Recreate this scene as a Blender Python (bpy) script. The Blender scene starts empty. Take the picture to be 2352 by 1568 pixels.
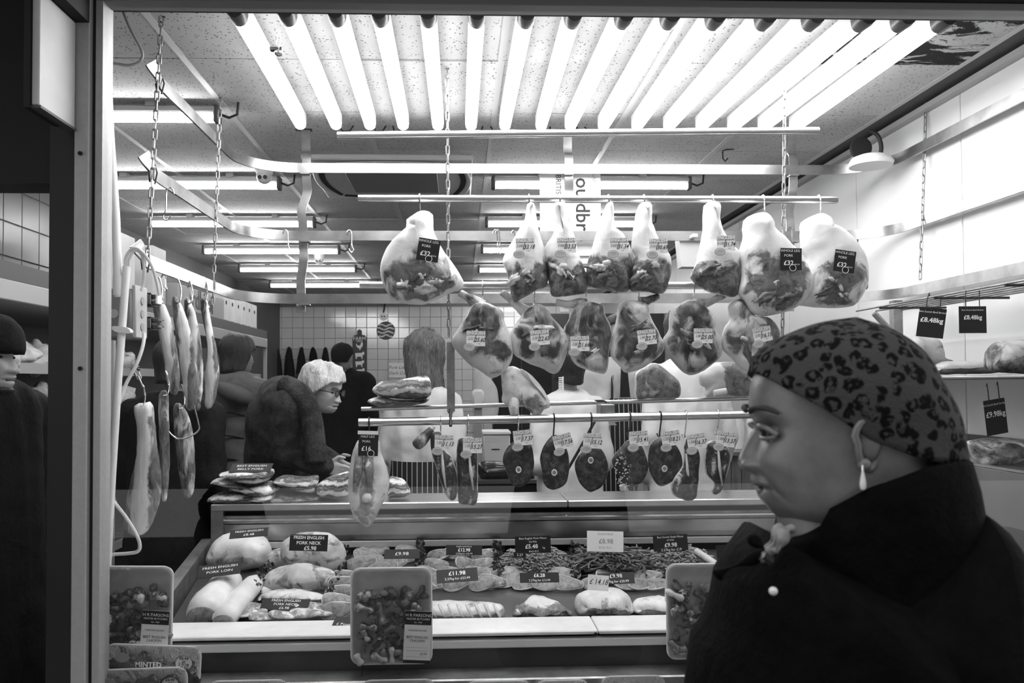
import bpy, bmesh, math, random
from mathutils import Vector as V, Matrix, Euler, noise

S = bpy.context.scene
C = S.collection
random.seed(7)
R = math.radians

# ------------------------------------------------------------------ camera
FPX = 1870.0                      # focal length in pixels of the 2352 wide frame
PCX, PCY = 1123.0, 831.0          # principal point
CAMZ = 1.60
cam_data = bpy.data.cameras.new('camera')
cam = bpy.data.objects.new('camera', cam_data)
C.objects.link(cam)
cam_data.sensor_width = 36.0
cam_data.lens = FPX / 2352 * 36.0
cam_data.shift_x = (1176 - PCX) / 2352
cam_data.shift_y = (PCY - 784) / 2352
cam_data.clip_start = 0.05
cam_data.dof.use_dof = True
cam_data.dof.focus_distance = 3.1
cam_data.dof.aperture_fstop = 8.0
cam_rot = Matrix.Rotation(R(-2.08), 3, 'Z') @ Matrix.Rotation(R(91.5), 3, 'X') @ Matrix.Rotation(R(-0.33), 3, 'Z')
cam.matrix_world = Matrix.Translation((0, 0, CAMZ)) @ cam_rot.to_4x4()
S.camera = cam

# ------------------------------------------------------------------ world, exposure
w = bpy.data.worlds.new('overcast_street')
S.world = w
w.use_nodes = True
bgn = w.node_tree.nodes['Background']
bgn.inputs[0].default_value = (1, 1, 1, 1)
bgn.inputs[1].default_value = 1.10
S.view_settings.view_transform = 'Standard'
S.view_settings.look = 'None'
S.view_settings.exposure = 0.38
S.view_settings.gamma = 1.0
S.view_settings.use_curve_mapping = False

# ------------------------------------------------------------------ helpers
def P(px, py, Y):
    """photo pixel -> world point on the plane at distance Y"""
    d = cam_rot @ V(((px - PCX) / FPX, -(py - PCY) / FPX, -1.0))
    return V((0, 0, CAMZ)) + d * (Y / d.y)
def PX(px, py, X):
    d = cam_rot @ V(((px - PCX) / FPX, -(py - PCY) / FPX, -1.0))
    return V((0, 0, CAMZ)) + d * (X / d.x)
def PZ(px, py, Z):
    d = cam_rot @ V(((px - PCX) / FPX, -(py - PCY) / FPX, -1.0))
    return V((0, 0, CAMZ)) + d * ((Z - CAMZ) / d.z)
def mpp(Y): return Y / FPX
def lerp(a, b, t): return a + (b - a) * t
def sstep(a, b, x):
    t = max(0.0, min(1.0, (x - a) / (b - a))); return t * t * (3 - 2 * t)
def interp(tab, x):
    if x <= tab[0][0]: return tab[0][1]
    for (x0, y0), (x1, y1) in zip(tab, tab[1:]):
        if x <= x1:
            t = (x - x0) / (x1 - x0)
            return y0 + (y1 - y0) * t
    return tab[-1][1]
def sinterp(tab, x):
    """Catmull-Rom through the table"""
    n = len(tab)
    if x <= tab[0][0]: return tab[0][1]
    if x >= tab[-1][0]: return tab[-1][1]
    for i in range(n - 1):
        if x <= tab[i + 1][0]:
            x0, y0 = tab[i]; x1, y1 = tab[i + 1]
            t = (x - x0) / (x1 - x0); h = x1 - x0
            m0 = (y1 - tab[i - 1][1]) / (x1 - tab[i - 1][0]) if i > 0 else (y1 - y0) / h
            m1 = (tab[i + 2][1] - y0) / (tab[i + 2][0] - x0) if i + 2 < n else (y1 - y0) / h
            t2, t3 = t * t, t * t * t
            return (2*t3 - 3*t2 + 1) * y0 + (t3 - 2*t2 + t) * h * m0 + (-2*t3 + 3*t2) * y1 + (t3 - t2) * h * m1

ORG = {}
_tmp = bpy.data.scenes.new('workshop')          # modifiers and fonts are evaluated here, away from the full scene
def evaluated_mesh(o):
    _tmp.collection.objects.link(o)
    with bpy.context.temp_override(scene=_tmp, view_layer=_tmp.view_layers[0]):
        dg = bpy.context.evaluated_depsgraph_get()
    me = bpy.data.meshes.new_from_object(o.evaluated_get(dg), depsgraph=dg)
    bpy.data.objects.remove(o)
    return me
def tag(o, label=None, cat=None, group=None, kind=None):
    if label: o['label'] = label
    if cat: o['category'] = cat
    if group: o['group'] = group
    if kind: o['kind'] = kind
    return o
def thing(name, loc, label=None, cat=None, group=None):
    o = bpy.data.objects.new(name, None)
    o.empty_display_size = 0.05
    C.objects.link(o)
    o.location = loc
    ORG[o.name] = V(loc)
    return tag(o, label, cat, group)
def link(name, me, mat, parent=None, org=None):
    o = bpy.data.objects.new(name, me)
    C.objects.link(o)
    if mat is not None and not me.materials:
        me.materials.append(mat)
    if parent is not None:
        o.parent = parent
    ORG[o.name] = V(org) if org is not None else V((0, 0, 0))
    return o

class MB:
    """collects shapes in world coordinates; build() makes ONE mesh object of them"""
    def __init__(s):
        s.v = []; s.f = []; s.att = {}
    def add(s, vs, fs):
        n = len(s.v)
        s.v += [V(p) for p in vs]
        s.f += [tuple(i + n for i in f) for f in fs]
        return s
    def box(s, a, b, rot=None, bev=0.0):
        a = V(a); b = V(b)
        lo = V((min(a.x, b.x), min(a.y, b.y), min(a.z, b.z))); hi = V((max(a.x, b.x), max(a.y, b.y), max(a.z, b.z)))
        c = (lo + hi) / 2; h = (hi - lo) / 2
        if bev > 0:
            bev = min(bev, h.x * .49, h.y * .49, h.z * .49)
            vs = []
            idx = {}
            for sx in (-1, 1):
                for sy in (-1, 1):
                    for sz in (-1, 1):
                        for ax in range(3):
                            p = V((sx * (h.x - bev), sy * (h.y - bev), sz * (h.z - bev)))
                            p[ax] += (sx, sy, sz)[ax] * bev
                            idx[(sx, sy, sz, ax)] = len(vs); vs.append(p)
            fs = []
            for ax in range(3):
                o1, o2 = [k for k in range(3) if k != ax]
                for sg in (-1, 1):
                    q = []
                    for (u, v_) in ((-1, -1), (1, -1), (1, 1), (-1, 1)):
                        k = [0, 0, 0]; k[ax] = sg; k[o1] = u; k[o2] = v_
                        q.append(idx[(k[0], k[1], k[2], ax)])
                    fs.append(tuple(q))
            for ax in range(3):
                o1, o2 = [k for k in range(3) if k != ax]
                for u in (-1, 1):
                    for v_ in (-1, 1):
                        k0 = [0, 0, 0]; k1 = [0, 0, 0]
                        k0[ax] = -1; k1[ax] = 1
                        for k in (k0, k1): k[o1] = u; k[o2] = v_
                        fs.append((idx[(*k0, o1)], idx[(*k1, o1)], idx[(*k1, o2)], idx[(*k0, o2)]))
            for sx in (-1, 1):
                for sy in (-1, 1):
                    for sz in (-1, 1):
                        fs.append(tuple(idx[(sx, sy, sz, ax)] for ax in range(3)))
        else:
            vs = [V((sx * h.x, sy * h.y, sz * h.z)) for sx in (-1, 1) for sy in (-1, 1) for sz in (-1, 1)]
            fs = [(0, 1, 3, 2), (4, 6, 7, 5), (0, 4, 5, 1), (2, 3, 7, 6), (0, 2, 6, 4), (1, 5, 7, 3)]
        if rot is not None:
            vs = [rot @ p for p in vs]
        return s.add([p + c for p in vs], fs)
    def cyl(s, p0, p1, r0, r1=None, n=16, cap=True):
        r1 = r0 if r1 is None else r1
        return s.tube([V(p0), V(p1)], [r0, r1], n, cap=cap)
    def tube(s, pts, r, n=8, cap=True, closed=False, flat=1.0, up=None):
        pts = [V(p) for p in pts]
        m = len(pts)
        rs = r if isinstance(r, (list, tuple)) else [r] * m
        vs = []; fs = []
        t0 = None; nrm = None
        for i, p in enumerate(pts):
            if closed: t = pts[(i + 1) % m] - pts[i - 1]
            elif i == 0: t = pts[1] - pts[0]
            elif i == m - 1: t = pts[-1] - pts[-2]
            else: t = pts[i + 1] - pts[i - 1]
            if t.length < 1e-9: t = t0 or V((0, 0, 1))
            t = t.normalized()
            if nrm is None:
                a = up or (V((0, 0, 1)) if abs(t.z) < .9 else V((1, 0, 0)))
                nrm = (a - t * a.dot(t)).normalized()
            else:
                nrm = nrm - t * nrm.dot(t)
                if nrm.length < 1e-6: nrm = t.orthogonal()
                nrm.normalize()
            b = t.cross(nrm)
            for k in range(n):
                an = 2 * math.pi * k / n
                vs.append(p + (nrm * math.cos(an) * flat + b * math.sin(an)) * rs[i])
            t0 = t
        segs = m if closed else m - 1
        for i in range(segs):
            a = i * n; b_ = ((i + 1) % m) * n
            for k in range(n):
                fs.append((a + k, a + (k + 1) % n, b_ + (k + 1) % n, b_ + k))
        if cap and not closed:
            fs.append(tuple(reversed(range(n)))); fs.append(tuple(range((m - 1) * n, m * n)))
        return s.add(vs, fs)
    def ell(s, c, r, n=16, m=10, rot=None, amp=0.0, freq=8.0, seed=0.0):
        c = V(c); r = V(r) if not isinstance(r, (int, float)) else V((r, r, r))
        vs = [V((0, 0, 1))]
        for j in range(1, m):
            th = math.pi * j / m
            for i in range(n):
                ph = 2 * math.pi * i / n
                vs.append(V((math.sin(th) * math.cos(ph), math.sin(th) * math.sin(ph), math.cos(th))))
        vs.append(V((0, 0, -1)))
        fs = []
        for i in range(n): fs.append((0, 1 + i, 1 + (i + 1) % n))
        for j in range(m - 2):
            for i in range(n):
                a = 1 + j * n + i; b = 1 + j * n + (i + 1) % n
                fs.append((a, a + n, b + n, b))
        last = len(vs) - 1
        for i in range(n): fs.append((last, 1 + (m - 2) * n + (i + 1) % n, 1 + (m - 2) * n + i))
        out = []
        for p in vs:
            q = V((p.x * r.x, p.y * r.y, p.z * r.z))
            if amp:
                q = q * (1 + amp * noise.noise(p * freq * .25 + V((seed, seed * 1.7, seed * .3))))
            if rot is not None: q = rot @ q
            out.append(c + q)
        return s.add(out, fs)
    def prism(s, poly, y0, y1):
        """polygon of (x,z) extruded from y0 to y1"""
        n = len(poly)
        vs = [V((x, y0, z)) for x, z in poly] + [V((x, y1, z)) for x, z in poly]
        fs = [tuple(range(n)), tuple(reversed(range(n, 2 * n)))]
        for i in range(n):
            j = (i + 1) % n
            fs.append((j, i, i + n, j + n))
        return s.add(vs, fs)
    def band(s, pts, half, thick):
        """a flat bar on edge: path pts, vertical half height, thickness across"""
        n = len(pts); vs = []; fs = []
        for i, p in enumerate(pts):
            p = V(p)
            t = V(pts[min(i + 1, n - 1)]) - V(pts[max(i - 1, 0)]); t.normalize()
            sd = t.cross(V((0, 0, 1))).normalized() * thick / 2
            upv = sd.cross(t).normalized() * half
            vs += [p + sd + upv, p - sd + upv, p - sd - upv, p + sd - upv]
        for i in range(n - 1):
            for k in range(4):
                fs.append((4*i + k, 4*i + (k + 1) % 4, 4*i + 4 + (k + 1) % 4, 4*i + 4 + k))
        fs.append((3, 2, 1, 0)); fs.append(tuple(4 * (n - 1) + k for k in range(4)))
        return s.add(vs, fs)
    def lathe(s, prof, c, n=24, axis='Z'):
        c = V(c); vs = []; fs = []
        m = len(prof)
        for r_, z in prof:
            for k in range(n):
                a = 2 * math.pi * k / n
                q = V((r_ * math.cos(a), r_ * math.sin(a), z))
                if axis == 'Y': q = V((q.x, q.z, q.y))
                if axis == 'X': q = V((q.z, q.x, q.y))
                vs.append(c + q)
        for i in range(m - 1):
            for k in range(n):
                fs.append((i*n + k, i*n + (k + 1) % n, (i + 1)*n + (k + 1) % n, (i + 1)*n + k))
        fs.append(tuple(reversed(range(n)))); fs.append(tuple(range((m - 1)*n, m*n)))
        return s.add(vs, fs)
    def mesh(s, name, org, smooth=True, fixn=True):
        me = bpy.data.meshes.new(name)
        me.from_pydata([p - org for p in s.v], [], s.f)
        for k, vals in s.att.items():
            a = me.attributes.new(k, 'FLOAT', 'POINT')
            a.data.foreach_set('value', vals)
        if fixn:
            bm = bmesh.new(); bm.from_mesh(me)
            bmesh.ops.recalc_face_normals(bm, faces=bm.faces)
            bm.to_mesh(me); bm.free()
        if smooth:
            me.polygons.foreach_set('use_smooth', [True] * len(me.polygons))
            if smooth != 'full':
                try: me.set_sharp_from_angle(angle=R(40))
                except Exception: pass
        me.update()
        return me
    def base(s):
        xs = [p.x for p in s.v]; ys = [p.y for p in s.v]; zs = [p.z for p in s.v]
        return V(((min(xs) + max(xs)) / 2, (min(ys) + max(ys)) / 2, min(zs)))
    def build(s, name, mat, parent=None, label=None, cat=None, group=None, kind=None, smooth=True, fixn=True):
        org = ORG[parent.name] if parent is not None else s.base()
        o = link(name, s.mesh(name, org, smooth, fixn), mat, parent, org)
        if parent is None: o.location = org
        return tag(o, label, cat, group, kind)

def shared(name, me, loc, parent=None, rot=None, mat=None):
    """another object that shares mesh data ME, at world location LOC"""
    o = bpy.data.objects.new(name, me)
    C.objects.link(o)
    if parent is not None:
        o.parent = parent; o.location = V(loc) - ORG[parent.name]
    else:
        o.location = loc
    if rot is not None: o.rotation_euler = rot
    ORG[o.name] = V(loc)
    return o

# ------------------------------------------------------------------ materials
def _nt(name):
    m = bpy.data.materials.new(name); m.use_nodes = True
    return m, m.node_tree, m.node_tree.nodes['Principled BSDF']
def g3(v): return (v, v, v, 1)
def coords(nt, scale=(1, 1, 1), rnd=True, src='Object'):
    tc = nt.nodes.new('ShaderNodeTexCoord')
    mp = nt.nodes.new('ShaderNodeMapping'); mp.inputs['Scale'].default_value = scale
    nt.links.new(tc.outputs[src], mp.inputs['Vector'])
    if rnd:
        oi = nt.nodes.new('ShaderNodeObjectInfo')
        mu = nt.nodes.new('ShaderNodeMath'); mu.operation = 'MULTIPLY'; mu.inputs[1].default_value = 37.0
        nt.links.new(oi.outputs['Random'], mu.inputs[0])
        nt.links.new(mu.outputs[0], mp.inputs['Location'])
    return mp.outputs[0]
def tnoise(nt, vec, scale, detail=4, rough=.55, dist=0.0):
    n = nt.nodes.new('ShaderNodeTexNoise')
    n.inputs['Scale'].default_value = scale; n.inputs['Detail'].default_value = detail
    n.inputs['Roughness'].default_value = rough; n.inputs['Distortion'].default_value = dist
    nt.links.new(vec, n.inputs['Vector'])
    return n.outputs['Fac']
def ramp(nt, fac, stops, mode='LINEAR'):
    r_ = nt.nodes.new('ShaderNodeValToRGB'); r_.color_ramp.interpolation = mode
    el = r_.color_ramp.elements
    while len(el) < len(stops): el.new(0.5)
    for e, (p, v_) in zip(el, stops):
        e.position = p; e.color = g3(v_)
    nt.links.new(fac, r_.inputs[0])
    return r_.outputs[0]
def bump(nt, bsdf, h, strength, dist=0.01):
    b = nt.nodes.new('ShaderNodeBump'); b.inputs['Strength'].default_value = strength; b.inputs['Distance'].default_value = dist
    nt.links.new(h, b.inputs['Height']); nt.links.new(b.outputs[0], bsdf.inputs['Normal'])
def plain(name, c, rough=.5, metal=0.0, spec=.5, var=0.0, scale=20, stretch=(1, 1, 1), bmp=0.0):
    m, nt, b = _nt(name)
    b.inputs['Base Color'].default_value = g3(c)
    b.inputs['Roughness'].default_value = rough; b.inputs['Metallic'].default_value = metal
    b.inputs['Specular IOR Level'].default_value = spec
    if var or bmp:
        vec = coords(nt, stretch)
        f = tnoise(nt, vec, scale)
        if var:
            nt.links.new(ramp(nt, f, [(.3, max(0, c * (1 - var))), (.7, min(1, c * (1 + var)))]), b.inputs['Base Color'])
        if bmp: bump(nt, b, f, bmp)
    return m
def emit(name, L):
    m = bpy.data.materials.new(name); m.use_nodes = True; nt = m.node_tree
    nt.nodes.clear()
    e = nt.nodes.new('ShaderNodeEmission'); e.inputs[0].default_value = g3(1); e.inputs[1].default_value = L
    o = nt.nodes.new('ShaderNodeOutputMaterial'); nt.links.new(e.outputs[0], o.inputs[0])
    return m
def mathn(nt, op, a, b=None, c=None):
    n = nt.nodes.new('ShaderNodeMath'); n.operation = op
    for k, x in enumerate((a, b, c)):
        if x is None: continue
        if isinstance(x, (int, float)): n.inputs[k].default_value = x
        else: nt.links.new(x, n.inputs[k])
    return n.outputs[0]
def mixc(nt, fac, a, b):
    n = nt.nodes.new('ShaderNodeMix'); n.data_type = 'RGBA'
    nt.links.new(fac, n.inputs[0])
    for k, x in ((6, a), (7, b)):
        if isinstance(x, (int, float)): n.inputs[k].default_value = g3(x)
        else: nt.links.new(x, n.inputs[k])
    return n.outputs[2]

steel = plain('brushed_steel', .62, .28, 1.0, var=.18, scale=30, stretch=(1.5, 1.5, 30))
steel_dull = plain('dull_steel', .34, .42, .85, var=.3, scale=14)
rail_steel = plain('rail_steel', .42, .30, .95, var=.35, scale=7, stretch=(1, 1, 1))
chrome = plain('polished_steel', .7, .16, 1.0)
dark_steel = plain('dark_wire', .05, .4, .8)
alu = plain('grey_aluminium', .40, .5, .25, var=.06, scale=60)
white_paint = plain('white_paint', .72, .5, var=.06, scale=8)
white_plastic = plain('white_plastic', .74, .4)
grey_plastic = plain('grey_plastic', .3, .5)
dark_grey = plain('dark_grey', .07, .55)
black = plain('matt_black', .012, .7, spec=.3)
black_gloss = plain('black_gloss', .012, .25)
card_black = plain('black_card', .014, .5, spec=.3)
card_white = plain('white_card', .78, .5)
card_grey = plain('grey_card', .32, .5)
ink_white = plain('white_ink', .85, .5)
ink_black = plain('black_ink', .01, .5)
cardboard = plain('pale_cardboard', .62, .7, var=.08, scale=6)
rubber = plain('black_rubber', .015, .6)
# ================================================================== the shell
CEIL = CAMZ + 1.235
WG = 2.35                         # window plane
XR, XL, YB = 2.12, -2.62, 12.0    # right wall, left wall, back wall

def struct(mb, name, mat, **k):
    return mb.build(name, mat, kind='structure', **k)
floor_mat = plain('dark_floor_tiles', .10, .45, var=.25, scale=4)
struct(MB().box((-6, -4, -.1), (6, WG, 0)), 'floor_pavement', plain('street_paving', .12, .7, var=.3, scale=3), label='grey street paving outside the shop window', cat='paving')
struct(MB().box((XL - .1, WG, -.1), (XR + .1, YB + .1, 0)), 'floor', floor_mat, label='dark tiled shop floor behind the counter', cat='floor')

# ceiling: backing slab, mineral tiles, bars
def tile_mat(name, stain):
    m, nt, b = _nt(name)
    vec = coords(nt)
    big = tnoise(nt, vec, 2.2, 3)
    sp = nt.nodes.new('ShaderNodeTexVoronoi'); sp.inputs['Scale'].default_value = 75
    nt.links.new(vec, sp.inputs['Vector'])
    fine = tnoise(nt, vec, 140, 2)
    thr = mathn(nt, 'MULTIPLY', fine, .46)
    spot = mathn(nt, 'LESS_THAN', sp.outputs['Distance'], thr)
    sel = mathn(nt, 'GREATER_THAN', tnoise(nt, vec, 34, 2), .46)
    spot = mathn(nt, 'MULTIPLY', spot, sel)
    base = ramp(nt, big, [(.3, .44), (.7, .56)])
    col = mixc(nt, spot, base, .09)
    if stain:
        f = tnoise(nt, coords(nt, (1.2, 3.0, 1)), 2.4, 8, .68, 1.4)
        msk = ramp(nt, f, [(.46, 0), (.50, 1)])
        col = mixc(nt, msk, col, .02)
    nt.links.new(col, b.inputs['Base Color'])
    b.inputs['Roughness'].default_value = .9; b.inputs['Specular IOR Level'].default_value = .15
    bump(nt, b, mathn(nt, 'MULTIPLY', spot, -1.0), .25, .004)
    return m
ctile = tile_mat('mineral_ceiling_tile', False)
ctile_stained = tile_mat('water_stained_tile', True)
ceil = struct(MB().box((XL - .1, WG - .06, CEIL + .012), (XR + .1, YB + .1, CEIL + .1)), 'ceiling', plain('ceiling_void', .10, .9), label='suspended ceiling of speckled mineral tiles', cat='ceiling')
ORG[ceil.name] = V(ceil.location)
X0, Y0, TS = -1.034, 3.08, .6
tb = MB().box((-.2955, -.2975, -.006), (.2955, .2975, .008)); tile_me = tb.mesh('ceiling_tile', V((0, 0, 0)), smooth=False); tile_me.materials.append(ctile)
tile_me2 = tile_me.copy(); tile_me2.materials.clear(); tile_me2.materials.append(ctile_stained)
bar_m = plain('ceiling_bar', .50, .5)
nx0 = math.floor((XL - X0) / TS); nx1 = math.ceil((XR - X0) / TS)
ny0 = math.floor((WG - Y0) / TS); ny1 = math.ceil((YB - Y0) / TS)
rj = random.Random(3)
for i in range(nx0, nx1):
    for j in range(ny0, ny1):
        x = X0 + (i + .5) * TS; y = Y0 + (j + .5) * TS
        if x > XR + .02 or y > YB: continue
        st = (x > 1.2 and y < 3.1)
        missing = (i == -1 and j == -1 and False)
        shared('ceiling_tile', tile_me2 if st else tile_me, (x, y, CEIL + .002 + rj.uniform(-.002, .003)), ceil, rot=(rj.uniform(-.004, .004), rj.uniform(-.003, .003), 0))
for i in range(nx0, nx1 + 1):
    x = X0 + i * TS
    if x > XR - .02 or x < XL: continue
    MB().box((x - .013, WG, CEIL - .006), (x + .013, YB, CEIL + .012)).build('ceiling_bar', bar_m, ceil, smooth=False)
# wall angle strip along the ceiling edge
MB().box((XR - .05, WG, CEIL - .03), (XR - .005, YB, CEIL - .006)).build('edge_trim', plain('edge_trim', .42, .5), ceil, smooth=False)

# right wall: white panels with joints
wr = struct(MB().box((XR, WG - .05, 0), (XR + .1, YB, CEIL + .02)), 'wall_right', plain('white_wall_board', .70, .45, var=.04, scale=3), label='bright white panelled side wall', cat='wall')
ORG[wr.name] = V(wr.location)
y = 2.42
pm_ = plain('white_wall_panel', .76, .35, var=.03, scale=4)
while y < 8:
    MB().box((XR - .012, y + .003, 1.05), (XR, y + .897, CEIL - .03), bev=.003).build('wall_panel', pm_, wr, smooth=False)
    y += .9
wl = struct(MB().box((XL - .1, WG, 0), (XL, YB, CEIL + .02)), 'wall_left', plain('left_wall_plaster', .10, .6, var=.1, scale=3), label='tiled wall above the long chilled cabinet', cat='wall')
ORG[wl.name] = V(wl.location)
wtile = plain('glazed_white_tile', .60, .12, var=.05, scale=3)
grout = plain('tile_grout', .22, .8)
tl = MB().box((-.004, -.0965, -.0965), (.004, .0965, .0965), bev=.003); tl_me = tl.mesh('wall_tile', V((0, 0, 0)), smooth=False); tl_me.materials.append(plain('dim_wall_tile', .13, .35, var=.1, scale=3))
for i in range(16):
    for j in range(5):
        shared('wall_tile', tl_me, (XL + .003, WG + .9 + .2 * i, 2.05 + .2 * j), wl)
# back wall with square glazed tiles
wb = struct(MB().box((XL - .1, YB, 0), (XR + .1, YB + .1, CEIL + .02)), 'wall_back', grout, label='back wall of square white glazed tiles', cat='wall')
ORG[wb.name] = V(wb.location)
ts = .155
bt = MB().box((-ts/2 + .0025, -.006, -ts/2 + .0025), (ts/2 - .0025, .006, ts/2 - .0025), bev=.003); bt_me = bt.mesh('wall_tile', V((0, 0, 0)), smooth=False); bt_me.materials.append(wtile)
rest = MB(); nt_ = 0
xa = P(598, 800, YB).x
rt = random.Random(5)
for j in range(16):
    for i in range(-3, 33):
        x = xa + (i + .5) * ts; z = CEIL - .10 - (j + .5) * ts
        if x > XR - .05: continue
        if -1 < i < 24 and j < 12 and nt_ < 290:
            shared('wall_tile', bt_me, (x, YB - .003, z), wb, rot=(rt.uniform(-.006, .006), 0, rt.uniform(-.006, .006))); nt_ += 1
        else:
            rest.box((x - ts/2 + .0025, YB - .009, z - ts/2 + .0025), (x + ts/2 - .0025, YB, z + ts/2 - .0025))
rest.build('wall_tile', wtile, wb, kind='stuff', smooth=False)

# shop front: window_1 = frame + pane
def xz(px, py, Y=WG):
    p = P(px, py, Y); return p.x, p.z
xpost0 = P(178, 800, WG).x; xpost1 = P(212, 800, WG).x; xin0 = P(222, 800, WG).x; xin1 = P(238, 800, WG).x
ztop = P(1200, 19, WG).z
wn = thing('window_1', ((xin0 + 1.9) / 2, WG, 0)); tag(wn, 'large plate glass shop window in a grey metal frame', 'window', kind='structure')
MB().box((xpost0, WG - .03, 0), (xpost1, WG + .05, 3.2), bev=.003).build('frame_post', alu, wn, smooth=False)
MB().box((xpost1 + .001, WG - .024, 0), (xin0 - .012, WG + .05, 3.2)).build('frame_post', alu, wn, smooth=False)
MB().box((xin0 - .012, WG - .01, 0), (xin0, WG + .05, 3.2)).build('rubber_seal', rubber, wn, smooth=False)
MB().box((xin0, WG - .018, 0), (xin1, WG + .05, 3.2)).build('frame_post', alu, wn, smooth=False)
MB().box((xin0, WG - .02, ztop), (2.4, WG + .045, ztop + .022), bev=.002).build('frame_head', plain('head_frame', .16, .5), wn, smooth=False)
MB().box((-1.3, WG - .05, ztop + .022), (2.6, WG + .1, ztop + .5)).build('frame_head', black, wn, smooth=False)
MB().box((xin0, WG - .02, .60), (2.4, WG + .05, .66), bev=.002).build('frame_sill', alu, wn, smooth=False)
MB().box((xin0, WG - .02, 0), (2.4, WG + .05, .60)).build('stall_riser', dark_grey, wn, smooth=False)
# door post, dark side of it
struct(MB().box((P(121, 800, WG).x, WG - .025, 0), (xpost0 - .001, WG + .06, 3.2)), 'trim_1', plain('dark_door_post', .008, .6), label='dark door post beside the grey window frame', cat='post')
# screws heads / nicks on the post
for py in (352, 846):
    MB().lathe([(.001, -.004), (.006, -.003), (.006, .002)], P(184, py, WG - .032), 8, 'Y').build('screw', black, wn)
# glass
gm = bpy.data.materials.new('window_glass'); gm.use_nodes = True
nt = gm.node_tree; nt.nodes.clear()
tr = nt.nodes.new('ShaderNodeBsdfTransparent'); tr.inputs[0].default_value = g3(.985)
gl = nt.nodes.new('ShaderNodeBsdfGlossy'); gl.inputs['Roughness'].default_value = .0; gl.inputs[0].default_value = g3(1)
fr = nt.nodes.new('ShaderNodeFresnel'); fr.inputs[0].default_value = 1.45
mx = nt.nodes.new('ShaderNodeMixShader'); out = nt.nodes.new('ShaderNodeOutputMaterial')
nt.links.new(fr.outputs[0], mx.inputs[0]); nt.links.new(tr.outputs[0], mx.inputs[1]); nt.links.new(gl.outputs[0], mx.inputs[2]); nt.links.new(mx.outputs[0], out.inputs[0])
glass = gm
MB().add([(xin1 - .005, WG + .02, .66), (2.4, WG + .02, .66), (2.4, WG + .02, ztop + .01), (xin1 - .005, WG + .02, ztop + .01)], [(0, 1, 2, 3)]).build('pane', glass, wn, smooth=False)
# outer wall above and beside
struct(MB().box((-6, WG - .9, ztop + .45), (6, WG + .1, ztop + .6)), 'trim_2', black, label='black soffit above the shop front', cat='soffit')
struct(MB().box((-6, WG - .02, P(60, 425, WG).z), (P(121, 800, WG).x, WG + .1, 3.3)), 'trim_3', black, label='black fascia over the open doorway', cat='fascia')
struct(MB().box((-3.2, WG - .1, 0), (-2.45, WG + .1, 2.45)), 'wall_front', black, label='dark front wall beyond the doorway', cat='wall')
# side return panel hanging beside the post
xpan = xpost0 + .004
zp0 = P(178, 303, WG).z; zp1 = P(180, 64, WG).z
ypn = PX(90, 246, xpan).y
sp_ = thing('sign_return_panel', (xpan, ypn, zp0), 'pale painted side panel of the sign box beside the window', 'panel')
MB().box((xpan - .02, ypn, zp0), (xpan, WG - .034, zp1), bev=.002).build('panel_face', plain('pale_panel', .5, .45, var=.12, scale=4), sp_, smooth=False)
MB().box((xpan - .03, ypn, zp0 - .008), (xpan + .004, WG - .034, zp0 - .001)).build('bottom_edge', dark_grey, sp_, smooth=False)
MB().box((xpan - .035, ypn - .01, zp0 - .01), (xpan - .021, ypn + .15, zp1)).build('back_edge', black, sp_, smooth=False)
# black fascia slab covering the upper part of that panel
xb0 = PX(117, 0, xpan).y
MB().box((xpan - .035, ypn - .9, zp1 + .001), (xpost1, WG - .032, 3.2)).build('upper_box', black, sp_, smooth=False)
# unseen building added across the street to darken the glass reflections
fac = struct(MB().box((-14, -8.4, 0), (14, -8, 9.0)), 'wall_opposite_added', plain('added_facade', .07, .8, var=.3, scale=2), label='unseen dark building added across the street', cat='building')
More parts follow.
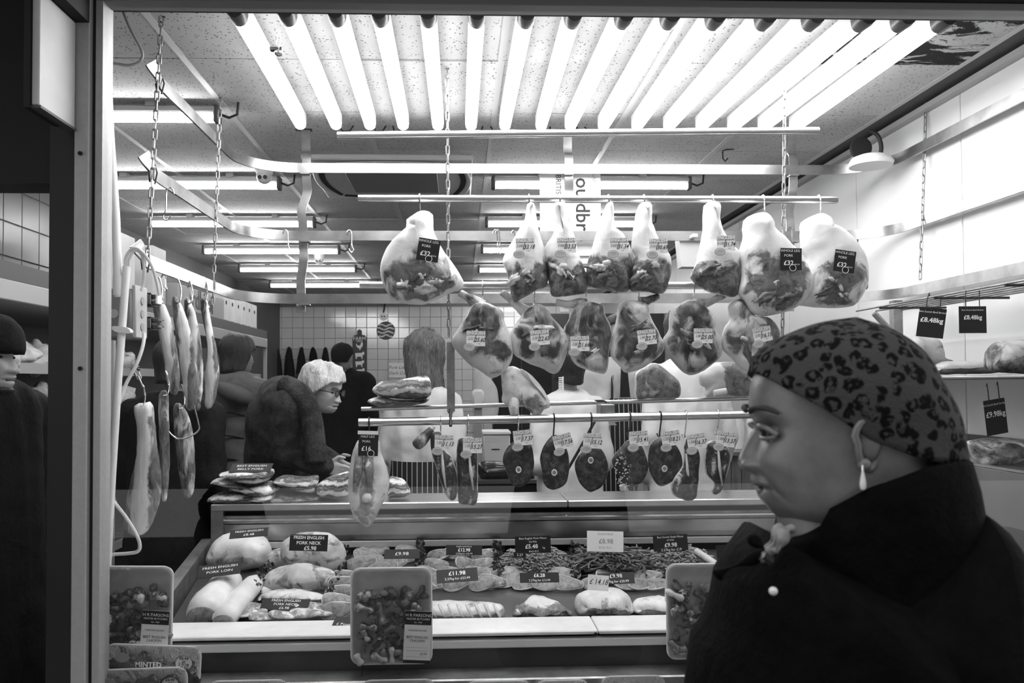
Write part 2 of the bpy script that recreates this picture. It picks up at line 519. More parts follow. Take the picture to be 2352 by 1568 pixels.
# ================================================================== lights
LED = emit('batten_diffuser_glow', 13.0)
TUBE = emit('rear_tube_glow', 30.0)
end_m = plain('grey_end_cap', .06, .4)
house_m = plain('batten_housing', .7, .5)
hL = CEIL - .055
xs_near = [540, 655, 770, 870, 982, 1096, 1211, 1320, 1438, 1544, 1649, 1765, 1875, 1992, 2083, 2177]
xs_far = [690, 772, 850, 926, 1006, 1082, 1160, 1243, 1310, 1386, 1463, 1536, 1610, 1683, 1753, 1825]
names16 = ['first', 'second', 'third', 'fourth', 'fifth', 'sixth', 'seventh', 'eighth', 'ninth', 'tenth', 'eleventh', 'twelfth', 'thirteenth', 'fourteenth', 'fifteenth', 'sixteenth']
yn = PZ(1100, 30, hL).y; yf = PZ(1100, 290, hL).y
for k in range(16):
    pn = P(xs_near[k], 30, yn); pf = P(xs_far[k], 290, yf)
    pn.z = pf.z = hL
    d = (pf - pn).normalized(); sd = V((d.y, -d.x, 0))
    t = thing('batten_light', (pn + pf) / 2, '%s glowing ceiling batten counting along the row from the chained rail corner' % names16[k], 'light', 'glowing battens above the window display')
    r_ = .0245
    m = MB(); prof = [(math.cos(a) * r_, math.sin(a) * r_ * .8) for a in [R(x) for x in range(180, 361, 20)]]
    prof += [(r_, .0085), (-r_, .0085)]
    vs = []; n = len(prof)
    a0 = pn + d * .05; a1 = pf
    for base in (a0, a1):
        for (u, z) in prof: vs.append(base + sd * u + V((0, 0, z)))
    fs = [(i, (i + 1) % n, n + (i + 1) % n, n + i) for i in range(n)] + [tuple(range(n)), tuple(range(n, 2 * n))]
    m.add(vs, fs).build('diffuser', LED, t)
    # housing channel on top, a little wider on one side
    h = MB()
    for base, sgn in ((a0, 0), (a1, 1)):
        pass
    hv = []
    for base in (a0, a1):
        for (u, z) in ((-.027, .007), (.027, .007), (.027, .050), (-.027, .050)): hv.append(base + sd * u + V((0, 0, z)))
    h.add(hv, [(0, 1, 5, 4), (1, 2, 6, 5), (2, 3, 7, 6), (3, 0, 4, 7), (0, 3, 2, 1), (4, 5, 6, 7)]).build('housing', house_m, t, smooth=False)
    c = MB(); cv = []
    prof2 = [(math.cos(a) * .029, math.sin(a) * .030) for a in [R(x) for x in range(180, 361, 20)]] + [(.029, .03), (-.029, .03)]
    n2 = len(prof2)
    for base, sc_ in ((pn - d * .01, .9), (pn, 1.0), (pn + d * .05, 1.0), (pn + d * .056, .92)):
        for (u, z) in prof2: cv.append(base + sd * u * sc_ + V((0, 0, z * sc_)))
    cf = [tuple(range(n2)), tuple(range(3 * n2, 4 * n2))]
    for q in range(3): cf += [(q*n2 + i, q*n2 + (i + 1) % n2, (q + 1)*n2 + (i + 1) % n2, (q + 1)*n2 + i) for i in range(n2)]
    c.add(cv, cf).build('end_cap', end_m, t)
    e = MB(); ev = []
    for base, sc_ in ((a1, .96), (a1 + d * .012, .8)):
        for (u, z) in prof2: ev.append(base + sd * u * .85 * sc_ + V((0, 0, z * .7 * sc_)))
    e.add(ev, [tuple(range(n2)), tuple(range(n2, 2*n2))] + [(i, (i + 1) % n2, n2 + (i + 1) % n2, n2 + i) for i in range(n2)]).build('end_cap', white_plastic, t)
    if k in (1, 2, 3, 5, 6, 7, 8, 9, 11):
        s_ = 1 if k % 3 else -1
        q0 = a1 + d * .008 + V((0, 0, .01)); q1 = q0 + sd * .05 * s_ + d * .10 + V((0, 0, .01)); q2 = q0 + sd * .06 * s_ + d * .16 + V((0, 0, .045))
        pts = [q0, lerp(q0, q1, .5) + V((0, 0, -.025)), q1 + V((0, 0, -.01)), q2]
        MB().tube(pts, .004, 6).build('cable', rubber, t)
# rear rows of tube lights across the shop
rear = [(270, 100, 525), (425, 120, 660), (513, 366, 742), (575, 473, 786), (617, 553, 822), (653, 620, 860)]
rr = [(425, 1122, 1582), (513, 1108, 1480), (573, 1098, 1420), (618, 1092, 1370), (655, 1088, 1350), (683, 1086, 1330)]
for side, row in (('puffer coat customer', rear), ('hanging lamb legs', rr)):
    for k, (py, x0, x1) in enumerate(row):
        zl = CEIL - .075
        p1 = PZ(x1, py + 3, zl)
        y = p1.y
        if side[0] == 'p': xa_, xb_ = -2.24, -1.03
        else: xa_, xb_ = .185, 1.385
        t = thing('tube_light', ((xa_ + xb_) / 2, y, zl), '%s ceiling tube light from the window in the row above the %s' % (names16[k], side), 'light', 'tube lights across the shop ceiling')
        MB().cyl((xa_ + .03, y, zl), (xb_ - .03, y, zl), .017, n=12).build('tube', TUBE, t)
        MB().box((xa_ + .02, y - .03, zl + .02), (xb_ - .02, y + .03, zl + .05), bev=.006).build('housing', plain('tube_housing', .4, .5) if k == 0 else bpy.data.materials['tube_housing'], t, smooth=False)
        for xx, s_ in ((xa_ + .02, -1), (xb_ - .02, 1)):
            MB().box((xx - .012, y - .03, zl - .022), (xx + .012, y + .03, zl + .055), bev=.008).build('end_cap', dark_grey, t)
        q = V((xb_ - .01, y, zl + .02))
        MB().tube([q, q + V((.04, .0, -.015)), q + V((.075, 0, .0)), q + V((.08, 0, .055))], .006, 6).build('cable', rubber, t)
        for xx in (xa_ + .3, xb_ - .3):
            MB().box((xx - .02, y - .034, zl + .045), (xx + .02, y + .034, zl + .075)).build('bracket', grey_plastic, t, smooth=False)
# ================================================================== flat rails, chains, hooks bars
def spline(pts, n=8, closed=False):
    pts = [V(p) for p in pts]; out = []; m = len(pts)
    rng = range(m) if closed else range(m - 1)
    for i in rng:
        if closed: p0, p1, p2, p3 = pts[i - 1], pts[i], pts[(i + 1) % m], pts[(i + 2) % m]
        else: p0, p1, p2, p3 = pts[max(i - 1, 0)], pts[i], pts[i + 1], pts[min(i + 2, m - 1)]
        for k in range(n):
            t = k / n; t2 = t * t; t3 = t2 * t
            out.append(.5 * ((2 * p1) + (p2 - p0) * t + (2*p0 - 5*p1 + 4*p2 - p3) * t2 + (3*p1 - p0 - 3*p2 + p3) * t3))
    if not closed: out.append(pts[-1])
    return out
YBK = 3.92
for nm, h, yfl, last in (('topmost', 1.04, 2.74, (2352, 238)), ('middle', .713, 2.68, (2352, 438)), ('lowest', .409, 2.62, (2352, 632))):
    z = CAMZ + h; xl_, xr_ = -1.025, 2.06
    pts = [V((xl_ - .008, yfl + .01, z + .045)), V((xl_ + .004, yfl + .035, z + .016)), V((xl_, yfl + .09, z)), V((xl_, yfl + .3, z))]
    pts = spline(pts, 5)
    rr_ = .26
    pts.append(V((xl_, YBK - rr_, z)))
    for a in range(10, 91, 10):
        pts.append(V((xl_ + rr_ - rr_ * math.cos(R(a)), YBK - rr_ + rr_ * math.sin(R(a)), z)))
    for a in range(0, 91, 10):
        pts.append(V((xr_ - rr_ + rr_ * math.sin(R(a)), YBK - rr_ + rr_ * math.cos(R(a)), z)))
    pts.append(V((xr_, 2.5, z)))
    t = thing('hanging_rail', (.5, YBK, z - .024), '%s of the three curved flat steel rails around the display' % nm, 'rail', 'curved flat hanging rails')
    MB().band(pts, .0235, .008).build('flat_bar', rail_steel, t)
    for x in (-1.025,):
        for yy in (yfl + .08,):
            MB().tube([V((x - .012, yy, z - .03)), V((x - .02, yy + .01, z)), V((x + .0, yy + .015, z + .03)), V((x + .012, yy, z + .0)), V((x + .008, yy - .01, z - .04))], .003, 6).build('rail_clip', dark_steel, t)
# vertical straps behind the rails
for px, where in ((700, 'near the security cameras'), (1307, 'in front of the egg board'), (1832, 'over the whole pork legs')):
    p = PZ(px, 292, CEIL); X = p.x; Y = YBK + .018
    ctl = [(0, CEIL), (0, CEIL - .10), (.004, CAMZ + 1.11), (.004, CAMZ + 1.0), (.004, CAMZ + .93), (-.02, CAMZ + .84), (-.014, CAMZ + .77), (-.014, CAMZ + .66), (-.010, CAMZ + .60), (-.024, CAMZ + .50), (-.024, CAMZ + .43), (-.024, CAMZ + .345)]
    t = thing('rail_strap', (X, Y, CAMZ + .345), 'vertical bent steel strap %s' % where, 'strap', 'bent straps carrying the rails')
    vs = []; fs = []
    pth = spline([V((X + dx, Y + (.012 if i % 3 == 1 else 0), z)) for i, (dx, z) in enumerate(ctl)], 4)
    for q in pth: vs += [q + V((-.021, -.004, 0)), q + V((.021, -.004, 0)), q + V((.021, .004, 0)), q + V((-.021, .004, 0))]
    for i in range(len(pth) - 1):
        for k in range(4): fs.append((4*i + k, 4*i + (k + 1) % 4, 4*i + 4 + (k + 1) % 4, 4*i + 4 + k))
    fs += [(0, 1, 2, 3), tuple(4 * (len(pth) - 1) + k for k in range(4))]
    MB().add(vs, fs).build('strap_bar', rail_steel, t)
    MB().box((X - .05, Y - .02, CEIL - .006), (X + .03, Y + .02, CEIL - .001)).build('ceiling_plate', dark_steel, t, smooth=False)
    for h in (1.04, .713, .409):
        MB().box((X - .022, YBK - .010, CAMZ + h - .03), (X + .022, YBK + .03, CAMZ + h - .024)).build('rail_seat', steel_dull, t, smooth=False)
# chains
lk = []
for i in range(24):
    a = 2 * math.pi * i / 24
    lk.append(V((.0058 * math.cos(a), 0, .0145 * (1 if math.sin(a) > 0 else -1) * (abs(math.sin(a)) > 1e-6) * .0 + .0058 * math.sin(a) + (.0135 if math.sin(a) >= 0 else -.0135))))
link_me = MB().tube(lk, .0028, 7, closed=True).mesh('chain_link', V((0, 0, 0)))
chain_m = plain('galvanised_chain', .34, .4, .7, var=.2, scale=40)
link_me.materials.append(chain_m)
def chain(p0, p1, label, pitch=.0335):
    p0, p1 = V(p0), V(p1); d = p1 - p0; n = int(d.length / pitch); u = d.normalized()
    t = thing('hanging_chain', p1, label, 'chain', 'galvanised chains from the ceiling')
    q = V((0, 0, -1)).rotation_difference(u)
    for i in range(n):
        c = p0 + u * (i + .5) * pitch
        e = (q.to_matrix() @ Matrix.Rotation(R(90 * (i % 2) + 20 + 25 * noise.noise(c * 9)), 3, 'Z')).to_euler()
        shared('chain_link', link_me, c, t, rot=e)
    MB().tube([p0 + V((.012, 0, .0)), p0 + V((0, 0, .006)), p0 + V((-.008, 0, -.008)), p0 + V((0, 0, -.018))], .003, 6).build('ceiling_hook', dark_steel, t)
chain(P(371, 40, 2.73), P(338, 610, 2.60), 'long galvanised chain at the front ends of the rails')
chain(P(507, 216, 3.47), P(487, 735, 3.42), 'galvanised chain hanging at the curved rail corner')
chain(P(1027, 140, 3.145), P(1031, 772, 3.145), 'chain between the whole pork leg and first lamb leg')
chain(P(1803, 150, 3.145), P(1797, 775, 3.145), 'chain hanging between the two neighbouring pork legs')
chain(P(2127, 236, 3.55), P(2113, 655, 3.50), 'chain hanging against the white side wall')

# round bars
YH = 3.12
bars = {}
for nm, a, b, r_, Y, lab in (
    ('A', (775, 311), (1880, 300), .0145, YH, 'empty top steel bar close under the ceiling battens'),
    ('B', (823, 456), (1922, 459), .0145, YH, 'steel bar carrying the legs of pork and lamb'),
    ('C', (826, 655), (1990, 656), .0145, YH, 'steel bar carrying the shoulders of lamb'),
    ('D', (830, 939), (1800, 912), .0085, YH + .10, 'thin back bar of the lower rack with cuts on it'),
    ('E', (824, 970), (1800, 950), .0155, YH - .04, 'thick front bar of the lower rack carrying steaks')):
    p, q = P(*a, Y), P(*b, Y)
    t = thing('hook_bar', (p + q) / 2, lab, 'bar', 'round steel hook bars')
    MB().cyl(p, q, r_, n=18).build('bar_tube', steel, t)
    d = (q - p).normalized()
    for e, s_ in ((p, -1), (q, 1)):
        MB().cyl(e + d * s_ * .0005, e - d * s_ * .006, r_ * .82, n=18).build('tube_end', dark_steel if nm != 'D' else white_plastic, t)
    bars[nm] = (p, q, r_)
def bar_at(nm, px):
    p, q, r_ = bars[nm]
    lo, hi = 0.0, 1.0
    X = P(px, 800, p.y).x
    return lerp(p, q, (X - p.x) / (q.x - p.x)), r_
def hook(nm, px, bot, label, mat=None, parent=None, r_=.0030):
    """an S hook over bar nm at pixel column px, reaching down to pixel BOT"""
    c, rb = bar_at(nm, px)
    rb += r_
    pts = []
    for a in range(200, 20, -20): pts.append(c + V((.0, rb * math.cos(R(a)), rb * math.sin(R(a)))) if False else c + V((0, -rb * math.cos(R(a)), rb * math.sin(R(a)))))
    pts = [c + V((0, rb * math.cos(R(a)), rb * math.sin(R(a)))) for a in range(-20, 201, 20)]
    b = P(*bot, c.y - rb)
    pts += [lerp(pts[-1], b, .5), b]
    pts += [b + V((.002, .008, -.012)), b + V((0, .022, -.014)), b + V((-.003, .03, -.004))]
    o = MB().tube(pts, r_, 7).build('meat_hook', mat or chrome, parent, label=label, cat='hook' if parent is None else None, group='steel meat hooks' if parent is None else None)
    return o
# rack hangers
t = thing('rack_hanger', P(1035, 975, YH), 'flat dark steel hanger from the chain to the lower rack', 'hanger')
a, b = P(1026, 786, YH), P(1045, 945, YH)
MB().box((a.x, YH - .006, b.z), (b.x, YH + .03, a.z)).build('hanger_bar', steel_dull, t, smooth=False)
p = P(1035, 945, YH - .05)
MB().cyl(P(1035, 940, YH - .02), P(1035, 978, YH - .07), .006).build('rod', dark_steel, t)
MB().lathe([(.006, -.006), (.011, -.004), (.011, .004), (.006, .006)], P(1035, 946, YH), 8).build('nut', steel_dull, t)
t = thing('rack_clamp', P(1395, 966, YH), 'square steel clamp joining the two bars of the lower rack', 'clamp')
a, b = P(1376, 928, YH + .02), P(1408, 962, YH + .02)
MB().box((a.x, YH - .02, b.z), (b.x, YH + .085, a.z), bev=.003).build('block', steel_dull, t, smooth=False)
MB().tube([P(1366, 920, YH + .1), P(1385, 920, YH + .08), P(1396, 924, YH + .06), P(1397, 945, YH + .02)], .004, 6).build('clip', dark_steel, t)
# loose empty hooks on the flat rails
def loose_hook(px, py, Y, s, label, flip=1, mat=None):
    p = P(px, py, Y); m = mpp(Y)
    pts = [V((-6 * flip, 0, 4)), V((-4 * flip, 0, -4)), V((2 * flip, 0, -8)), V((7 * flip, 0, -2)), V((8 * flip, 0, 14)), V((9 * flip, 0, 40)), V((14 * flip, 0, 52)), V((8 * flip, 0, 60)), V((0, 0, 50))]
    pts = spline([p + V((q.x * m * s, (q.x * .3) * m * s, -q.z * m * s)) for q in pts], 4)
    MB().tube(pts, .0026, 6).build('meat_hook', mat or chrome, None, label=label, cat='hook', group='steel meat hooks')
loose_hook(655, 534, YBK - .012, .75, 'empty hook on the middle rail before the strap')
loose_hook(801, 534, YBK - .012, .75, 'empty hook on the middle rail after the strap')
loose_hook(392, 440, 2.9, 1.1, 'large empty hook on the sloping arm of the middle rail', -1)
loose_hook(1136, 534, YBK - .012, .8, 'first of three hooks bunched on the middle rail')
loose_hook(1142, 534, YBK - .016, .8, 'second of three hooks bunched on the middle rail')
loose_hook(1178, 534, YBK - .012, .6, 'single hook beside the bunched three')
loose_hook(1815, 527, YBK - .012, .7, 'empty hook behind the chain of the pork legs')
loose_hook(1975, 535, YBK - .012, .75, 'empty hook past the last pork leg', -1, dark_steel)
for px, py, Y, nm in ((375, 635, 2.95, 'first'), (435, 660, 3.15, 'second'), (472, 678, 3.35, 'third')):
    loose_hook(px, py, Y, .55, '%s hook on the lowest rail arm above the pork sides' % nm)
# hook screwed in the ceiling
for px, py, lab in ((1660, 342, 'dark hook screwed into a joint of the ceiling tiles'),):
    p = PZ(px, py, CEIL - .002)
    MB().tube([p + V((.06, 0, 0)), p + V((.02, 0, -.003)), p + V((.0, 0, -.01)), p + V((0, 0, -.05)), p + V((.012, 0, -.066)), p + V((.026, 0, -.05))], .004, 6).build('ceiling_hook', dark_steel, None, label=lab, cat='hook')
# ================================================================== conduits beside the window
YC = 2.52
white_cable = plain('white_cable', .62, .45)
t = thing('conduit_pipe', P(246, 680, YC), 'upper white plastic conduit running down beside the frame', 'pipe')
MB().tube([P(246, 156, YC), P(252, 300, YC), P(266, 500, YC), P(271, 640, YC), P(272, 682, YC)], .0125, 14).build('pipe', white_plastic, t)
MB().lathe([(.0125, -.03), (.0155, -.03), (.0155, .03), (.0125, .03)], P(272, 655, YC), 14).build('coupling', white_plastic, t)
MB().tube(spline([P(272, 2, YC), P(284, 30, YC), P(302, 72, YC), P(326, 118, YC), P(324, 138, YC), P(310, 147, YC), P(290, 150, YC), P(262, 146, YC), P(250, 152, YC), P(248, 160, YC)], 5), .0045, 8).build('cable', plain('grey_cable', .25, .5), t)
t = thing('conduit_pipe', P(246, 1310, YC), 'lower white conduit with a clip and arching cables', 'pipe')
MB().tube([P(291, 612, YC), P(283, 720, YC), P(272, 860, YC), P(258, 1080, YC), P(246, 1310, YC)], .0115, 14).build('pipe', white_plastic, t)
c = P(279, 757, YC - .012)
cl = []
for i in range(24):
    a = 2 * math.pi * i / 24
    cl.append((c.x + .028 * math.copysign(abs(math.cos(a)) ** .6, math.cos(a)), c.z + .0095 * math.sin(a) - .006 * math.cos(a)))
MB().prism(cl, c.y - .004, c.y + .02).build('clip', white_plastic, t)
for off in (0, 9):
    MB().tube(spline([P(289 + off, 614, YC), P(288 + off, 596, YC), P(296 + off * .6, 578, YC), P(309, 570 + off * .3, YC), P(326, 578 + off, YC), P(346, 606, YC + .05), P(358, 640, YC + .08), P(366, 678, YC + .1)] if off == 0 else [P(297, 614, YC), P(297, 596, YC), P(306, 578, YC), P(318, 576, YC), P(328, 590, YC + .02), P(331, 620, YC + .04), P(329, 650, YC + .06), P(325, 668, YC + .06)], 5), .0048, 8).build('cable', white_cable, t)
MB().box(P(357, 675, YC + .1), P(372, 700, YC + .14), bev=.003).build('plug', white_plastic, t)
# junction box with black relays
t = thing('junction_box', P(285, 780, 2.62), 'grey plastic junction box with black terminal blocks', 'junction box')
a, b = P(232, 662, 2.60), P(303, 778, 2.60)
MB().box((a.x, 2.60, b.z), (b.x, 2.70, a.z), bev=.008).build('body', plain('box_grey', .20, .5), t)
MB().box((b.x - .004, 2.606, b.z + .004), (b.x + .010, 2.70, a.z + .012), bev=.004).build('side_cover', plain('box_pale', .42, .5), t)
for k in range(3):
    MB().lathe([(.013, 0), (.013, .003), (.011, .003)], V((b.x + .010, 2.655, a.z - .035 - .042 * k)), 18, 'X').build('knockout', plain('knockout_grey', .30, .5) if k == 0 else bpy.data.materials['knockout_grey'], t)
MB().lathe([(.014, -.002), (.014, .002)], V((a.x + .04, 2.599, (a.z + b.z) / 2)), 18, 'Y').build('knockout', bpy.data.materials['box_pale'], t)
for py0, py1 in ((672, 702), (727, 757)):
    p0, p1 = P(322, py0, 2.72), P(347, py1, 2.72)
    blk = MB().box((p0.x, 2.72, p1.z), (p1.x, 2.78, p0.z), bev=.002).build('terminal_block', black_gloss, t, smooth=False)
    for k in range(6):
        x = lerp(p0.x, p1.x, (k + .5) / 6)
        MB().box((x - .0008, 2.717, p1.z + .006), (x + .0008, 2.72, p0.z - .006)).build('fin', grey_plastic, blk, smooth=False)
    for k in range(2):
        z = lerp(p1.z, p0.z, .25 + .5 * k)
        MB().box((p1.x, 2.73, z - .006), (p1.x + .02, 2.76, z + .006), bev=.002).build('connector', dark_grey, blk, smooth=False)
        MB().box((p1.x + .02, 2.735, z - .002), (p1.x + .03, 2.755, z + .002)).build('pin', chrome, blk, smooth=False)
o = MB().tube(spline([P(331, 765, 2.6), P(328, 795, 2.58), P(312, 840, 2.56), P(288, 885, 2.55), P(268, 945, 2.54), P(250, 1020, 2.53), P(241, 1085, 2.53), P(243, 1120, 2.53), P(262, 1152, 2.53), P(288, 1186, 2.53), P(312, 1225, 2.53), P(321, 1250, 2.53), P(316, 1266, 2.53), P(290, 1271, 2.53), P(258, 1274, 2.53), P(243, 1290, 2.53), P(238, 1308, 2.53)], 6), .0055, 8).build('power_cable', white_cable, None, label='white cable dangling from the junction box to the sill', cat='cable')

# ================================================================== display counter
ZL = .835
cab = thing('display_counter', (.4, 2.9, 0), 'long stainless steel window display counter full of meat', 'counter')
XCL, XCR = -1.02, 1.62
def zat(py, Y): return P(1100, py, Y).z
Yf_ = 2.50
ledge_m = plain('pale_steel_ledge', .80, .35, .0, var=.08, scale=12)
z0 = zat(1452, Yf_)
ybk = PZ(1100, 1418, z0).y
xj = PZ(1365, 1430, z0).x
MB().box((XCL + .06, Yf_, z0 - .012), (xj - .0015, ybk, z0), bev=.003).build('front_ledge', ledge_m, cab, smooth=False)
MB().box((xj + .0015, Yf_, z0 - .012), (XCR, ybk, z0), bev=.003).build('front_ledge', ledge_m, cab, smooth=False)
MB().box((XCL + .06, Yf_ + .03, zat(1474, Yf_)), (XCR, Yf_ + .05, z0 - .012)).build('shadow_gap', black, cab, smooth=False)
MB().box((XCL + .06, Yf_ + .004, zat(1490, Yf_)), (XCR, Yf_ + .04, zat(1471, Yf_)), bev=.003).build('bumper_strip', plain('pale_bumper', .70, .45), cab, smooth=False)
MB().box((XCL + .06, Yf_ + .012, .3), (XCR, Yf_ + .04, zat(1490, Yf_))).build('front_panel', plain('dark_front_panel', .035, .3), cab, smooth=False)
zs = zat(1536, Yf_)
MB().box((XCL + .10, Yf_ - .085, zs - .03), (XCR, Yf_ + .012, zs), bev=.004).build('lower_shelf', steel_dull, cab, smooth=False)
MB().box((XCL + .10, Yf_ - .085, zs - .25), (XCR, Yf_ - .078, zs - .031)).build('lower_front', steel_dull, cab, smooth=False)
sc_ = MB().lathe([(.001, -.003), (.006, -.002), (.006, .002)], P(1368, 1456, Yf_), 8, 'Y').build('screw', dark_steel, cab)
# deck, sloping up to the riser
YR = 3.40
zd0, zd1 = z0 - .025, zat(1268, YR)
deck_m = plain('white_deck', .5, .4, var=.1, scale=8)
MB().add([(XCL + .08, ybk, zd0), (XCR, ybk, zd0), (XCR, YR, zd1), (XCL, YR, zd1), (XCL + .08, ybk, zd0 - .03), (XCR, ybk, zd0 - .03), (XCR, YR, zd1 - .03), (XCL, YR, zd1 - .03)],
         [(0, 1, 2, 3), (7, 6, 5, 4), (0, 4, 5, 1), (1, 5, 6, 2), (2, 6, 7, 3), (3, 7, 4, 0)]).build('deck', plain('dark_deck', .05, .4), cab, smooth=False)
def deck(px, py, up=0.0):
    """point of the sloping deck seen at that pixel, raised by UP"""
    lo, hi = ybk - .3, YR + .3
    for _ in range(40):
        mid = (lo + hi) / 2; p = P(px, py, mid)
        zz = zd0 + (zd1 - zd0) * (mid - ybk) / (YR - ybk) + up
        if p.z > zz: lo = mid
        else: hi = mid
    return P(px, py, (lo + hi) / 2)
# riser
zt = zat(1150, YR)
YT = 3.66
def rb(py0, py1, dy, nm, mat, bev=.002):
    MB().box((XCL, YR - dy, zat(py1, YR)), (XCR, YR + .02, zat(py0, YR)), bev=bev).build(nm, mat, cab, smooth=False)
top_m = plain('steel_worktop', .5, .3, .9, var=.2, scale=6, stretch=(1, 8, 1))
xj2 = P(1303, 1150, YR).x
MB().box((XCL, YR - .02, zt - .028), (xj2 - .001, YT, zt), bev=.004).build('worktop', top_m, cab, smooth=False)
MB().box((xj2 + .001, YR - .02, zt - .028), (XCR, YT, zt), bev=.004).build('worktop', top_m, cab, smooth=False)
MB().box((XCL, YR + .03, zd1 - .1), (XCR, YT - .02, zt - .028)).build('riser_core', black, cab, smooth=False)
rb(1178, 1196, .004, 'riser_strip', steel_dull); rb(1184, 1190, .010, 'riser_lip', chrome)
rb(1197, 1236, .0, 'riser_panel', plain('mirror_panel', .30, .22, 1.0, var=.5, scale=3))
rb(1238, 1252, .012, 'riser_lip', plain('pale_lip', .62, .35))
MB().box((XCL, YR - .012, zat(1252, YR)), (XCL + .05, YR + .02, zt - .028)).build('riser_post', steel_dull, cab, smooth=False)
# left glass end: dark steel side board sloping up
MB().add([(XCL + .02, ybk - .1, zd0 - .05), (XCL + .07, ybk - .1, zd0 - .05), (XCL + .07, ybk - .1, zd0 + .055), (XCL + .02, ybk - .1, zd0 + .055),
          (XCL - .04, YR, zd1 - .05), (XCL + .0, YR, zd1 - .05), (XCL + .0, YR, zd1 + .07), (XCL - .04, YR, zd1 + .07)],
         [(0, 1, 2, 3), (4, 7, 6, 5), (0, 4, 5, 1), (1, 5, 6, 2), (2, 6, 7, 3), (3, 7, 4, 0)]).build('side_board', steel_dull, cab, smooth=False)
MB().box((XCL - .04, ybk, 0), (XCL - .02, YT, zd0)).build('end_panel', dark_grey, cab, smooth=False)
# long shelf edge in the middle of the deck (raised back half)
pa = deck(960, 1352); 
ysh = pa.y
zfront = P(1100, 1358, ysh).z; ztopb = zfront + .035
MB().box((P(985, 1352, ysh).x, ysh, zd0), (XCR, ysh + .008, P(1100, 1352, ysh).z)).build('deck_step', plain('dark_step', .03, .3), cab, smooth=False)
# ================================================================== meat
def meat_mat(name, fat=(.50, .80), lean=(.012, .10), vein=.55, scale=16, thr=.5, rough=.34, veins=.5, stretch=(1, 1, 1)):
    m, nt, b = _nt(name)
    vec = coords(nt, stretch)
    n1 = tnoise(nt, vec, scale, 5, .6, .8)
    n2 = tnoise(nt, vec, scale * 2.0, 6, .62, .8)
    n3 = tnoise(nt, vec, scale * .8, 3, .5, .3)
    fatc = ramp(nt, n3, [(.25, fat[0]), (.7, fat[1])])
    leanc = ramp(nt, n2, [(.30, lean[0]), (.50, lean[1]), (.62, lean[1] * 1.5 * (1 - veins) + vein * veins * .35), (.74, vein * veins + lean[1] * (1 - veins))])
    at = nt.nodes.new('ShaderNodeAttribute'); at.attribute_name = 'lean'
    f = mathn(nt, 'ADD', at.outputs['Fac'], mathn(nt, 'MULTIPLY', mathn(nt, 'SUBTRACT', n1, .5), 1.9))
    msk = ramp(nt, f, [(thr - .12, 0), (thr + .12, 1)])
    nt.links.new(mixc(nt, msk, fatc, leanc), b.inputs['Base Color'])
    b.inputs['Roughness'].default_value = rough
    b.inputs['Specular IOR Level'].default_value = .45
    bump(nt, b, n2, .35, .006)
    return m
lamb_m = meat_mat('lamb_leg_meat', fat=(.62, .86), lean=(.012, .12), scale=15, vein=.7, veins=.8)
pork_m = meat_mat('pork_leg_meat', fat=(.60, .88), lean=(.018, .15), scale=12, vein=.5, veins=.6)
shoulder_m = meat_mat('lamb_shoulder_meat', fat=(.34, .72), lean=(.010, .07), scale=10, vein=.5, veins=.5, stretch=(1, 1, .6))
steak_m = meat_mat('steak_meat', fat=(.4, .7), lean=(.007, .035), scale=20, vein=.32, veins=.5)
belly_m = meat_mat('belly_meat', fat=(.5, .8), lean=(.02, .13), scale=14, vein=.6, veins=.6, stretch=(.5, 1, 3.4))
slab_m = meat_mat('pork_side_meat', fat=(.45, .75), lean=(.02, .14), scale=15, vein=.5, veins=.6, stretch=(2.2, 1, .55))
fat_m = meat_mat('white_fat', fat=(.58, .85), lean=(.12, .3), scale=12)
chop_m = meat_mat('chop_meat', fat=(.6, .85), lean=(.09, .24), scale=24, vein=.6, veins=.4)
joint_m = meat_mat('joint_meat', fat=(.5, .78), lean=(.06, .22), scale=18, vein=.6, veins=.5)
def layer_mat(name):
    m, nt, b = _nt(name)
    tc = nt.nodes.new('ShaderNodeTexCoord'); oi = nt.nodes.new('ShaderNodeObjectInfo')
    sp = nt.nodes.new('ShaderNodeSeparateXYZ'); nt.links.new(tc.outputs['Object'], sp.inputs[0])
    vec = coords(nt)
    wob = tnoise(nt, vec, 11, 4, .55, .4)
    ph = mathn(nt, 'ADD', mathn(nt, 'MULTIPLY', sp.outputs['Z'], 46.0), mathn(nt, 'ADD', mathn(nt, 'MULTIPLY', wob, 3.2), mathn(nt, 'MULTIPLY', oi.outputs['Random'], 5.0)))
    tri = mathn(nt, 'PINGPONG', ph, 1.0)
    fine = tnoise(nt, coords(nt, (1, 1, 3)), 70, 4, .65)
    f = mathn(nt, 'ADD', tri, mathn(nt, 'MULTIPLY', mathn(nt, 'SUBTRACT', fine, .5), .9))
    col = ramp(nt, f, [(.18, .80), (.38, .55), (.52, .14), (.80, .05), (.95, .22)])
    nt.links.new(col, b.inputs['Base Color'])
    b.inputs['Roughness'].default_value = .35
    bump(nt, b, f, .5, .006)
    return m
layer_m = layer_mat('layered_belly')
bone_m = plain('bone', .62, .4, var=.15, scale=60)

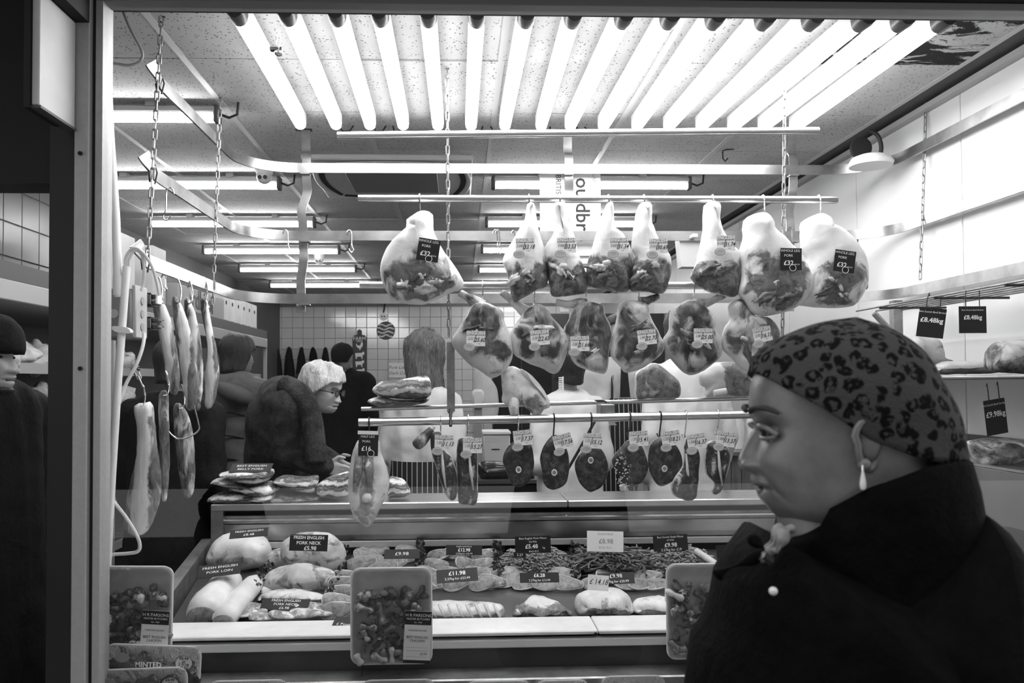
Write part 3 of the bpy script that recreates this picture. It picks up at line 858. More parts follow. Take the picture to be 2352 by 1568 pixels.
def O(x0, y0, s, pts): return [(x0 + x / s, y0 + y / s) for x, y in pts]
def resample(w, n):
    w = spline(w, 6, closed=True)
    L = [0]
    for i in range(len(w)): L.append(L[-1] + (w[(i + 1) % len(w)] - w[i]).length)
    out = []; j = 0
    for k in range(n):
        t = L[-1] * k / n
        while L[j + 1] < t: j += 1
        u = (t - L[j]) / max(1e-9, L[j + 1] - L[j])
        out.append(lerp(w[j], w[(j + 1) % len(w)], u))
    return out
def puff_mb(outline, Y, T, lean=None, amp=.004, freq=22, n=52, K=7, seed=0.0, world=False, k_loc=1.7, flat=0.0):
    """rounded solid grown from an outline that stands at distance Y, T thick"""
    w = [V(p) for p in outline] if world else [P(px, py, Y) for px, py in outline]
    w = resample(w, n)
    c = V((sum(p.x for p in w), 0, sum(p.z for p in w))) / n; c.y = Y
    sxx = sum((p.x - c.x) ** 2 for p in w); szz = sum((p.z - c.z) ** 2 for p in w); sxz = sum((p.x - c.x) * (p.z - c.z) for p in w)
    ang = .5 * math.atan2(2 * sxz, sxx - szz)
    ax = V((math.cos(ang), 0, math.sin(ang))); pr = V((-ax.z, 0, ax.x))
    pj = [(p - c).dot(ax) for p in w]; pp = [abs((p - c).dot(pr)) for p in w]
    lo, hi = min(pj), max(pj)
    rl = max([q for q, j in zip(pp, pj) if j < lo + (hi - lo) * .22] + [.004]); rh = max([q for q, j in zip(pp, pj) if j > hi - (hi - lo) * .22] + [.004])
    s0, s1 = lo + rl * .85, hi - rh * .85
    if s0 > s1: s0 = s1 = (s0 + s1) / 2
    xs = [p.x for p in w]; zs = [p.z for p in w]
    x0_, x1_, z0_, z1_ = min(xs), max(xs), min(zs), max(zs)
    mb = MB(); vs = []; at = []
    ths = [i / K for i in range(K + 1)]
    rings = []
    for sgn in (-1, 1):
        for ri, t in enumerate(ths):
            if sgn == 1 and ri == 0: continue
            th = t * math.pi / 2
            row = []
            for i, p in enumerate(w):
                u = max(s0, min(s1, pj[i])); sp = c + ax * u
                d = (p - sp).length
                tl_ = min(T / 2, d * k_loc / 1.0)
                cs = math.cos(th); sn = math.sin(th)
                if flat: cs = 1 - t if t > 0 else 1; sn = min(1, t * K / max(1, flat))
                q = sp + (p - sp) * cs
                q = V((q.x, Y + sgn * tl_ * sn, q.z))
                nv = noise.noise_vector(q * freq + V((seed * 3.1, seed, seed * 1.7)))
                if amp: q = q + (nv + noise.noise_vector(q * freq * 2.6 + V((seed, 7, seed))) * .45) * amp * (.4 + .6 * sn)
                row.append(len(vs)); vs.append(q)
                if lean:
                    at.append(lean((q.x - x0_) / (x1_ - x0_), (z1_ - q.z) / (z1_ - z0_), t, sgn < 0))
                else: at.append(0.0)
            rings.append((sgn, ri, row))
    fs = []
    fr_ = [r_ for s_, k, r_ in rings if s_ < 0]; bk = [fr_[0]] + [r_ for s_, k, r_ in rings if s_ > 0]
    for seq, flip in ((fr_, False), (bk, True)):
        for a, b in zip(seq, seq[1:]):
            for i in range(n):
                j = (i + 1) % n
                fs.append((a[j], a[i], b[i], b[j]) if not flip else (a[i], a[j], b[j], b[i]))
    mb.add(vs, fs); mb.att['lean'] = at
    return mb
def puff(name, outline, Y, T, mat, parent=None, label=None, cat=None, group=None, **k):
    mb = puff_mb(outline, Y, T, **k)
    return mb.build(name, mat, parent, label=label, cat=cat, group=group, smooth='full', fixn=False)
def gz(u, v, cu, cv, ru, rv): return math.exp(-((u - cu) / ru) ** 2 - ((v - cv) / rv) ** 2)
def lean_lamb(u, v, e, front):
    if not front: return .1
    return .0 + .95 * sstep(.50, .74, v) * (.55 + .45 * sstep(.0, .3, e)) - .35 * gz(u, v, .55, .66, .18, .10)
def lean_pork(cu=.5, cv=.70, ru=.42, rv=.26):
    def f(u, v, e, front):
        if not front: return .0
        return 1.05 * gz(u, v, cu, cv, ru, rv) * sstep(.05, .3, e) - .22 * gz(u, v, cu + .1, cv + .1, .1, .1)
    return f
def lean_shoulder(u, v, e, front):
    if not front: return .3
    return .12 + .52 * sstep(.06, .42, e) - .35 * gz(u, v, .45, .86, .4, .12) - .2 * gz(u, v, .5, .52, .5, .04)
def lean_steak(u, v, e, front):
    return .15 + 1.1 * sstep(.02, .16, e) if front else .6
def lean_side(u, v, e, front):
    return .45

t3 = 3.9200
Lm = lambda p: O(1050, 350, 3.92, p)
Lr = lambda p: O(1550, 380, 2.9327, p)
Sa = lambda p: O(1020, 640, 4.9, p)
Sb = lambda p: O(1400, 640, 4.9, p)
legs = [
 ('pork_haunch', 'whole pork leg hanging apart from the others beside the chain', O(840, 480, 6.817, [(870,40),(980,45),(1050,90),(1060,330),(1100,440),(1200,620),(1400,910),(1530,1140),(1480,1270),(1330,1310),(980,1470),(880,1495),(560,1470),(420,1420),(340,1310),(250,1120),(225,950),(260,760),(370,540),(560,370),(640,290),(635,200),(730,110)]), .17, pork_m, lean_pork(.48, .74, .46, .26), (965, 500)),
 ('lamb_haunch', 'first leg of lamb after the lone pork leg', Lm([(630,465),(690,465),(720,640),(750,760),(775,830),(800,980),(815,1190),(740,1230),(650,1280),(570,1320),(520,1360),(490,1310),(460,1130),(410,990),(430,910),(500,790),(550,700),(580,640),(610,600)]), .11, lamb_m, lean_lamb, (1217, 500)),
 ('lamb_haunch', 'second leg of lamb, darkest at its cut lower end', Lm([(865,465),(975,465),(1000,620),(1050,740),(1075,850),(1110,960),(1160,1080),(1165,1250),(1050,1285),(860,1295),(835,1210),(800,1050),(775,930),(800,840),(850,760),(875,680),(860,560)]), .11, lamb_m, lean_lamb, (1288, 502)),
 ('lamb_haunch', 'third leg of lamb with a small spur on its shank', Lm([(1345,465),(1400,465),(1412,600),(1425,690),(1500,740),(1560,860),(1592,950),(1590,1000),(1560,1150),(1530,1250),(1350,1240),(1170,1190),(1170,1010),(1210,880),(1260,700),(1300,580)]), .11, lamb_m, lean_lamb, (1400, 502)),
 ('lamb_haunch', 'fourth leg of lamb touching the third one', Lm([(1640,465),(1745,465),(1750,620),(1790,750),(1870,870),(1925,950),(1915,1130),(1850,1270),(1700,1250),(1550,1240),(1570,1080),(1600,930),(1570,850),(1595,640)]), .11, lamb_m, lean_lamb, (1482, 502)),
 ('lamb_haunch', 'leg of lamb hanging next to two pork legs', Lr([(205,260),(300,262),(300,380),(330,460),(400,550),(460,620),(465,700),(430,860),(370,890),(300,870),(220,850),(108,765),(112,735),(150,620),(190,440)]), .11, lamb_m, lean_lamb, (1640, 500)),
 ('pork_haunch', 'whole pork leg between a lamb leg and another pork leg', Lr([(490,345),(600,320),(655,380),(660,420),(740,490),(820,570),(900,690),(925,780),(900,870),(810,960),(640,1010),(530,1000),(470,920),(425,850),(440,760),(430,600),(470,480),(460,400)]), .16, pork_m, lean_pork(.5, .68, .45, .30), (1757, 498)),
 ('pork_haunch', 'last whole pork leg at the end of the bar', Lr([(855,380),(960,325),(1020,345),(1030,385),(1130,440),(1220,520),(1280,610),(1300,720),(1290,800),(1220,930),(1090,960),(900,950),(830,930),(860,800),(890,640),(855,560),(850,440)]), .16, pork_m, lean_pork(.55, .72, .42, .27), (1886, 498)),
]
hk_lab = ['lone pork leg', 'first lamb leg', 'second lamb leg', 'third lamb leg', 'fourth lamb leg', 'lamb leg next to pork', 'middle pork leg', 'end pork leg']
for i, (nm, lab, ol, T, mt, lf, hb) in enumerate(legs):
    Yl = YH - .035 - (.0 if nm == 'lamb_haunch' else .02) + (.05 if i == 7 else 0)
    t = thing(nm, P(sum(p[0] for p in ol) / len(ol), max(p[1] for p in ol), Yl), lab, 'meat', 'legs hanging on the upper bar')
    puff('leg_body', ol, Yl, T, mt, t, lean=lf, seed=i * 2.3, amp=.006, n=64, K=9)
    xs = [p[0] for p in ol]; ys = [p[1] for p in ol]
    cx = (min(xs) + max(xs)) / 2; x_w = max(xs) - min(xs); yy = lerp(min(ys), max(ys), .72)
    # the cut joint: bone head and loose muscle folds
    rb_ = random.Random(i + 11)
    bn = P(cx + rb_.uniform(-8, 10), yy - 8, Yl - T * .40)
    MB().ell(bn, (.020, .016, .016), 14, 9, amp=.5, seed=i).build('bone_end', bone_m, t, smooth='full')
    for q in range(3):
        c = P(cx + rb_.uniform(-.24, .24) * x_w, yy + rb_.uniform(-14, 24), Yl - T * .34)
        rot = Euler((0, rb_.uniform(-1, 1), 0)).to_matrix()
        m_ = MB().ell(c, (rb_.uniform(.03, .05), .020, rb_.uniform(.016, .026)), 18, 12, rot=rot, amp=.75, freq=12, seed=q + i * 5)
        m_.att['lean'] = [rb_.choice((.45, .6, .8))] * len(m_.v)
        m_.build('muscle_fold', mt, t, smooth='full')
    hook('B', hb[0], (hb[0], hb[1]), 'meat hook through the %s' % hk_lab[i])
# small flap on first and third lamb legs
# shoulders on bar C
sh = [
 ('first shoulder of lamb, nearest the dark hanger', Sa([(380,255),(440,255),(560,300),(660,370),(680,480),(740,610),(770,700),(780,850),(700,1020),(600,1100),(520,1110),(380,1020),(300,980),(200,880),(100,760),(90,680),(150,580),(200,500),(260,420),(290,330)]), Sa([(430,310),(300,225),(235,190),(175,158)]), (1109, 690)),
 ('second shoulder of lamb with its shank pointing up', Sa([(1020,285),(1120,300),(1190,370),(1210,430),(1300,520),(1390,640),(1390,800),(1330,980),(1240,1070),(1100,1010),(950,950),(860,900),(790,850),(750,740),(740,620),(800,520),(870,420),(920,340)]), Sa([(960,400),(850,320),(760,240),(645,150)]), (1228, 694)),
 ('third shoulder of lamb with a level shank', Sa([(1480,290),(1600,250),(1700,265),(1790,300),(1810,400),(1870,520),(1890,640),(1860,800),(1830,1040),(1750,1060),(1600,1020),(1500,980),(1430,900),(1390,780),(1345,580),(1410,440)]), Sa([(1600,290),(1480,275),(1380,285),(1260,255)]), (1346, 690)),
 ('fourth shoulder of lamb with a short shank stub', Sb([(340,250),(430,290),(450,400),(510,520),(560,620),(620,740),(560,870),(430,970),(300,1030),(170,1050),(100,960),(20,870),(10,750),(40,600),(80,440),(100,300),(200,240)]), Sb([(340,270),(420,250),(480,225),(555,195)]), (1467, 690)),
 ('fifth shoulder of lamb, folded over at the top', Sb([(700,340),(850,250),(960,240),(1090,330),(1190,440),(1210,510),(1190,560),(1250,680),(1260,850),(1140,980),(1000,1060),(880,1080),(760,990),(640,830),(600,690),(660,580),(670,440)]), Sb([(960,300),(1090,270),(1180,230),(1300,175)]), (1594, 700)),
 ('sixth shoulder of lamb, darkest and partly behind the woman', Sb([(1340,290),(1490,230),(1600,400),(1800,440),(1900,540),(1930,640),(1880,800),(1760,920),(1640,1050),(1500,1030),(1380,900),(1280,800),(1260,660),(1300,540),(1360,460)]), None, (1700, 690)),
]
ordn = ['first', 'second', 'third', 'fourth', 'fifth', 'sixth', 'seventh', 'eighth', 'ninth', 'tenth']
for i, (lab, ol, shank, hb) in enumerate(sh):
    Ys = YH - .03
    t = thing('lamb_forequarter', P(sum(p[0] for p in ol) / len(ol), max(p[1] for p in ol), Ys), lab, 'meat', 'shoulders hanging on the second bar')
    puff('shoulder_body', ol, Ys, .085, shoulder_m, t, lean=lean_shoulder, seed=i * 1.9 + 40, amp=.007, n=64, K=9)
    if shank:
        m_ = MB().tube(spline([P(x, y, Ys + .01) for x, y in shank], 4), [r_ * mpp(Ys) for r_ in (16, 15, 14, 12.5, 11, 10, 9.5, 9, 9, 8.5, 8.5, 8, 7)], 12)
        m_.v = [p + noise.noise_vector(p * 30) * .003 for p in m_.v]
        m_.att['lean'] = [.42] * len(m_.v)
        m_.build('shank', shoulder_m, t, smooth='full')
    rb_ = random.Random(i + 31)
    xs = [p[0] for p in ol]; ys = [p[1] for p in ol]
    for q in range(3):
        c = P(lerp(min(xs), max(xs), rb_.uniform(.35, .65)), lerp(min(ys), max(ys), rb_.uniform(.3, .75)), Ys - .032)
        rot = Euler((0, rb_.uniform(-1.2, 1.2), 0)).to_matrix()
        m_ = MB().ell(c, (rb_.uniform(.03, .05), .013, rb_.uniform(.008, .018)), 16, 10, rot=rot, amp=.45, freq=9, seed=q + i * 7)
        m_.att['lean'] = [(.9, .2, .7)[q]] * len(m_.v)
        m_.build('muscle_fold', shoulder_m, t, smooth='full')
    hook('C', hb[0], hb, 'meat hook through the %s lamb shoulder' % ordn[i])

# things lying on the lower rack
def stack(name, lab, layers, Y, T, mat=layer_m, cat='meat', group=None):
    allp = [p for l in layers for p in l]
    t = thing(name, P(sum(p[0] for p in allp) / len(allp), max(p[1] for p in allp), Y), lab, cat, group)
    for i, l in enumerate(layers):
        def lf(u, v, e, front): return .30 + .55 * math.sin(v * 9 + i * 2) * .5 + .25 * sstep(.1, .5, e) - .3 * (1 - sstep(.0, .25, v))
        puff('belly_slab', l, Y + .004 * i, T, mat, t, lean=lf, seed=i * 5 + Y, amp=.004, n=48, K=6, k_loc=4.0)
    return t
Sc = lambda p: O(480, 740, 3.92, p)
stack('pork_belly', 'stack of pork belly slabs lying on the lower rack', [Sc([(1475,610),(1560,530),(1700,520),(1850,490),(1950,480),(1990,520),(2000,650),(1900,690),(1700,690),(1560,670)]), Sc([(1430,710),(1520,670),(1700,695),(1900,690),(1985,670),(1960,720),(1850,745),(1650,765),(1500,750)])], YH + .05, .2)
t = thing('lamb_breast', P(1205, 955, YH), 'pale bony breast of lamb leaning on the lower rack', 'meat')
puff('breast_body', Sa([(640,1080),(700,1000),(780,980),(900,1040),(1020,1140),(1120,1260),(1190,1380),(1180,1440),(1120,1470),(1090,1520),(1020,1540),(960,1490),(880,1430),(800,1420),(720,1420),(650,1380),(660,1250)]), YH, .09, joint_m, t, lean=lambda u, v, e, f: .18 + .5 * gz(u, v, .6, .75, .3, .2), amp=.009, n=60, K=8)
m_ = MB().tube(spline([P(1182, 915, YH - .02), P(1180, 935, YH - .03), P(1183, 955, YH - .03)], 5), [.02, .021, .021, .02, .02, .02, .019, .018, .017, .017, .014], 12); m_.att['lean'] = [.35] * len(m_.v)
m_.build('flap', joint_m, t, smooth='full')
puff('fat_cover', Sa([(860,1010),(960,1070),(1080,1190),(1170,1340),(1190,1440),(1150,1440),(1100,1320),(1000,1190),(880,1090)]), YH - .02, .05, fat_m, t, amp=.003)
t = thing('round_end_cut', P(1508, 917, YH + .07), 'round leg end cut standing on the thin bar', 'meat')
puff('cut_body', Sb([(300,1060),(470,950),(560,970),(680,1060),(780,1160),(800,1250),(770,1340),(640,1355),(450,1352),(300,1350),(290,1200)]), YH + .07, .10, joint_m, t, lean=lambda u, v, e, f: (.1 + .75 * sstep(.05, .22, e) - .3 * gz(u, v, .25, .85, .3, .15)) if f else 0, amp=.004, n=60, K=8)
t = thing('loin_end', P(1670, 912, YH + .07), 'loin end with white rind standing on the thin bar', 'meat')
puff('cut_body', Sb([(1010,1090),(1120,965),(1250,935),(1400,945),(1530,1040),(1600,1160),(1612,1260),(1570,1325),(1300,1335),(1090,1335),(1080,1230),(1030,1200)]), YH + .07, .10, joint_m, t, lean=lambda u, v, e, f: (.0 + .95 * sstep(.08, .2, e) * sstep(.3, .5, u) - .4 * gz(u, v, .5, .95, .5, .12)) if f else 0, amp=.004, n=60, K=8)
MB().cyl(P(1640, 903, YH), P(1668, 898, YH), .013, n=14).build('bone_end', bone_m, t)

# cuts hanging from the thick bar
Ha = lambda p: O(780, 900, 4.612, p)
Hb = lambda p: O(1140, 900, 3.92, p)
YE = YH - .055
t = thing('half_pork_haunch', P(850, 1205, YE), 'opened half leg of pork with a large bone end', 'meat')
puff('leg_body', Ha([(215,500),(400,500),(440,650),(500,800),(525,960),(500,1080),(430,1240),(370,1350),(315,1425),(220,1390),(140,1290),(95,1130),(95,900),(120,720),(150,600)]), YE, .09, joint_m, t, lean=lambda u, v, e, f: (.12 + .36 * gz(u, v, .5, .5, .25, .6) + .5 * gz(u, v, .4, .8, .25, .12)) * sstep(.05, .25, e), seed=3, amp=.006, n=64, K=9)
MB().ell(P(842, 1143, YE - .05), (.018, .012, .018), 14, 9, amp=.25, seed=2).build('bone_end', bone_m, t, smooth='full')
for dx in (-12, 8):
    m_ = MB().tube([P(840 + dx, 1020, YE - .035), P(838 + dx * 1.3, 1080, YE - .05), P(835 + dx * 1.7, 1130, YE - .045)], [.010, .018, .008], 10); m_.att['lean'] = [.6] * len(m_.v)
    m_.build('muscle_fold', joint_m, t, smooth='full')
hook('E', 848, (849, 1005), 'dark hook through the half pork leg', dark_steel)
t = thing('shank_joint', P(965, 1030, YE + .02), 'small lamb shank pointing sideways beside the white coat', 'meat')
m_ = MB().tube(spline([P(992, 985, YE), P(978, 1000, YE), P(965, 1014, YE), P(952, 1026, YE)], 4), [.012, .014, .016, .018, .02, .022, .023, .024, .024, .023, .022, .018, .010], 14); m_.att['lean'] = [.65] * len(m_.v)
m_.build('shank_meat', shoulder_m, t, smooth='full')
MB().cyl(P(991, 986, YE), P(998, 979, YE), .008, .007, n=10).build('bone_end', bone_m, t)
strips = [
 ('first narrow lamb neck strip on the thick bar', Ha([(980,430),(1080,430),(1100,600),(1180,680),(1230,800),(1250,960),(1240,1100),(1190,1150),(1120,1080),(1060,920),(1010,760),(970,600),(965,490)]), (1012, 995)),
 ('second narrow lamb neck strip on the thick bar', Ha([(1250,520),(1300,480),(1420,490),(1460,640),(1465,900),(1450,1180),(1350,1190),(1260,1170),(1250,1000),(1237,700)]), (1075, 1000)),
 ('tall narrow chop strip overlapping a round steak', Hb([(1690,480),(1720,400),(1790,480),(1830,560),(1825,700),(1810,900),(1780,970),(1700,975),(1600,930),(1570,860),(1600,770),(1680,650)]), (1573, 996)),
 ('last narrow chop strip beside the woman', Hb([(1880,480),(1960,430),(2070,470),(2100,560),(2090,650),(2040,850),(1980,920),(1940,900),(1960,820),(1890,740),(1870,640)]), (1647, 990)),
]
for i, (lab, ol, hb) in enumerate(strips):
    t = thing('lamb_strip', P(sum(p[0] for p in ol) / len(ol), max(p[1] for p in ol), YE), lab, 'meat', 'strips hanging on the thick bar')
    puff('strip_body', ol, YE - .012 * (i == 2), .05, steak_m, t, lean=lambda u, v, e, f: .2 + .75 * sstep(.1, .35, e) * (.5 + .5 * abs(math.sin(u * 7 + v * 2))), seed=i * 3 + 7, amp=.004, n=56, K=7)
    m_ = MB().tube([P(hb[0] + 3, hb[1] + 45, YE - .03), P(hb[0] + 6, hb[1] + 85, YE - .034), P(hb[0] + 12, hb[1] + 125, YE - .028)], [.004, .006, .003], 8); m_.att['lean'] = [0.0] * len(m_.v)
    m_.build('fat_seam', steak_m, t, smooth='full')
    hook('E', hb[0], hb, 'hook through the %s lamb strip' % ordn[i])
rounds = [
 ('first round leg steak with a ring of bone', Hb([(110,480),(200,440),(310,470),(338,600),(335,700),(290,810),(210,855),(130,820),(95,720),(60,640),(65,560)]), (200, 700), (1189, 1000), 0),
 ('second round leg steak with a ring of bone', Hb([(430,480),(500,395),(560,395),(630,500),(655,600),(655,720),(620,830),(510,880),(430,830),(410,700),(392,590)]), (522, 725), (1271, 1000), 0),
 ('third round leg steak with its bone high up', Hb([(770,540),(850,490),(940,505),(1000,620),(1005,720),(960,840),(880,890),(820,890),(740,800),(705,670),(720,600)]), (850, 615), (1356, 1000), 0),
 ('speckled dark cut with pale beads of fat', Hb([(1120,500),(1190,430),(1300,470),(1360,620),(1365,700),(1320,800),(1230,860),(1190,890),(1130,780),(1060,680),(1040,600)]), None, (1445, 992), 1),
 ('round leg steak between the speckled cut and a strip', Hb([(1400,450),(1500,410),(1600,460),(1665,560),(1670,680),(1600,790),(1490,850),(1420,800),(1370,680),(1370,550)]), (1515, 690), (1515, 994), 0),
]
for i, (lab, ol, bn, hb, spot) in enumerate(rounds):
    t = thing('round_steak', P(sum(p[0] for p in ol) / len(ol), max(p[1] for p in ol), YE), lab, 'meat', 'round cuts hanging on the thick bar')
    puff('steak_body', ol, YE, .034, steak_m, t, lean=lean_steak, seed=i * 3 + 17, amp=.0022, n=56, K=7, k_loc=3.0)
    if bn:
        x, y = O(1140, 900, 3.92, [bn])[0]
        c = P(x, y, YE - .018)
        ring = [c + V((.0085 * math.cos(a), 0, .010 * math.sin(a))) for a in [2 * math.pi * k / 16 for k in range(16)]]
        bo = MB().tube(ring, .0028, 8, closed=True).build('bone_ring', bone_m, t)
        MB().ell(c + V((0, .001, 0)), (.007, .003, .008), 12, 6).build('marrow', plain('marrow', .22, .4) if i == 0 else bpy.data.materials['marrow'], t)
        rb_ = random.Random(i)
        for q in range(0):
            a = rb_.uniform(0, 6.28)
            pts = [c + V((.012 * math.cos(a), -.0005, .012 * math.sin(a))), c + V((.026 * math.cos(a + .55), -.0005, .026 * math.sin(a + .55))), c + V((.042 * math.cos(a + .1), .0025, .042 * math.sin(a + .1)))]
            m_ = MB().tube(spline(pts, 3), [.0010, .0010, .0009, .0008, .0007, .0006, .0004], 6); m_.att['lean'] = [.1] * len(m_.v)
            m_.build('fat_seam', steak_m, t, smooth='full')
    if spot:
        rb_ = random.Random(9)
        m_ = MB()
        for q in range(130):
            u, v_ = rb_.uniform(-1, 1), rb_.uniform(-1, 1)
            if u * u + v_ * v_ > 1: continue
            c = P(1438 + u * 26 - v_ * 4, 1075 + v_ * 44, YE - .0175 + .006 * (u * u + v_ * v_))
            m_.ell(c, (.0028, .0018, .0028), 6, 4)
        m_.att['lean'] = [-.5] * len(m_.v)
        m_.build('fat_beads', steak_m, t, kind='stuff')
        m_ = MB().ell(P(1433, 1120, YE), (.017, .012, .014), 14, 9, amp=.6, seed=4); m_.att['lean'] = [-.3] * len(m_.v)
        m_.build('fat_lump', fat_m, t, smooth='full')
    hook('E', hb[0], hb, 'dark hook through the %s round cut' % ordn[i], dark_steel if i not in (0,) else None)

# pork sides hanging from the arm of the lowest rail
sides = [
 ('pork side hanging nearest the terminal blocks', [(352,692),(368,684),(392,735),(405,800),(413,860),(408,905),(388,895),(373,800),(358,740)], 2.82, .035),
 ('second pork side hanging from the lowest rail arm', [(396,690),(412,688),(440,770),(452,850),(450,930),(428,935),(418,860),(404,780)], 2.97, .035),
 ('third pork side hanging from the lowest rail arm', [(424,690),(438,690),(456,750),(466,850),(458,938),(444,925),(440,820),(428,760)], 3.12, .035),
 ('longest-necked pork side at the rail corner', [(460,694),(472,684),(484,735),(498,810),(503,860),(492,925),(474,938),(464,890),(478,810),(468,745)], 3.32, .035),
 ('large pork side hanging low in front of the jeans', [(310,931),(329,926),(349,926),(355,969),(358,1010),(365,1056),(371,1107),(367,1150),(357,1182),(338,1219),(322,1230),(301,1228),(287,1211),(289,1166),(300,1110),(313,1050),(315,990)], 2.62, .06),
 ('thin wrapped rib sheet behind the large pork side', [(366,905),(384,900),(388,960),(390,1050),(384,1140),(372,1145),(368,1050),(364,960)], 2.72, .02),
 ('dark rib sheet hanging between the pork sides', [(398,940),(420,930),(440,980),(448,1060),(444,1130),(424,1140),(408,1060)], 2.95, .03),
]
for i, (lab, ol, Y, T) in enumerate(sides):
    t = thing('hanging_pork_slab', P(sum(p[0] for p in ol) / len(ol), max(p[1] for p in ol), Y), lab, 'meat', 'pork sides hanging from the rail arm')
    puff('side_body', ol, Y, T, slab_m, t, lean=(lambda u, v, e, f: .62) if i in (5, 6) else (lambda u, v, e, f: .38 + .40 * math.sin(u * 9)), seed=i * 3 + 27, amp=.005, n=56, K=6)
    q = ol[1]
    MB().tube(spline([P(q[0] - 4, q[1] - (48 if i != 4 else 40), Y), P(q[0], q[1] - 40, Y), P(q[0] + 4, q[1] - 20, Y), P(q[0] + 1, q[1] + 4, Y - .02), P(q[0] - 8, q[1] + 8, Y - .02)], 4), .0026, 6).build('meat_hook', chrome, t)
chain(P(312, 850, 2.62), P(330, 892, 2.62), 'short chain carrying the large pork side', .026)
o = MB().tube(spline([P(378, 948, 2.72), P(384, 985, 2.72), P(405, 1006, 2.72), P(432, 1004, 2.72), P(456, 988, 2.72), P(455, 970, 2.72), P(445, 930, 2.73)], 6), .0028, 8).build('ring_hook', chrome, None, label='thin curved wire loop hanging among the pork sides', cat='hook')

# ------------------------------------------------------------------ worktop meats
YW = YR + .06
stack('pork_belly', 'tall stack of pork belly under a black price card', [O(480,740,3.92,[(120,1350),(330,1325),(450,1330),(560,1320),(570,1380),(470,1460),(330,1450),(180,1400)]), O(480,740,3.92,[(30,1440),(100,1400),(250,1430),(400,1470),(550,1430),(630,1490),(560,1560),(450,1590),(300,1520),(120,1470)]), [(485,1140),(520,1128),(580,1134),(625,1128),(636,1140),(620,1152),(560,1156),(490,1153)]], YW, .16)
stack('pork_belly', 'pair of lean belly slabs beside the tall stack', [O(480,740,3.92,[(590,1420),(680,1375),(850,1390),(975,1375),(980,1440),(950,1530),(800,1520),(650,1470)]), [(626,1138),(650,1128),(690,1132),(730,1136),(728,1148),(680,1153),(628,1152)]], YW + .02, .15)
stack('pork_belly', 'thick fatty belly piece behind the half pork leg', [O(480,740,3.92,[(975,1470),(1060,1400),(1180,1360),(1260,1350),(1270,1470),(1240,1560),(1100,1570),(980,1540)])], YW + .03, .15)
stack('pork_belly', 'small pale belly end beside the striped apron', [O(480,740,3.92,[(1620,1400),(1700,1395),(1760,1420),(1810,1510),(1790,1560),(1650,1580),(1610,1570)])], YW + .02, .12)

# ------------------------------------------------------------------ deck meats
def lump(name, lab, pts, T, mat=joint_m, group=None, lean=None, dy=0.0, amp=.009, parent=None, cat='meat', **k):
    bx = max(pts, key=lambda p: p[1]); Y = deck(sum(p[0] for p in pts) / len(pts), bx[1]).y + T * .35 + dy
    return puff(name, pts, Y, T, mat, parent, lab if parent is None else None, cat if parent is None else None, group, lean=lean, amp=amp, n=52, K=7, **k)
# two pork loins lying away from the window
for i, (f_, b_, r_, lab) in enumerate((((462, 1388), (532, 1318), .055, 'large pale pork loin with a dark cut end'), ((512, 1404), (590, 1325), .040, 'narrow pale pork loin against the parsley divider'))):
    a = deck(f_[0], f_[1] + 18, r_ * .75); b = deck(b_[0], b_[1] + 6, r_ * .75)
    t = thing('pork_loin', a, lab, 'meat', 'pork loins')
    n = 9; pts = [lerp(a, b, k / (n - 1)) for k in range(n)]
    m_ = MB().tube(pts, [r_ * q for q in (.9, 1, 1.03, 1.03, 1.02, 1.0, .97, .9, .6)], 22, flat=.85); m_.v = [p + noise.noise_vector(p * 14) * .005 for p in m_.v]
    m_.att['lean'] = [-.15] * len(m_.v)
    m_.build('loin_body', fat_m, t, smooth='full')
    d = (b - a).normalized()
    m_ = MB().tube([a - d * .004, a + d * .002], [r_ * .80, r_ * .86], 22, flat=.62); m_.v = [p - V((0, 0, r_ * .18)) for p in m_.v]; m_.att['lean'] = [1.2] * len(m_.v)
    m_.build('cut_face', chop_m, t)
lump('pork_shoulder', 'rounded pork shoulder joint under a tilted black card', [(481,1296),(479,1268),(500,1235),(540,1222),(582,1228),(610,1240),(622,1262),(612,1297),(580,1308),(530,1312)], .18, fat_m, lean=lambda u, v, e, f: .1 + .45 * gz(u, v, .35, .75, .3, .25))
lump('pork_collar_joint', 'pork neck joint behind the FRESH ENGLISH card', [(645,1255),(665,1232),(700,1222),(745,1222),(780,1240),(795,1270),(792,1300),(770,1322),(700,1322),(655,1300)], .12, joint_m, lean=lambda u, v, e, f: .35)
for i, pts in enumerate(([(600,1296),(622,1264),(668,1256),(722,1262),(765,1287),(780,1312),(752,1330),(690,1322),(630,1318)], [(612,1322),(650,1305),(700,1318),(740,1312),(776,1318),(770,1345),(700,1352),(640,1350),(612,1340)], [(584,1354),(610,1338),(660,1346),(700,1344),(742,1352),(748,1366),(700,1374),(640,1372),(592,1374)], [(600,1336),(636,1304),(700,1294),(768,1314),(776,1346),(700,1362),(618,1358)], [(590,1376),(620,1358),(680,1354),(730,1362),(752,1372),(740,1384),(680,1388),(620,1386)])):
    lump('pork_neck_steak', '%s neck steak from the top of the heap beside the loins' % ordn[i], pts, .11, joint_m, 'heap of neck steaks', lambda u, v, e, f: .42, dy=.14 - .035 * i, seed=i * 4)
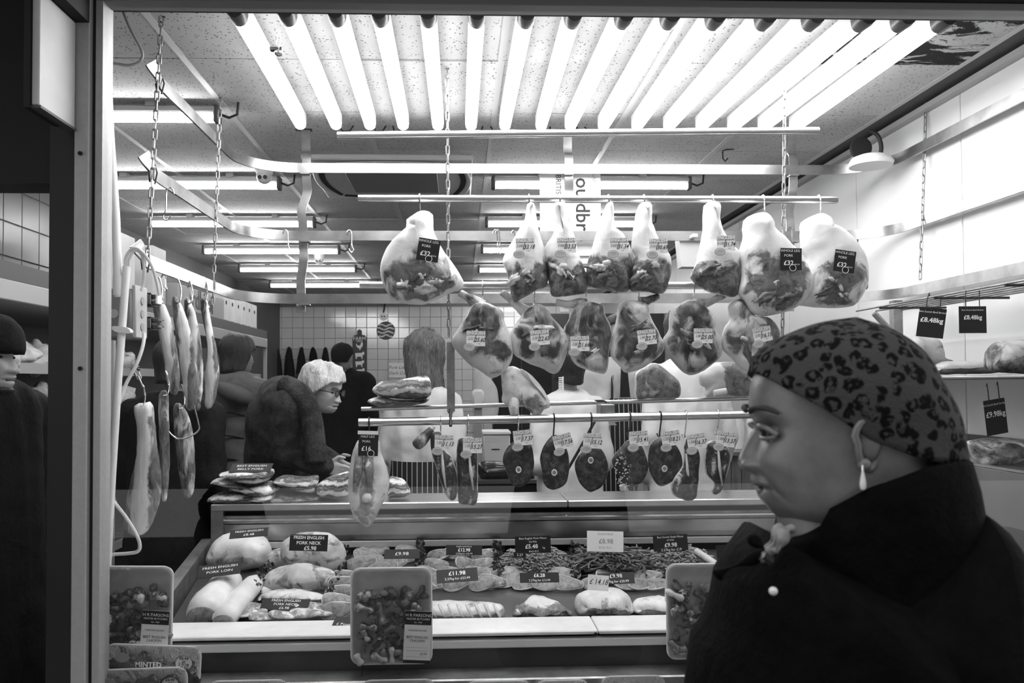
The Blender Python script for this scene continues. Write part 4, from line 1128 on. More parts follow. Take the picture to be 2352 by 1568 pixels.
# chop prototype: D shape with rind, shared by rows
def chop_mesh(nm, w_, h_, T, mat, lean=.85, rim=.1):
    ol = []
    for k in range(20):
        a = 2 * math.pi * k / 20
        x = math.cos(a); z = math.sin(a)
        if z < -.3: z = -.3 + (z + .3) * .25
        ol.append(V((x * w_ / 2 * (1 + .16 * z), 0, (z + .22 * x * x * (1 if z > 0 else 1.0) - .10 * math.sin(2 * a)) * h_ * .58)))
    mb = puff_mb(ol, 0, T, lean=lambda u, v, e, f: -.2 + (lean + .2) * sstep(rim * .6, rim * 1.8, e), amp=.003, n=36, K=6, world=True, k_loc=4, freq=30, seed=w_ * 90)
    me = mb.mesh(nm, V((0, 0, 0)), smooth='full', fixn=False); me.materials.append(mat)
    return me
chop_big = chop_mesh('pork_chop', .125, .075, .016, chop_m, .9, .20)
chop_lamb = chop_mesh('lamb_chop', .105, .066, .016, joint_m, .85, .24)
slice_m = chop_mesh('neck_slice', .11, .055, .014, chop_m, .55, .05)
def row(me, name, spots, lab, group, tilt=-55, yaw=0):
    spots = sorted(spots, key=lambda q: (round(q[1] / 14), q[0]))
    rr_ = random.Random(len(spots) * 7 + int(spots[0][0]))
    for qi, (px, py) in enumerate(spots):
        p = deck(px, py, .018)
        o = shared(name, me, p, rot=(R(tilt + rr_.uniform(-8, 8)), R(rr_.uniform(-14, 14)), R(yaw + rr_.uniform(-18, 18))))
        tag(o, '%s %s, counted from the back' % (names16[qi], lab), 'meat', group)
row(slice_m, 'neck_slice', [(575,1410),(610,1418),(655,1415),(700,1412),(735,1408),(640,1396),(590,1398),(712,1394)], 'flat neck slice in the row along the front ledge', 'neck slices along the front ledge', tilt=-70)
row(chop_big, 'pork_chop', [(775,1410),(780,1390),(786,1370),(792,1350),(797,1335)], 'pork chop in the column beside the hanging chicken tray', 'column of pork chops', tilt=-35)
row(chop_big, 'pork_chop', [(830,1300),(845,1282),(860,1270),(900,1300),(925,1285),(940,1272),(880,1312)], 'pork chop in the tray behind the middle chicken tray', 'pork chops behind the chicken tray', tilt=-50)
row(chop_lamb, 'lamb_chop', [(1010,1278),(1050,1275),(1115,1278),(1000,1302),(1075,1300),(1110,1300),(985,1322),(1030,1320),(1095,1322),(1125,1322),(1020,1342),(1050,1345),(1110,1345),(1130,1340),(985,1344)], 'rind-edged chop in the fan behind two black cards', 'fan of rind-edged chops', tilt=-45)
row(chop_big, 'pork_steak', [(1175,1335),(1215,1342),(1260,1345),(1300,1345),(1190,1322),(1295,1325)], 'pale pork steak in front of the pork mince', 'pale pork steaks', tilt=-55)
row(chop_lamb, 'beef_slice', [(1370,1342),(1440,1345),(1475,1345),(1510,1345),(1400,1330),(1490,1328)], 'beef slice in front of the beef strips', 'beef slices', tilt=-55)
# mince and strips: uncountable strands
def strands(name, lab, poly, n, r_, L, mat, seed, hgt):
    rr_ = random.Random(seed); mb = MB()
    xs = [p[0] for p in poly]; ys = [p[1] for p in poly]
    x0_, x1_, y0_, y1_ = min(xs), max(xs), min(ys), max(ys)
    for k in range(n):
        u = rr_.uniform(-1, 1); v_ = rr_.uniform(-1, 1)
        if u * u + v_ * v_ > 1.1: continue
        dome = math.sqrt(max(0, 1.12 - u * u - v_ * v_))
        px = (x0_ + x1_) / 2 + u * (x1_ - x0_) / 2
        c = deck(px, y1_ - (v_ + 1) / 2 * (y1_ - y0_) * .45, 0.0) + V((0, .0, hgt * dome * rr_.uniform(.75, 1.0)))
        a = rr_.uniform(0, 6.28); b = rr_.uniform(-.5, .5)
        pts = []; q = c.copy()
        for s_ in range(5):
            pts.append(q.copy()); q = q + V((math.cos(a), math.sin(a), math.sin(b) * .5)) * L / 4
            a += rr_.uniform(-.9, .9); b += rr_.uniform(-.5, .3)
        mb.tube(pts, r_ * rr_.uniform(.8, 1.15), 6)
    base = deck((x0_ + x1_) / 2, lerp(y0_, y1_, .78), 0)
    m2 = mb
    wx = (x1_ - x0_) / 2 * mpp(base.y)
    m2.ell(base + V((0, .03, 0)), (wx * .9, .11, hgt * .85), 18, 10)
    mb.att['lean'] = [.8] * len(mb.v)
    return mb.build(name, mat, None, label=lab, cat='mince', kind='stuff')
mince_m = meat_mat('mince_meat', fat=(.45, .7), lean=(.12, .34), scale=60, vein=.6, veins=.6)
strip_m = meat_mat('beef_strip_meat', fat=(.3, .5), lean=(.05, .16), scale=40, vein=.35, veins=.5)
strands('pork_mince', 'heap of pale pork mince behind its black card', [(1150, 1250), (1310, 1330)], 1200, .0032, .022, mince_m, 1, .095)
strands('beef_strips', 'heap of dark beef strips under the white price card', [(1325, 1250), (1490, 1332)], 620, .0036, .075, strip_m, 2, .09)
strands('beef_mince', 'heap of coarse beef mince beside the rolling pin shaped marrow bone', [(1480, 1250), (1640, 1330)], 1200, .0034, .022, mince_m, 3, .095)
o = MB().cyl(deck(1598, 1265, .09), deck(1652, 1300, .06), .013, n=14).build('marrow_bone', bone_m, None, label='long pale bone lying across the beef mince', cat='bone')
# front row on the ledge side
def slabf(pts, T, lab, name, mat, lean, **k): return lump(name, lab, pts, T, mat, None, lean, **k)
t = thing('rib_sheet', deck(1062, 1420), 'sheet of pale ribs lying along the front ledge', 'meat')
lump('rib_body', None, [(958,1395),(985,1383),(1040,1381),(1110,1384),(1150,1388),(1160,1405),(1150,1420),(1080,1422),(1000,1422),(958,1420)], .12, joint_m, None, lambda u, v, e, f: .28, parent=t)
for k in range(9):
    x = 972 + k * 21
    a = deck(x, 1418, .02); m_ = MB().tube([P(x - 6, 1388, a.y + .02), P(x, 1400, a.y - .012), P(x + 9, 1418, a.y - .006)], [.004, .006, .004], 8); m_.att['lean'] = [-.5] * len(m_.v)
    m_.build('rib', joint_m, t, smooth='full')
lump('ham_joint', 'smooth dark ham joint with a fatty flap on the ledge', [(1180,1415),(1182,1400),(1200,1385),(1232,1370),(1265,1376),(1295,1392),(1315,1412),(1300,1418),(1240,1420)], .16, chop_m, None, lambda u, v, e, f: .75 - .7 * (1 - sstep(.1, .35, v)), dy=-.02)
lump('gammon_joint', 'pale thick gammon joint carrying a white price card', [(1321,1400),(1323,1380),(1335,1362),(1370,1354),(1420,1352),(1445,1368),(1453,1395),(1440,1408),(1390,1412),(1335,1412)], .16, chop_m, None, lambda u, v, e, f: .15 + .4 * gz(u, v, .5, .6, .4, .3), dy=-.02)
lump('gammon_slice', 'flat pale gammon slice next to the last chicken tray', [(1455,1405),(1457,1385),(1475,1374),(1510,1370),(1545,1374),(1560,1395),(1550,1410),(1500,1412)], .14, chop_m, None, lambda u, v, e, f: .25, dy=-.02)
# garnish strips of dark plastic parsley between the trays
pars = plain('dark_parsley', .035, .45, var=.5, scale=50)
for k, (a, b, lab) in enumerate((((585, 1375), (618, 1322), 'parsley strip between the loins and neck steaks'), ((752, 1400), (800, 1285), 'parsley strip between the neck steaks and chops'), ((962, 1330), (966, 1268), 'parsley strip before the fan of chops'), ((1146, 1345), (1140, 1268), 'parsley strip between chops and pork mince'), ((1322, 1345), (1318, 1270), 'parsley strip between pork mince and beef strips'))):
    rr_ = random.Random(k); mb = MB(); A, B = deck(*a), deck(*b)
    for q in range(150):
        c = lerp(A, B, rr_.random()) + V((rr_.uniform(-.018, .018), rr_.uniform(-.01, .01), rr_.uniform(.0, .06)))
        rot = Euler((rr_.uniform(0, 6), rr_.uniform(0, 6), rr_.uniform(0, 6))).to_matrix()
        mb.add([c + rot @ V(p) for p in ((-.009, 0, 0), (0, -.007, .002), (.009, 0, 0), (0, .007, .003))], [(0, 1, 2, 3)])
    mb.box((min(A.x, B.x) - .002, min(A.y, B.y), zd0), (min(A.x, B.x) + .004, max(A.y, B.y), (A.z + B.z) / 2 + .03)) if k not in (0, 1) else None
    mb.build('parsley_strip', pars, None, label=lab, cat='garnish', group='parsley strips', kind='stuff', smooth=False)
# ================================================================== people
def remesh(mb, name, voxel, smooth_it=4):
    me = mb.mesh('tmp', V((0, 0, 0)), smooth=False)
    o = bpy.data.objects.new('tmp', me)
    r_ = o.modifiers.new('r', 'REMESH'); r_.mode = 'VOXEL'; r_.voxel_size = voxel
    if smooth_it:
        s_ = o.modifiers.new('s', 'SMOOTH'); s_.iterations = smooth_it; s_.factor = .5
    out = evaluated_mesh(o); bpy.data.meshes.remove(me)
    vs = [v_.co.copy() for v_ in out.vertices]; fs = [tuple(p.vertices) for p in out.polygons]
    bpy.data.meshes.remove(out)
    return vs, fs
def cap(mb, p0, r0, p1, r1, n=14):
    p0, p1 = V(p0), V(p1)
    mb.ell(p0, r0, n, 8); mb.ell(p1, r1, n, 8)
    if (p1 - p0).length > 1e-4: mb.cyl(p0, p1, r0, r1, n)
F_STD = [(0, .062), (.015, .080), (.05, .092), (.09, .098), (.135, .104), (.175, .100), (.20, .108), (.235, .106), (.263, .102), (.35, .098), (.478, .097), (.534, .104), (.629, .106), (.754, .100), (.87, .082), (.95, .052), (1, .0)]
F_W = [(0, .078), (.015, .092), (.05, .102), (.0926, .111), (.1356, .1175), (.175, .1155), (.20, .1245), (.235, .1235), (.263, .121), (.35, .118), (.478, .118), (.534, .124), (.629, .1256), (.754, .118), (.87, .095), (.95, .06), (1, .0)]
B_STD = [(0, .02), (.1, .045), (.25, .070), (.4, .088), (.6, .100), (.75, .096), (.88, .075), (.96, .045), (1, .0)]
W_STD = [(0, .030), (.04, .044), (.12, .056), (.25, .064), (.4, .070), (.55, .074), (.7, .073), (.84, .060), (.94, .038), (1, .0)]
F_SM = [(0, .058), (.05, .088), (.135, .102), (.263, .110), (.4, .111), (.534, .112), (.629, .115), (.754, .109), (.87, .0885), (.95, .056), (1, .0)]
NOSE = [(.24, .0), (.263, .016), (.29, .019), (.312, .0215), (.351, .019), (.413, .013), (.46, .006), (.52, .0)]
def head_grid(M, H=.24, F=F_STD, Wd=W_STD, B=B_STD, nose=1.0, nz=72, nph=84, ear_y=.012):
    mb = MB(); vs = []
    k = H / .24; f_s = sinterp(F, .629) / .115
    for j in range(nz + 1):
        t = j / nz
        t = t if t < .8 else .8 + .2 * math.sin((t - .8) / .2 * math.pi / 2)
        f = max(.0005, sinterp(F, t)) * k; b = max(.0005, sinterp(B, t)) * k; wd = max(.0005, sinterp(Wd, t)) * k
        nw = lerp(.019, .009, sstep(.28, .46, t)) * k
        for i in range(nph):
            ph = 2 * math.pi * i / nph
            c, s_ = math.cos(ph), math.sin(ph)
            e = 2 / 2.35
            x = wd * math.copysign(abs(s_) ** e, s_)
            if c > 0:
                fe = lerp(f, sinterp(F_SM, t) * k * (f_s), sstep(.012, .042, abs(x) / k))
            else: fe = b
            a = fe * math.copysign(abs(c) ** e, c)
            if c > 0:
                # lips sit in the middle only
                a += sinterp(NOSE, t) * k * nose * math.exp(-(x / nw) ** 2) if .24 < t < .52 else 0
                a += .011 * k * math.exp(-((t - .288) / .026) ** 2 - ((abs(x) / k - .017) / .008) ** 2) * nose
                # eye socket, lid, cheek, nasolabial fold
                a -= .013 * k * math.exp(-((t - .47) / .045) ** 2 - ((abs(x) / k - .033) / .019) ** 2)
                a += .0075 * k * math.exp(-((t - .462) / .022) ** 2 - ((abs(x) / k - .034) / .012) ** 2)
                a += .006 * k * math.exp(-((t - .33) / .07) ** 2 - ((abs(x) / k - .045) / .02) ** 2)
                a -= .0035 * k * math.exp(-((abs(x) / k - .020 - (.28 - t) * .18) / .0045) ** 2) * sstep(.10, .18, t) * (1 - sstep(.26, .32, t))
                a += .004 * k * math.exp(-((t - .545) / .03) ** 2 - ((abs(x) / k - .034) / .02) ** 2)
                a -= .003 * k * math.exp(-((t - .178) / .008) ** 2) * (abs(x) / k < .03)
            vs.append(M @ V((x, -a, t * H)))
    fs = []
    for j in range(nz):
        for i in range(nph):
            i2 = (i + 1) % nph
            fs.append((j*nph + i, j*nph + i2, (j + 1)*nph + i2, (j + 1)*nph + i))
    fs.append(tuple(reversed(range(nph)))); fs.append(tuple(range(nz*nph, (nz + 1)*nph)))
    mb.add(vs, fs)
    # ears
    for s_ in (-1, 1):
        ring = []; wk = sinterp(Wd, .44) / .0715
        for q in range(18):
            a = 2 * math.pi * q / 18
            ring.append(M @ V((s_ * (.0735 * wk + .006 * math.cos(a)) * k, ear_y * k - .017 * k * math.cos(a) * (1 if math.sin(a) > 0 else .75), (.100 + .028 * math.sin(a)) * k)))
        mb.tube(ring, .0042 * k, 7, closed=True)
        mb.ell(M @ V((s_ * .073 * wk * k, (ear_y + .002) * k, .105 * k)), V((.003 * k, .013 * k, .024 * k)), 10, 7, rot=M.to_3x3().normalized())
        mb.ell(M @ V((s_ * .078 * wk * k, (ear_y - .006) * k, .078 * k)), .0075 * k, 10, 7)
    return mb
def head_M(pos, face, H=.24, pitch=0.0, roll=0.0):
    """POS: chin level on the head axis; FACE: heading of the face in degrees, 0 = towards -Y, 90 = towards +X"""
    return Matrix.Translation(pos) @ Matrix.Rotation(R(face), 4, 'Z') @ Matrix.Rotation(R(pitch), 4, 'X') @ Matrix.Rotation(R(roll), 4, 'Y')
def hand_mb(w_, d, side, n_, k=1.0, curl=.5):
    """hand from wrist W along D; SIDE = thumb direction, N_ = palm normal; five curled fingers"""
    mb = MB(); w_, d, side, n_ = V(w_), V(d).normalized(), V(side).normalized(), V(n_).normalized()
    for u in (-.026, -.009, .009, .026):
        cap(mb, w_ + side * u * .6 * k, .014 * k, w_ + d * .085 * k + side * u * k, .012 * k, 8)
    for q, (u, L) in enumerate(((.028, .072), (.010, .082), (-.009, .076), (-.027, .060))):
        p = w_ + d * .085 * k + side * u * k; dd = d.copy()
        for sg, fr_ in enumerate((.45, .32, .23)):
            ang = curl * (.6 + .5 * sg)
            dd = (d * math.cos(ang) + n_ * math.sin(ang)).normalized()
            e = p + dd * L * fr_ * k
            cap(mb, p, (.0095 - .0012 * sg) * k, e, (.0088 - .0014 * sg) * k, 8); p = e
    p = w_ + d * .025 * k + side * .030 * k; e = p + (d * .6 + side * .8) * .035 * k; e2 = e + (d * .9 + side * .25 + n_ * .3).normalized() * .030 * k
    cap(mb, p, .013 * k, e, .011 * k, 8); cap(mb, e, .0105 * k, e2, .0085 * k, 8)
    return mb
def join(mbs):
    o = MB()
    for vs, fs in mbs: o.add(vs, fs)
    return o
def build_person(name, label, J, skin, coat, trousers=None, face=0, pitch=0, H=.235, head_args={}, hair=None, coat_fat=1.0, hands=True, hem=.75, group=None, wrinkle=.008, shoes=True, voxel=.013):
    """J: dict of world joints hip, neck, chin, shL, shR, elL, elR, haL, haR"""
    hip, neck = V(J['hip']), V(J['neck'])
    ax = (V(J['shR']) - V(J['shL'])).normalized()
    body = MB()
    cap(body, hip, .10, lerp(hip, neck, .75), .10); cap(body, lerp(hip, neck, .8), .07, neck, .052)
    cap(body, neck - V((0, 0, .03)), .052, V(J['chin']) + V((0, 0, .05)), .050)
    feet = []
    for s_ in (-1, 1):
        hp = hip + ax * .085 * s_; kn = V((hp.x, hp.y, hip.z * .52)); ft = V((hp.x, hp.y, .06))
        cap(body, hp, .075, kn, .052); cap(body, kn, .050, ft, .036); feet.append(ft)
    for a, b, c in (('shL', 'elL', 'haL'), ('shR', 'elR', 'haR')):
        cap(body, J[a], .046, J[b], .036); cap(body, J[b], .034, J[c], .026)
    parts = [remesh(body, 'b', .02, 3)]
    M = head_M(J['chin'], face, H, pitch)
    hg = head_grid(M, H, **head_args)
    parts.append((hg.v, hg.f))
    if hands:
        for b, c, s_ in (('elL', 'haL', -1), ('elR', 'haR', 1)):
            d = (V(J[c]) - V(J[b])).normalized()
            sd = V((0, 0, 1)) - d * d.z
            if sd.length < .3: sd = V((0, -1, 0)) - d * -d.y
            sd.normalize(); n_ = d.cross(sd) * (-s_)
            hm = hand_mb(V(J[c]) - d * .01, d, sd, n_, 1.0, .55)
            parts.append(remesh(hm, 'h', .006, 2))
    o = join(parts)
    org = V((hip.x, hip.y, 0.0))
    me = o.mesh(name, org, smooth='full', fixn=False)
    pobj = link(name, me, skin, None, org); pobj.location = org
    tag(pobj, label, 'person', group)
    kk_ = H / .24
    for s_ in (-1, 1):
        e_ = MB().ell(M @ (V((s_ * .034, -.0835, .110)) * kk_), (.0105 * kk_, .008 * kk_, .0055 * kk_), 12, 8, rot=M.to_3x3()).build('eye', bpy.data.materials.get('dark_eye') or plain('dark_eye', .02, .2), pobj, smooth='full')
        MB().tube([M @ (V((s_ * .014, -.104, .1315)) * kk_), M @ (V((s_ * .032, -.1005, .136)) * kk_), M @ (V((s_ * .050, -.088, .133)) * kk_)], .0025 * kk_, 6).build('eyebrow', bpy.data.materials.get('dark_brow') or plain('dark_brow', .05, .7), pobj, smooth='full')
    MB().tube([M @ (V((x, -.1025 + 12 * x * x, .0425 - 2 * x * x)) * kk_) for x in (-.022, -.011, 0, .011, .022)], .0028 * kk_, 6).build('mouth', bpy.data.materials.get('dark_mouth') or plain('dark_mouth', .08, .5), pobj, smooth='full')
    # coat
    cm = MB(); f = coat_fat
    shl, shr = V(J['shL']), V(J['shR'])
    cap(cm, shl, .075 * f, shr, .075 * f); cap(cm, lerp(shl, shr, .3), .105 * f, hip - ax * .06, .135 * f); cap(cm, lerp(shl, shr, .7), .105 * f, hip + ax * .06, .135 * f)
    cap(cm, lerp(shl, shr, .5), .11 * f, hip, .14 * f); cap(cm, neck, .058 * f, lerp(shl, shr, .5), .085 * f)
    if 'back' in J: cap(cm, J['back'], .15 * f, hip, .14 * f); cap(cm, lerp(V(J['back']), neck, .75), .09 * f, J['back'], .14 * f)
    hemp = V((hip.x, hip.y, hem))
    cap(cm, hip - ax * .06, .135 * f, hemp - ax * .07, .14 * f); cap(cm, hip + ax * .06, .135 * f, hemp + ax * .07, .14 * f)
    for a, b, c in (('shL', 'elL', 'haL'), ('shR', 'elR', 'haR')):
        cap(cm, J[a], .070 * f, J[b], .056 * f); cap(cm, J[b], .055 * f, lerp(V(J[b]), V(J[c]), .93), .043 * f)
    vs, fs = remesh(cm, 'c', voxel, 5)
    vs = [p + noise.noise_vector(V((p.x * 7, p.y * 7, p.z * 11))) * wrinkle + noise.noise_vector(p * 23) * wrinkle * .4 + (noise.noise_vector(V((p.x * 16, p.y * 16, p.z * 5 + 9))) * wrinkle * 1.1 if coat.name.startswith('white') else V((0, 0, 0))) for p in vs]
    k = MB().add(vs, fs)
    co = k.build('coat', coat, pobj, smooth='full', fixn=False)
    if trousers is not None:
        tm = MB()
        cap(tm, hip - ax * .05, .125, hip + ax * .05, .125)
        for s_, ft in zip((-1, 1), feet):
            hp = hip + ax * .085 * s_
            cap(tm, hp, .098, V((hp.x, hp.y, hip.z * .52)), .072); cap(tm, V((hp.x, hp.y, hip.z * .52)), .072, V((ft.x, ft.y, .10)), .058)
        vs, fs = remesh(tm, 't', .016, 3)
        vs = [p + noise.noise_vector(V((p.x * 9, p.y * 9, p.z * 14))) * .010 for p in vs]
        MB().add(vs, fs).build('trousers', trousers, pobj, smooth='full', fixn=False)
    if shoes:
        fd = V((math.sin(R(face)), -math.cos(R(face)), 0))
        for ft in feet:
            sm = MB(); cap(sm, V((ft.x, ft.y, .045)) - fd * .05, .042, V((ft.x, ft.y, .035)) + fd * .14, .032)
            sm.build('shoe', black, pobj, smooth='full')
    return pobj, M
def hair_shell(M, pobj, mat, H=.235, grow=1.10, back=None, rim=None, name='hair', F=F_STD, seed=0, rough=.006, W=W_STD, B=B_STD, front=.0):
    """hair or hat that follows the head: RIM(a) = lowest height (fraction of H) where a runs from 1 (face) to -1 (nape)"""
    k = H / .24; mb = MB(); nph = 72; nk = 16; vs = []
    for i in range(nph):
        ph = 2 * math.pi * i / nph; c, s_ = math.cos(ph), math.sin(ph)
        t0 = rim(c)
        for j in range(nk + 1):
            u = math.sin(j / nk * math.pi / 2)
            t = lerp(t0, 1.0, u)
            tt = min(t, 1.0)
            f = max(.0, sinterp(F, tt)); b = max(.0, sinterp(B, tt)); wd = max(.0, sinterp(W, tt))
            if t < .45: b = max(b, .085 if back is None else back); wd = max(wd, .066)
            g_ = .010 * math.sqrt(max(0, 1 - u)) + .003
            a = ((f + front) * c if c > 0 else b * c) * (grow if c < .3 else lerp(grow, 1.03, (c - .3) / .7)) + math.copysign(g_, c) * abs(c)
            x = wd * s_ * grow + g_ * s_
            z = t * .24 + .014 * u * (grow - 1) / .1
            p = V((x, -a, z)) * k
            nn = noise.noise_vector(V((p.x * 30 + seed, p.y * 30, p.z * 9))) * rough
            vs.append(M @ (p + nn))
    fs = []
    for i in range(nph):
        i2 = (i + 1) % nph
        for j in range(nk): fs.append((i*(nk + 1) + j, i2*(nk + 1) + j, i2*(nk + 1) + j + 1, i*(nk + 1) + j + 1))
    # turned-under edge
    n0 = len(vs)
    for i in range(nph):
        p = vs[i*(nk + 1)]; cc = M @ V((0, 0, rim(math.cos(2 * math.pi * i / nph)) * .24 * k)); vs.append(lerp(p, cc, .22))
    for i in range(nph):
        i2 = (i + 1) % nph; fs.append((n0 + i, n0 + i2, i2*(nk + 1), i*(nk + 1)))
    mb.add(vs, fs)
    return mb.build(name, mat, pobj, smooth='full')
def hair_mat(name, c0, c1, st=(60, 60, 6)):
    m, nt, b = _nt(name)
    f = tnoise(nt, coords(nt, st), 3.0, 5, .6, .6)
    nt.links.new(ramp(nt, f, [(.3, c0), (.7, c1)]), b.inputs['Base Color'])
    b.inputs['Roughness'].default_value = .45
    bump(nt, b, f, .8, .01)
    return m
def fabric(name, c, var=.25, scale=30, st=(1, 1, 1), bmp=.4, rough=.85, spec=.2):
    m, nt, b = _nt(name)
    f = tnoise(nt, coords(nt, st), scale, 5, .6)
    nt.links.new(ramp(nt, f, [(.3, c * (1 - var)), (.7, c * (1 + var))]), b.inputs['Base Color'])
    b.inputs['Roughness'].default_value = rough; b.inputs['Specular IOR Level'].default_value = spec
    if bmp: bump(nt, b, f, bmp, .01)
    return m
def stripe_mat(name, freq=60):
    m, nt, b = _nt(name)
    tc = nt.nodes.new('ShaderNodeTexCoord'); sp = nt.nodes.new('ShaderNodeSeparateXYZ'); nt.links.new(tc.outputs['Object'], sp.inputs[0])
    v_ = mathn(nt, 'FRACT', mathn(nt, 'MULTIPLY', sp.outputs['X'], freq))
    col = ramp(nt, mathn(nt, 'LESS_THAN', v_, .14), [(.0, .012), (1, .55)])
    nt.links.new(col, b.inputs['Base Color']); b.inputs['Roughness'].default_value = .8
    return m
skin_pale = plain('pale_skin', .42, .5, var=.08, scale=20)
skin_mid = plain('mid_skin', .22, .45, var=.10, scale=20)
white_coat = fabric('white_cotton_coat', .62, .04, 12, bmp=.3)
black_coat = fabric('black_wool_coat', .0035, .4, 60)
dark_coat = fabric('dark_coat', .007, .4, 40)
puffer = fabric('grey_quilted_coat', .10, .15, 10, bmp=.5, rough=.6)
jeans = fabric('faded_denim', .16, .5, 9, (1, 1, 1.6), bmp=.5)
dark_trousers = fabric('dark_trousers', .008, .3, 30)
stripes = stripe_mat('butcher_stripe', 38)
brown_hair = hair_mat('brown_hair', .025, .22)
dark_hair = hair_mat('dark_hair', .006, .04)
white_hair = hair_mat('white_hair', .38, .75, (40, 40, 14))
def fur_mat(name, a, b_):
    m, nt, b = _nt(name)
    vec = coords(nt, (1, 1, 1.0))
    f1 = tnoise(nt, vec, 16, 3, .5, .8); f2 = tnoise(nt, vec, 130, 4, .7)
    f = mathn(nt, 'ADD', mathn(nt, 'MULTIPLY', f1, .7), mathn(nt, 'MULTIPLY', f2, .45))
    nt.links.new(ramp(nt, f, [(.48, a), (.80, b_)]), b.inputs['Base Color'])
    b.inputs['Roughness'].default_value = .75; bump(nt, b, f2, 1.0, .012)
    return m
fur = fur_mat('dark_fur', .003, .075)

def stand(px_c, py_sh, Y, width, face, arms='down', lean=(0, 0, 0), hip_z=.92, sh_drop=.0):
    """joint set of a standing figure: shoulder line seen at PY_SH, centre column PX_C"""
    c = P(px_c, py_sh, Y); fd = V((math.sin(R(face)), -math.cos(R(face)), 0)); sd = V((math.cos(R(face)), math.sin(R(face)), 0))
    J = {'neck': c + V((0, 0, .07)) + fd * .01, 'chin': c + V((0, 0, .125)) + fd * .03}
    J['hip'] = V((c.x, c.y, hip_z)) - V(lean)
    for s_, k in ((1, 'L'), (-1, 'R')):
        sh = c - sd * s_ * -1 * width / 2
        J['sh' + k] = sh
        J['el' + k] = sh + V((0, 0, -.28)) + sd * s_ * .05 - fd * .03
        J['ha' + k] = J['el' + k] + V((0, 0, -.22)) + fd * .10
        if arms == 'front': J['ha' + k] = J['el' + k] + fd * .22 + V((0, 0, .02)) - sd * s_ * .06
    return J

# --- shop assistant seen from behind, brown wavy hair
J = stand(972, 925, 4.35, .30, 165, 'front', hip_z=.98)
p1, M1 = build_person('person', 'shop assistant in a white coat with wavy brown hair, seen from behind', J, skin_pale, white_coat, dark_trousers, face=165, H=.225, coat_fat=.90, hem=1.34)
hair_shell(M1, p1, brown_hair, .225, 1.36, rim=lambda c: .60 if c > .75 else (-.28 if c < .2 else lerp(-.28, .60, (c - .2) / .55)), rough=.024, seed=3, back=.10)
# striped apron tied around
ap = MB()
for k in range(21):
    a = R(-180 + 360 * k / 20)
    for z_ in (1.20, .42):
        r0 = .175 if z_ > .5 else .22
        ap.v.append(V((J['hip'].x + r0 * 1.0 * math.sin(a + R(165)), J['hip'].y - r0 * math.cos(a + R(165)), z_)))
for k in range(20): ap.f.append((2*k, 2*k + 2, 2*k + 3, 2*k + 1))
ap.build('apron', stripes, p1)
# --- assistant from behind with hair clip
J = stand(1308, 938, 4.15, .29, 200, 'front', hip_z=.98)
p2, M2 = build_person('person', 'shop assistant in a white coat bending, dark hair held by a pale comb clip', J, skin_pale, white_coat, dark_trousers, face=200, H=.22, pitch=-18, coat_fat=.90)
hair_shell(M2, p2, dark_hair, .22, 1.12, rim=lambda c: .62 if c > .6 else (.12 if c < .0 else lerp(.12, .62, c / .6)), rough=.008, seed=8)
cc = P(1288, 885, 3.99)
cl = MB()
for k in range(9): cl.box(cc + V((-.010, -.004, -.036 + .009 * k)), cc + V((.010, .004, -.031 + .009 * k)))
cl.box(cc + V((.008, -.004, -.038)), cc + V((.014, .004, .044)))
cl.build('hair_clip', card_white, p2, smooth=False)
st_ = P(1370, 960, 3.98); st2 = P(1300, 1085, 3.98)
MB().tube([P(1385, 925, 4.03), st_, lerp(st_, st2, .5) + V((0, -.01, 0)), st2], .007, 6).build('apron_strap', black, p2)
# --- man in striped apron facing the window
J = stand(1418, 860, 4.75, .40, 10, 'front', hip_z=1.0)
p3, M3 = build_person('person', 'man in a white shirt, dark tie and long striped butcher apron', J, skin_pale, white_coat, dark_trousers, face=10, H=.23)
hair_shell(M3, p3, dark_hair, .23, 1.05, rim=lambda c: .72 if c > .5 else (.3 if c < .0 else lerp(.3, .72, c / .5)))
fd = V((math.sin(R(10)), -math.cos(R(10)), 0)); sd = V((math.cos(R(10)), math.sin(R(10)), 0))
ap = MB()
zt_ = P(1430, 915, 4.6).z
for k in range(13):
    u = -1 + 2 * k / 12
    for z_, hw, fo in ((zt_, .10, .165), (zt_ - .12, .17, .175), (.95, .20, .185), (.5, .21, .20)):
        ap.v.append(V((J['hip'].x, J['hip'].y, z_)) + sd * u * hw + fd * (fo - .07 * u * u))
for k in range(12):
    for q in range(3): ap.f.append((4*k + q, 4*k + 4 + q, 4*k + 5 + q, 4*k + 1 + q))
ap.build('apron', stripes, p3)
for s_ in (-1, 1):
    MB().tube([V((J['hip'].x, J['hip'].y, zt_)) + sd * s_ * .095 + fd * .16, J['neck'] + sd * s_ * .06 + fd * .07 + V((0, 0, -.04)), J['neck'] + sd * s_ * .05 - fd * .04], .008, 6).build('apron_strap', stripes, p3)
MB().prism([(J['neck'].x - .012, J['neck'].z - .02), (J['neck'].x + .018, J['neck'].z - .02), (J['neck'].x + .035, J['neck'].z - .2), (J['neck'].x - .02, J['neck'].z - .2)], J['neck'].y - .175, J['neck'].y - .15).build('tie', black, p3)
# --- large assistant in white, back turned
J = stand(1576, 868, 3.98, .30, 190, 'down', hip_z=.98)
p4, M4 = build_person('person', 'broad assistant in a plain white coat behind the round steaks', J, skin_mid, white_coat, dark_trousers, face=190, H=.23, coat_fat=.94)
hair_shell(M4, p4, dark_hair, .23, 1.06, rim=lambda c: .72 if c > .5 else (.2 if c < .0 else lerp(.2, .72, c / .5)))
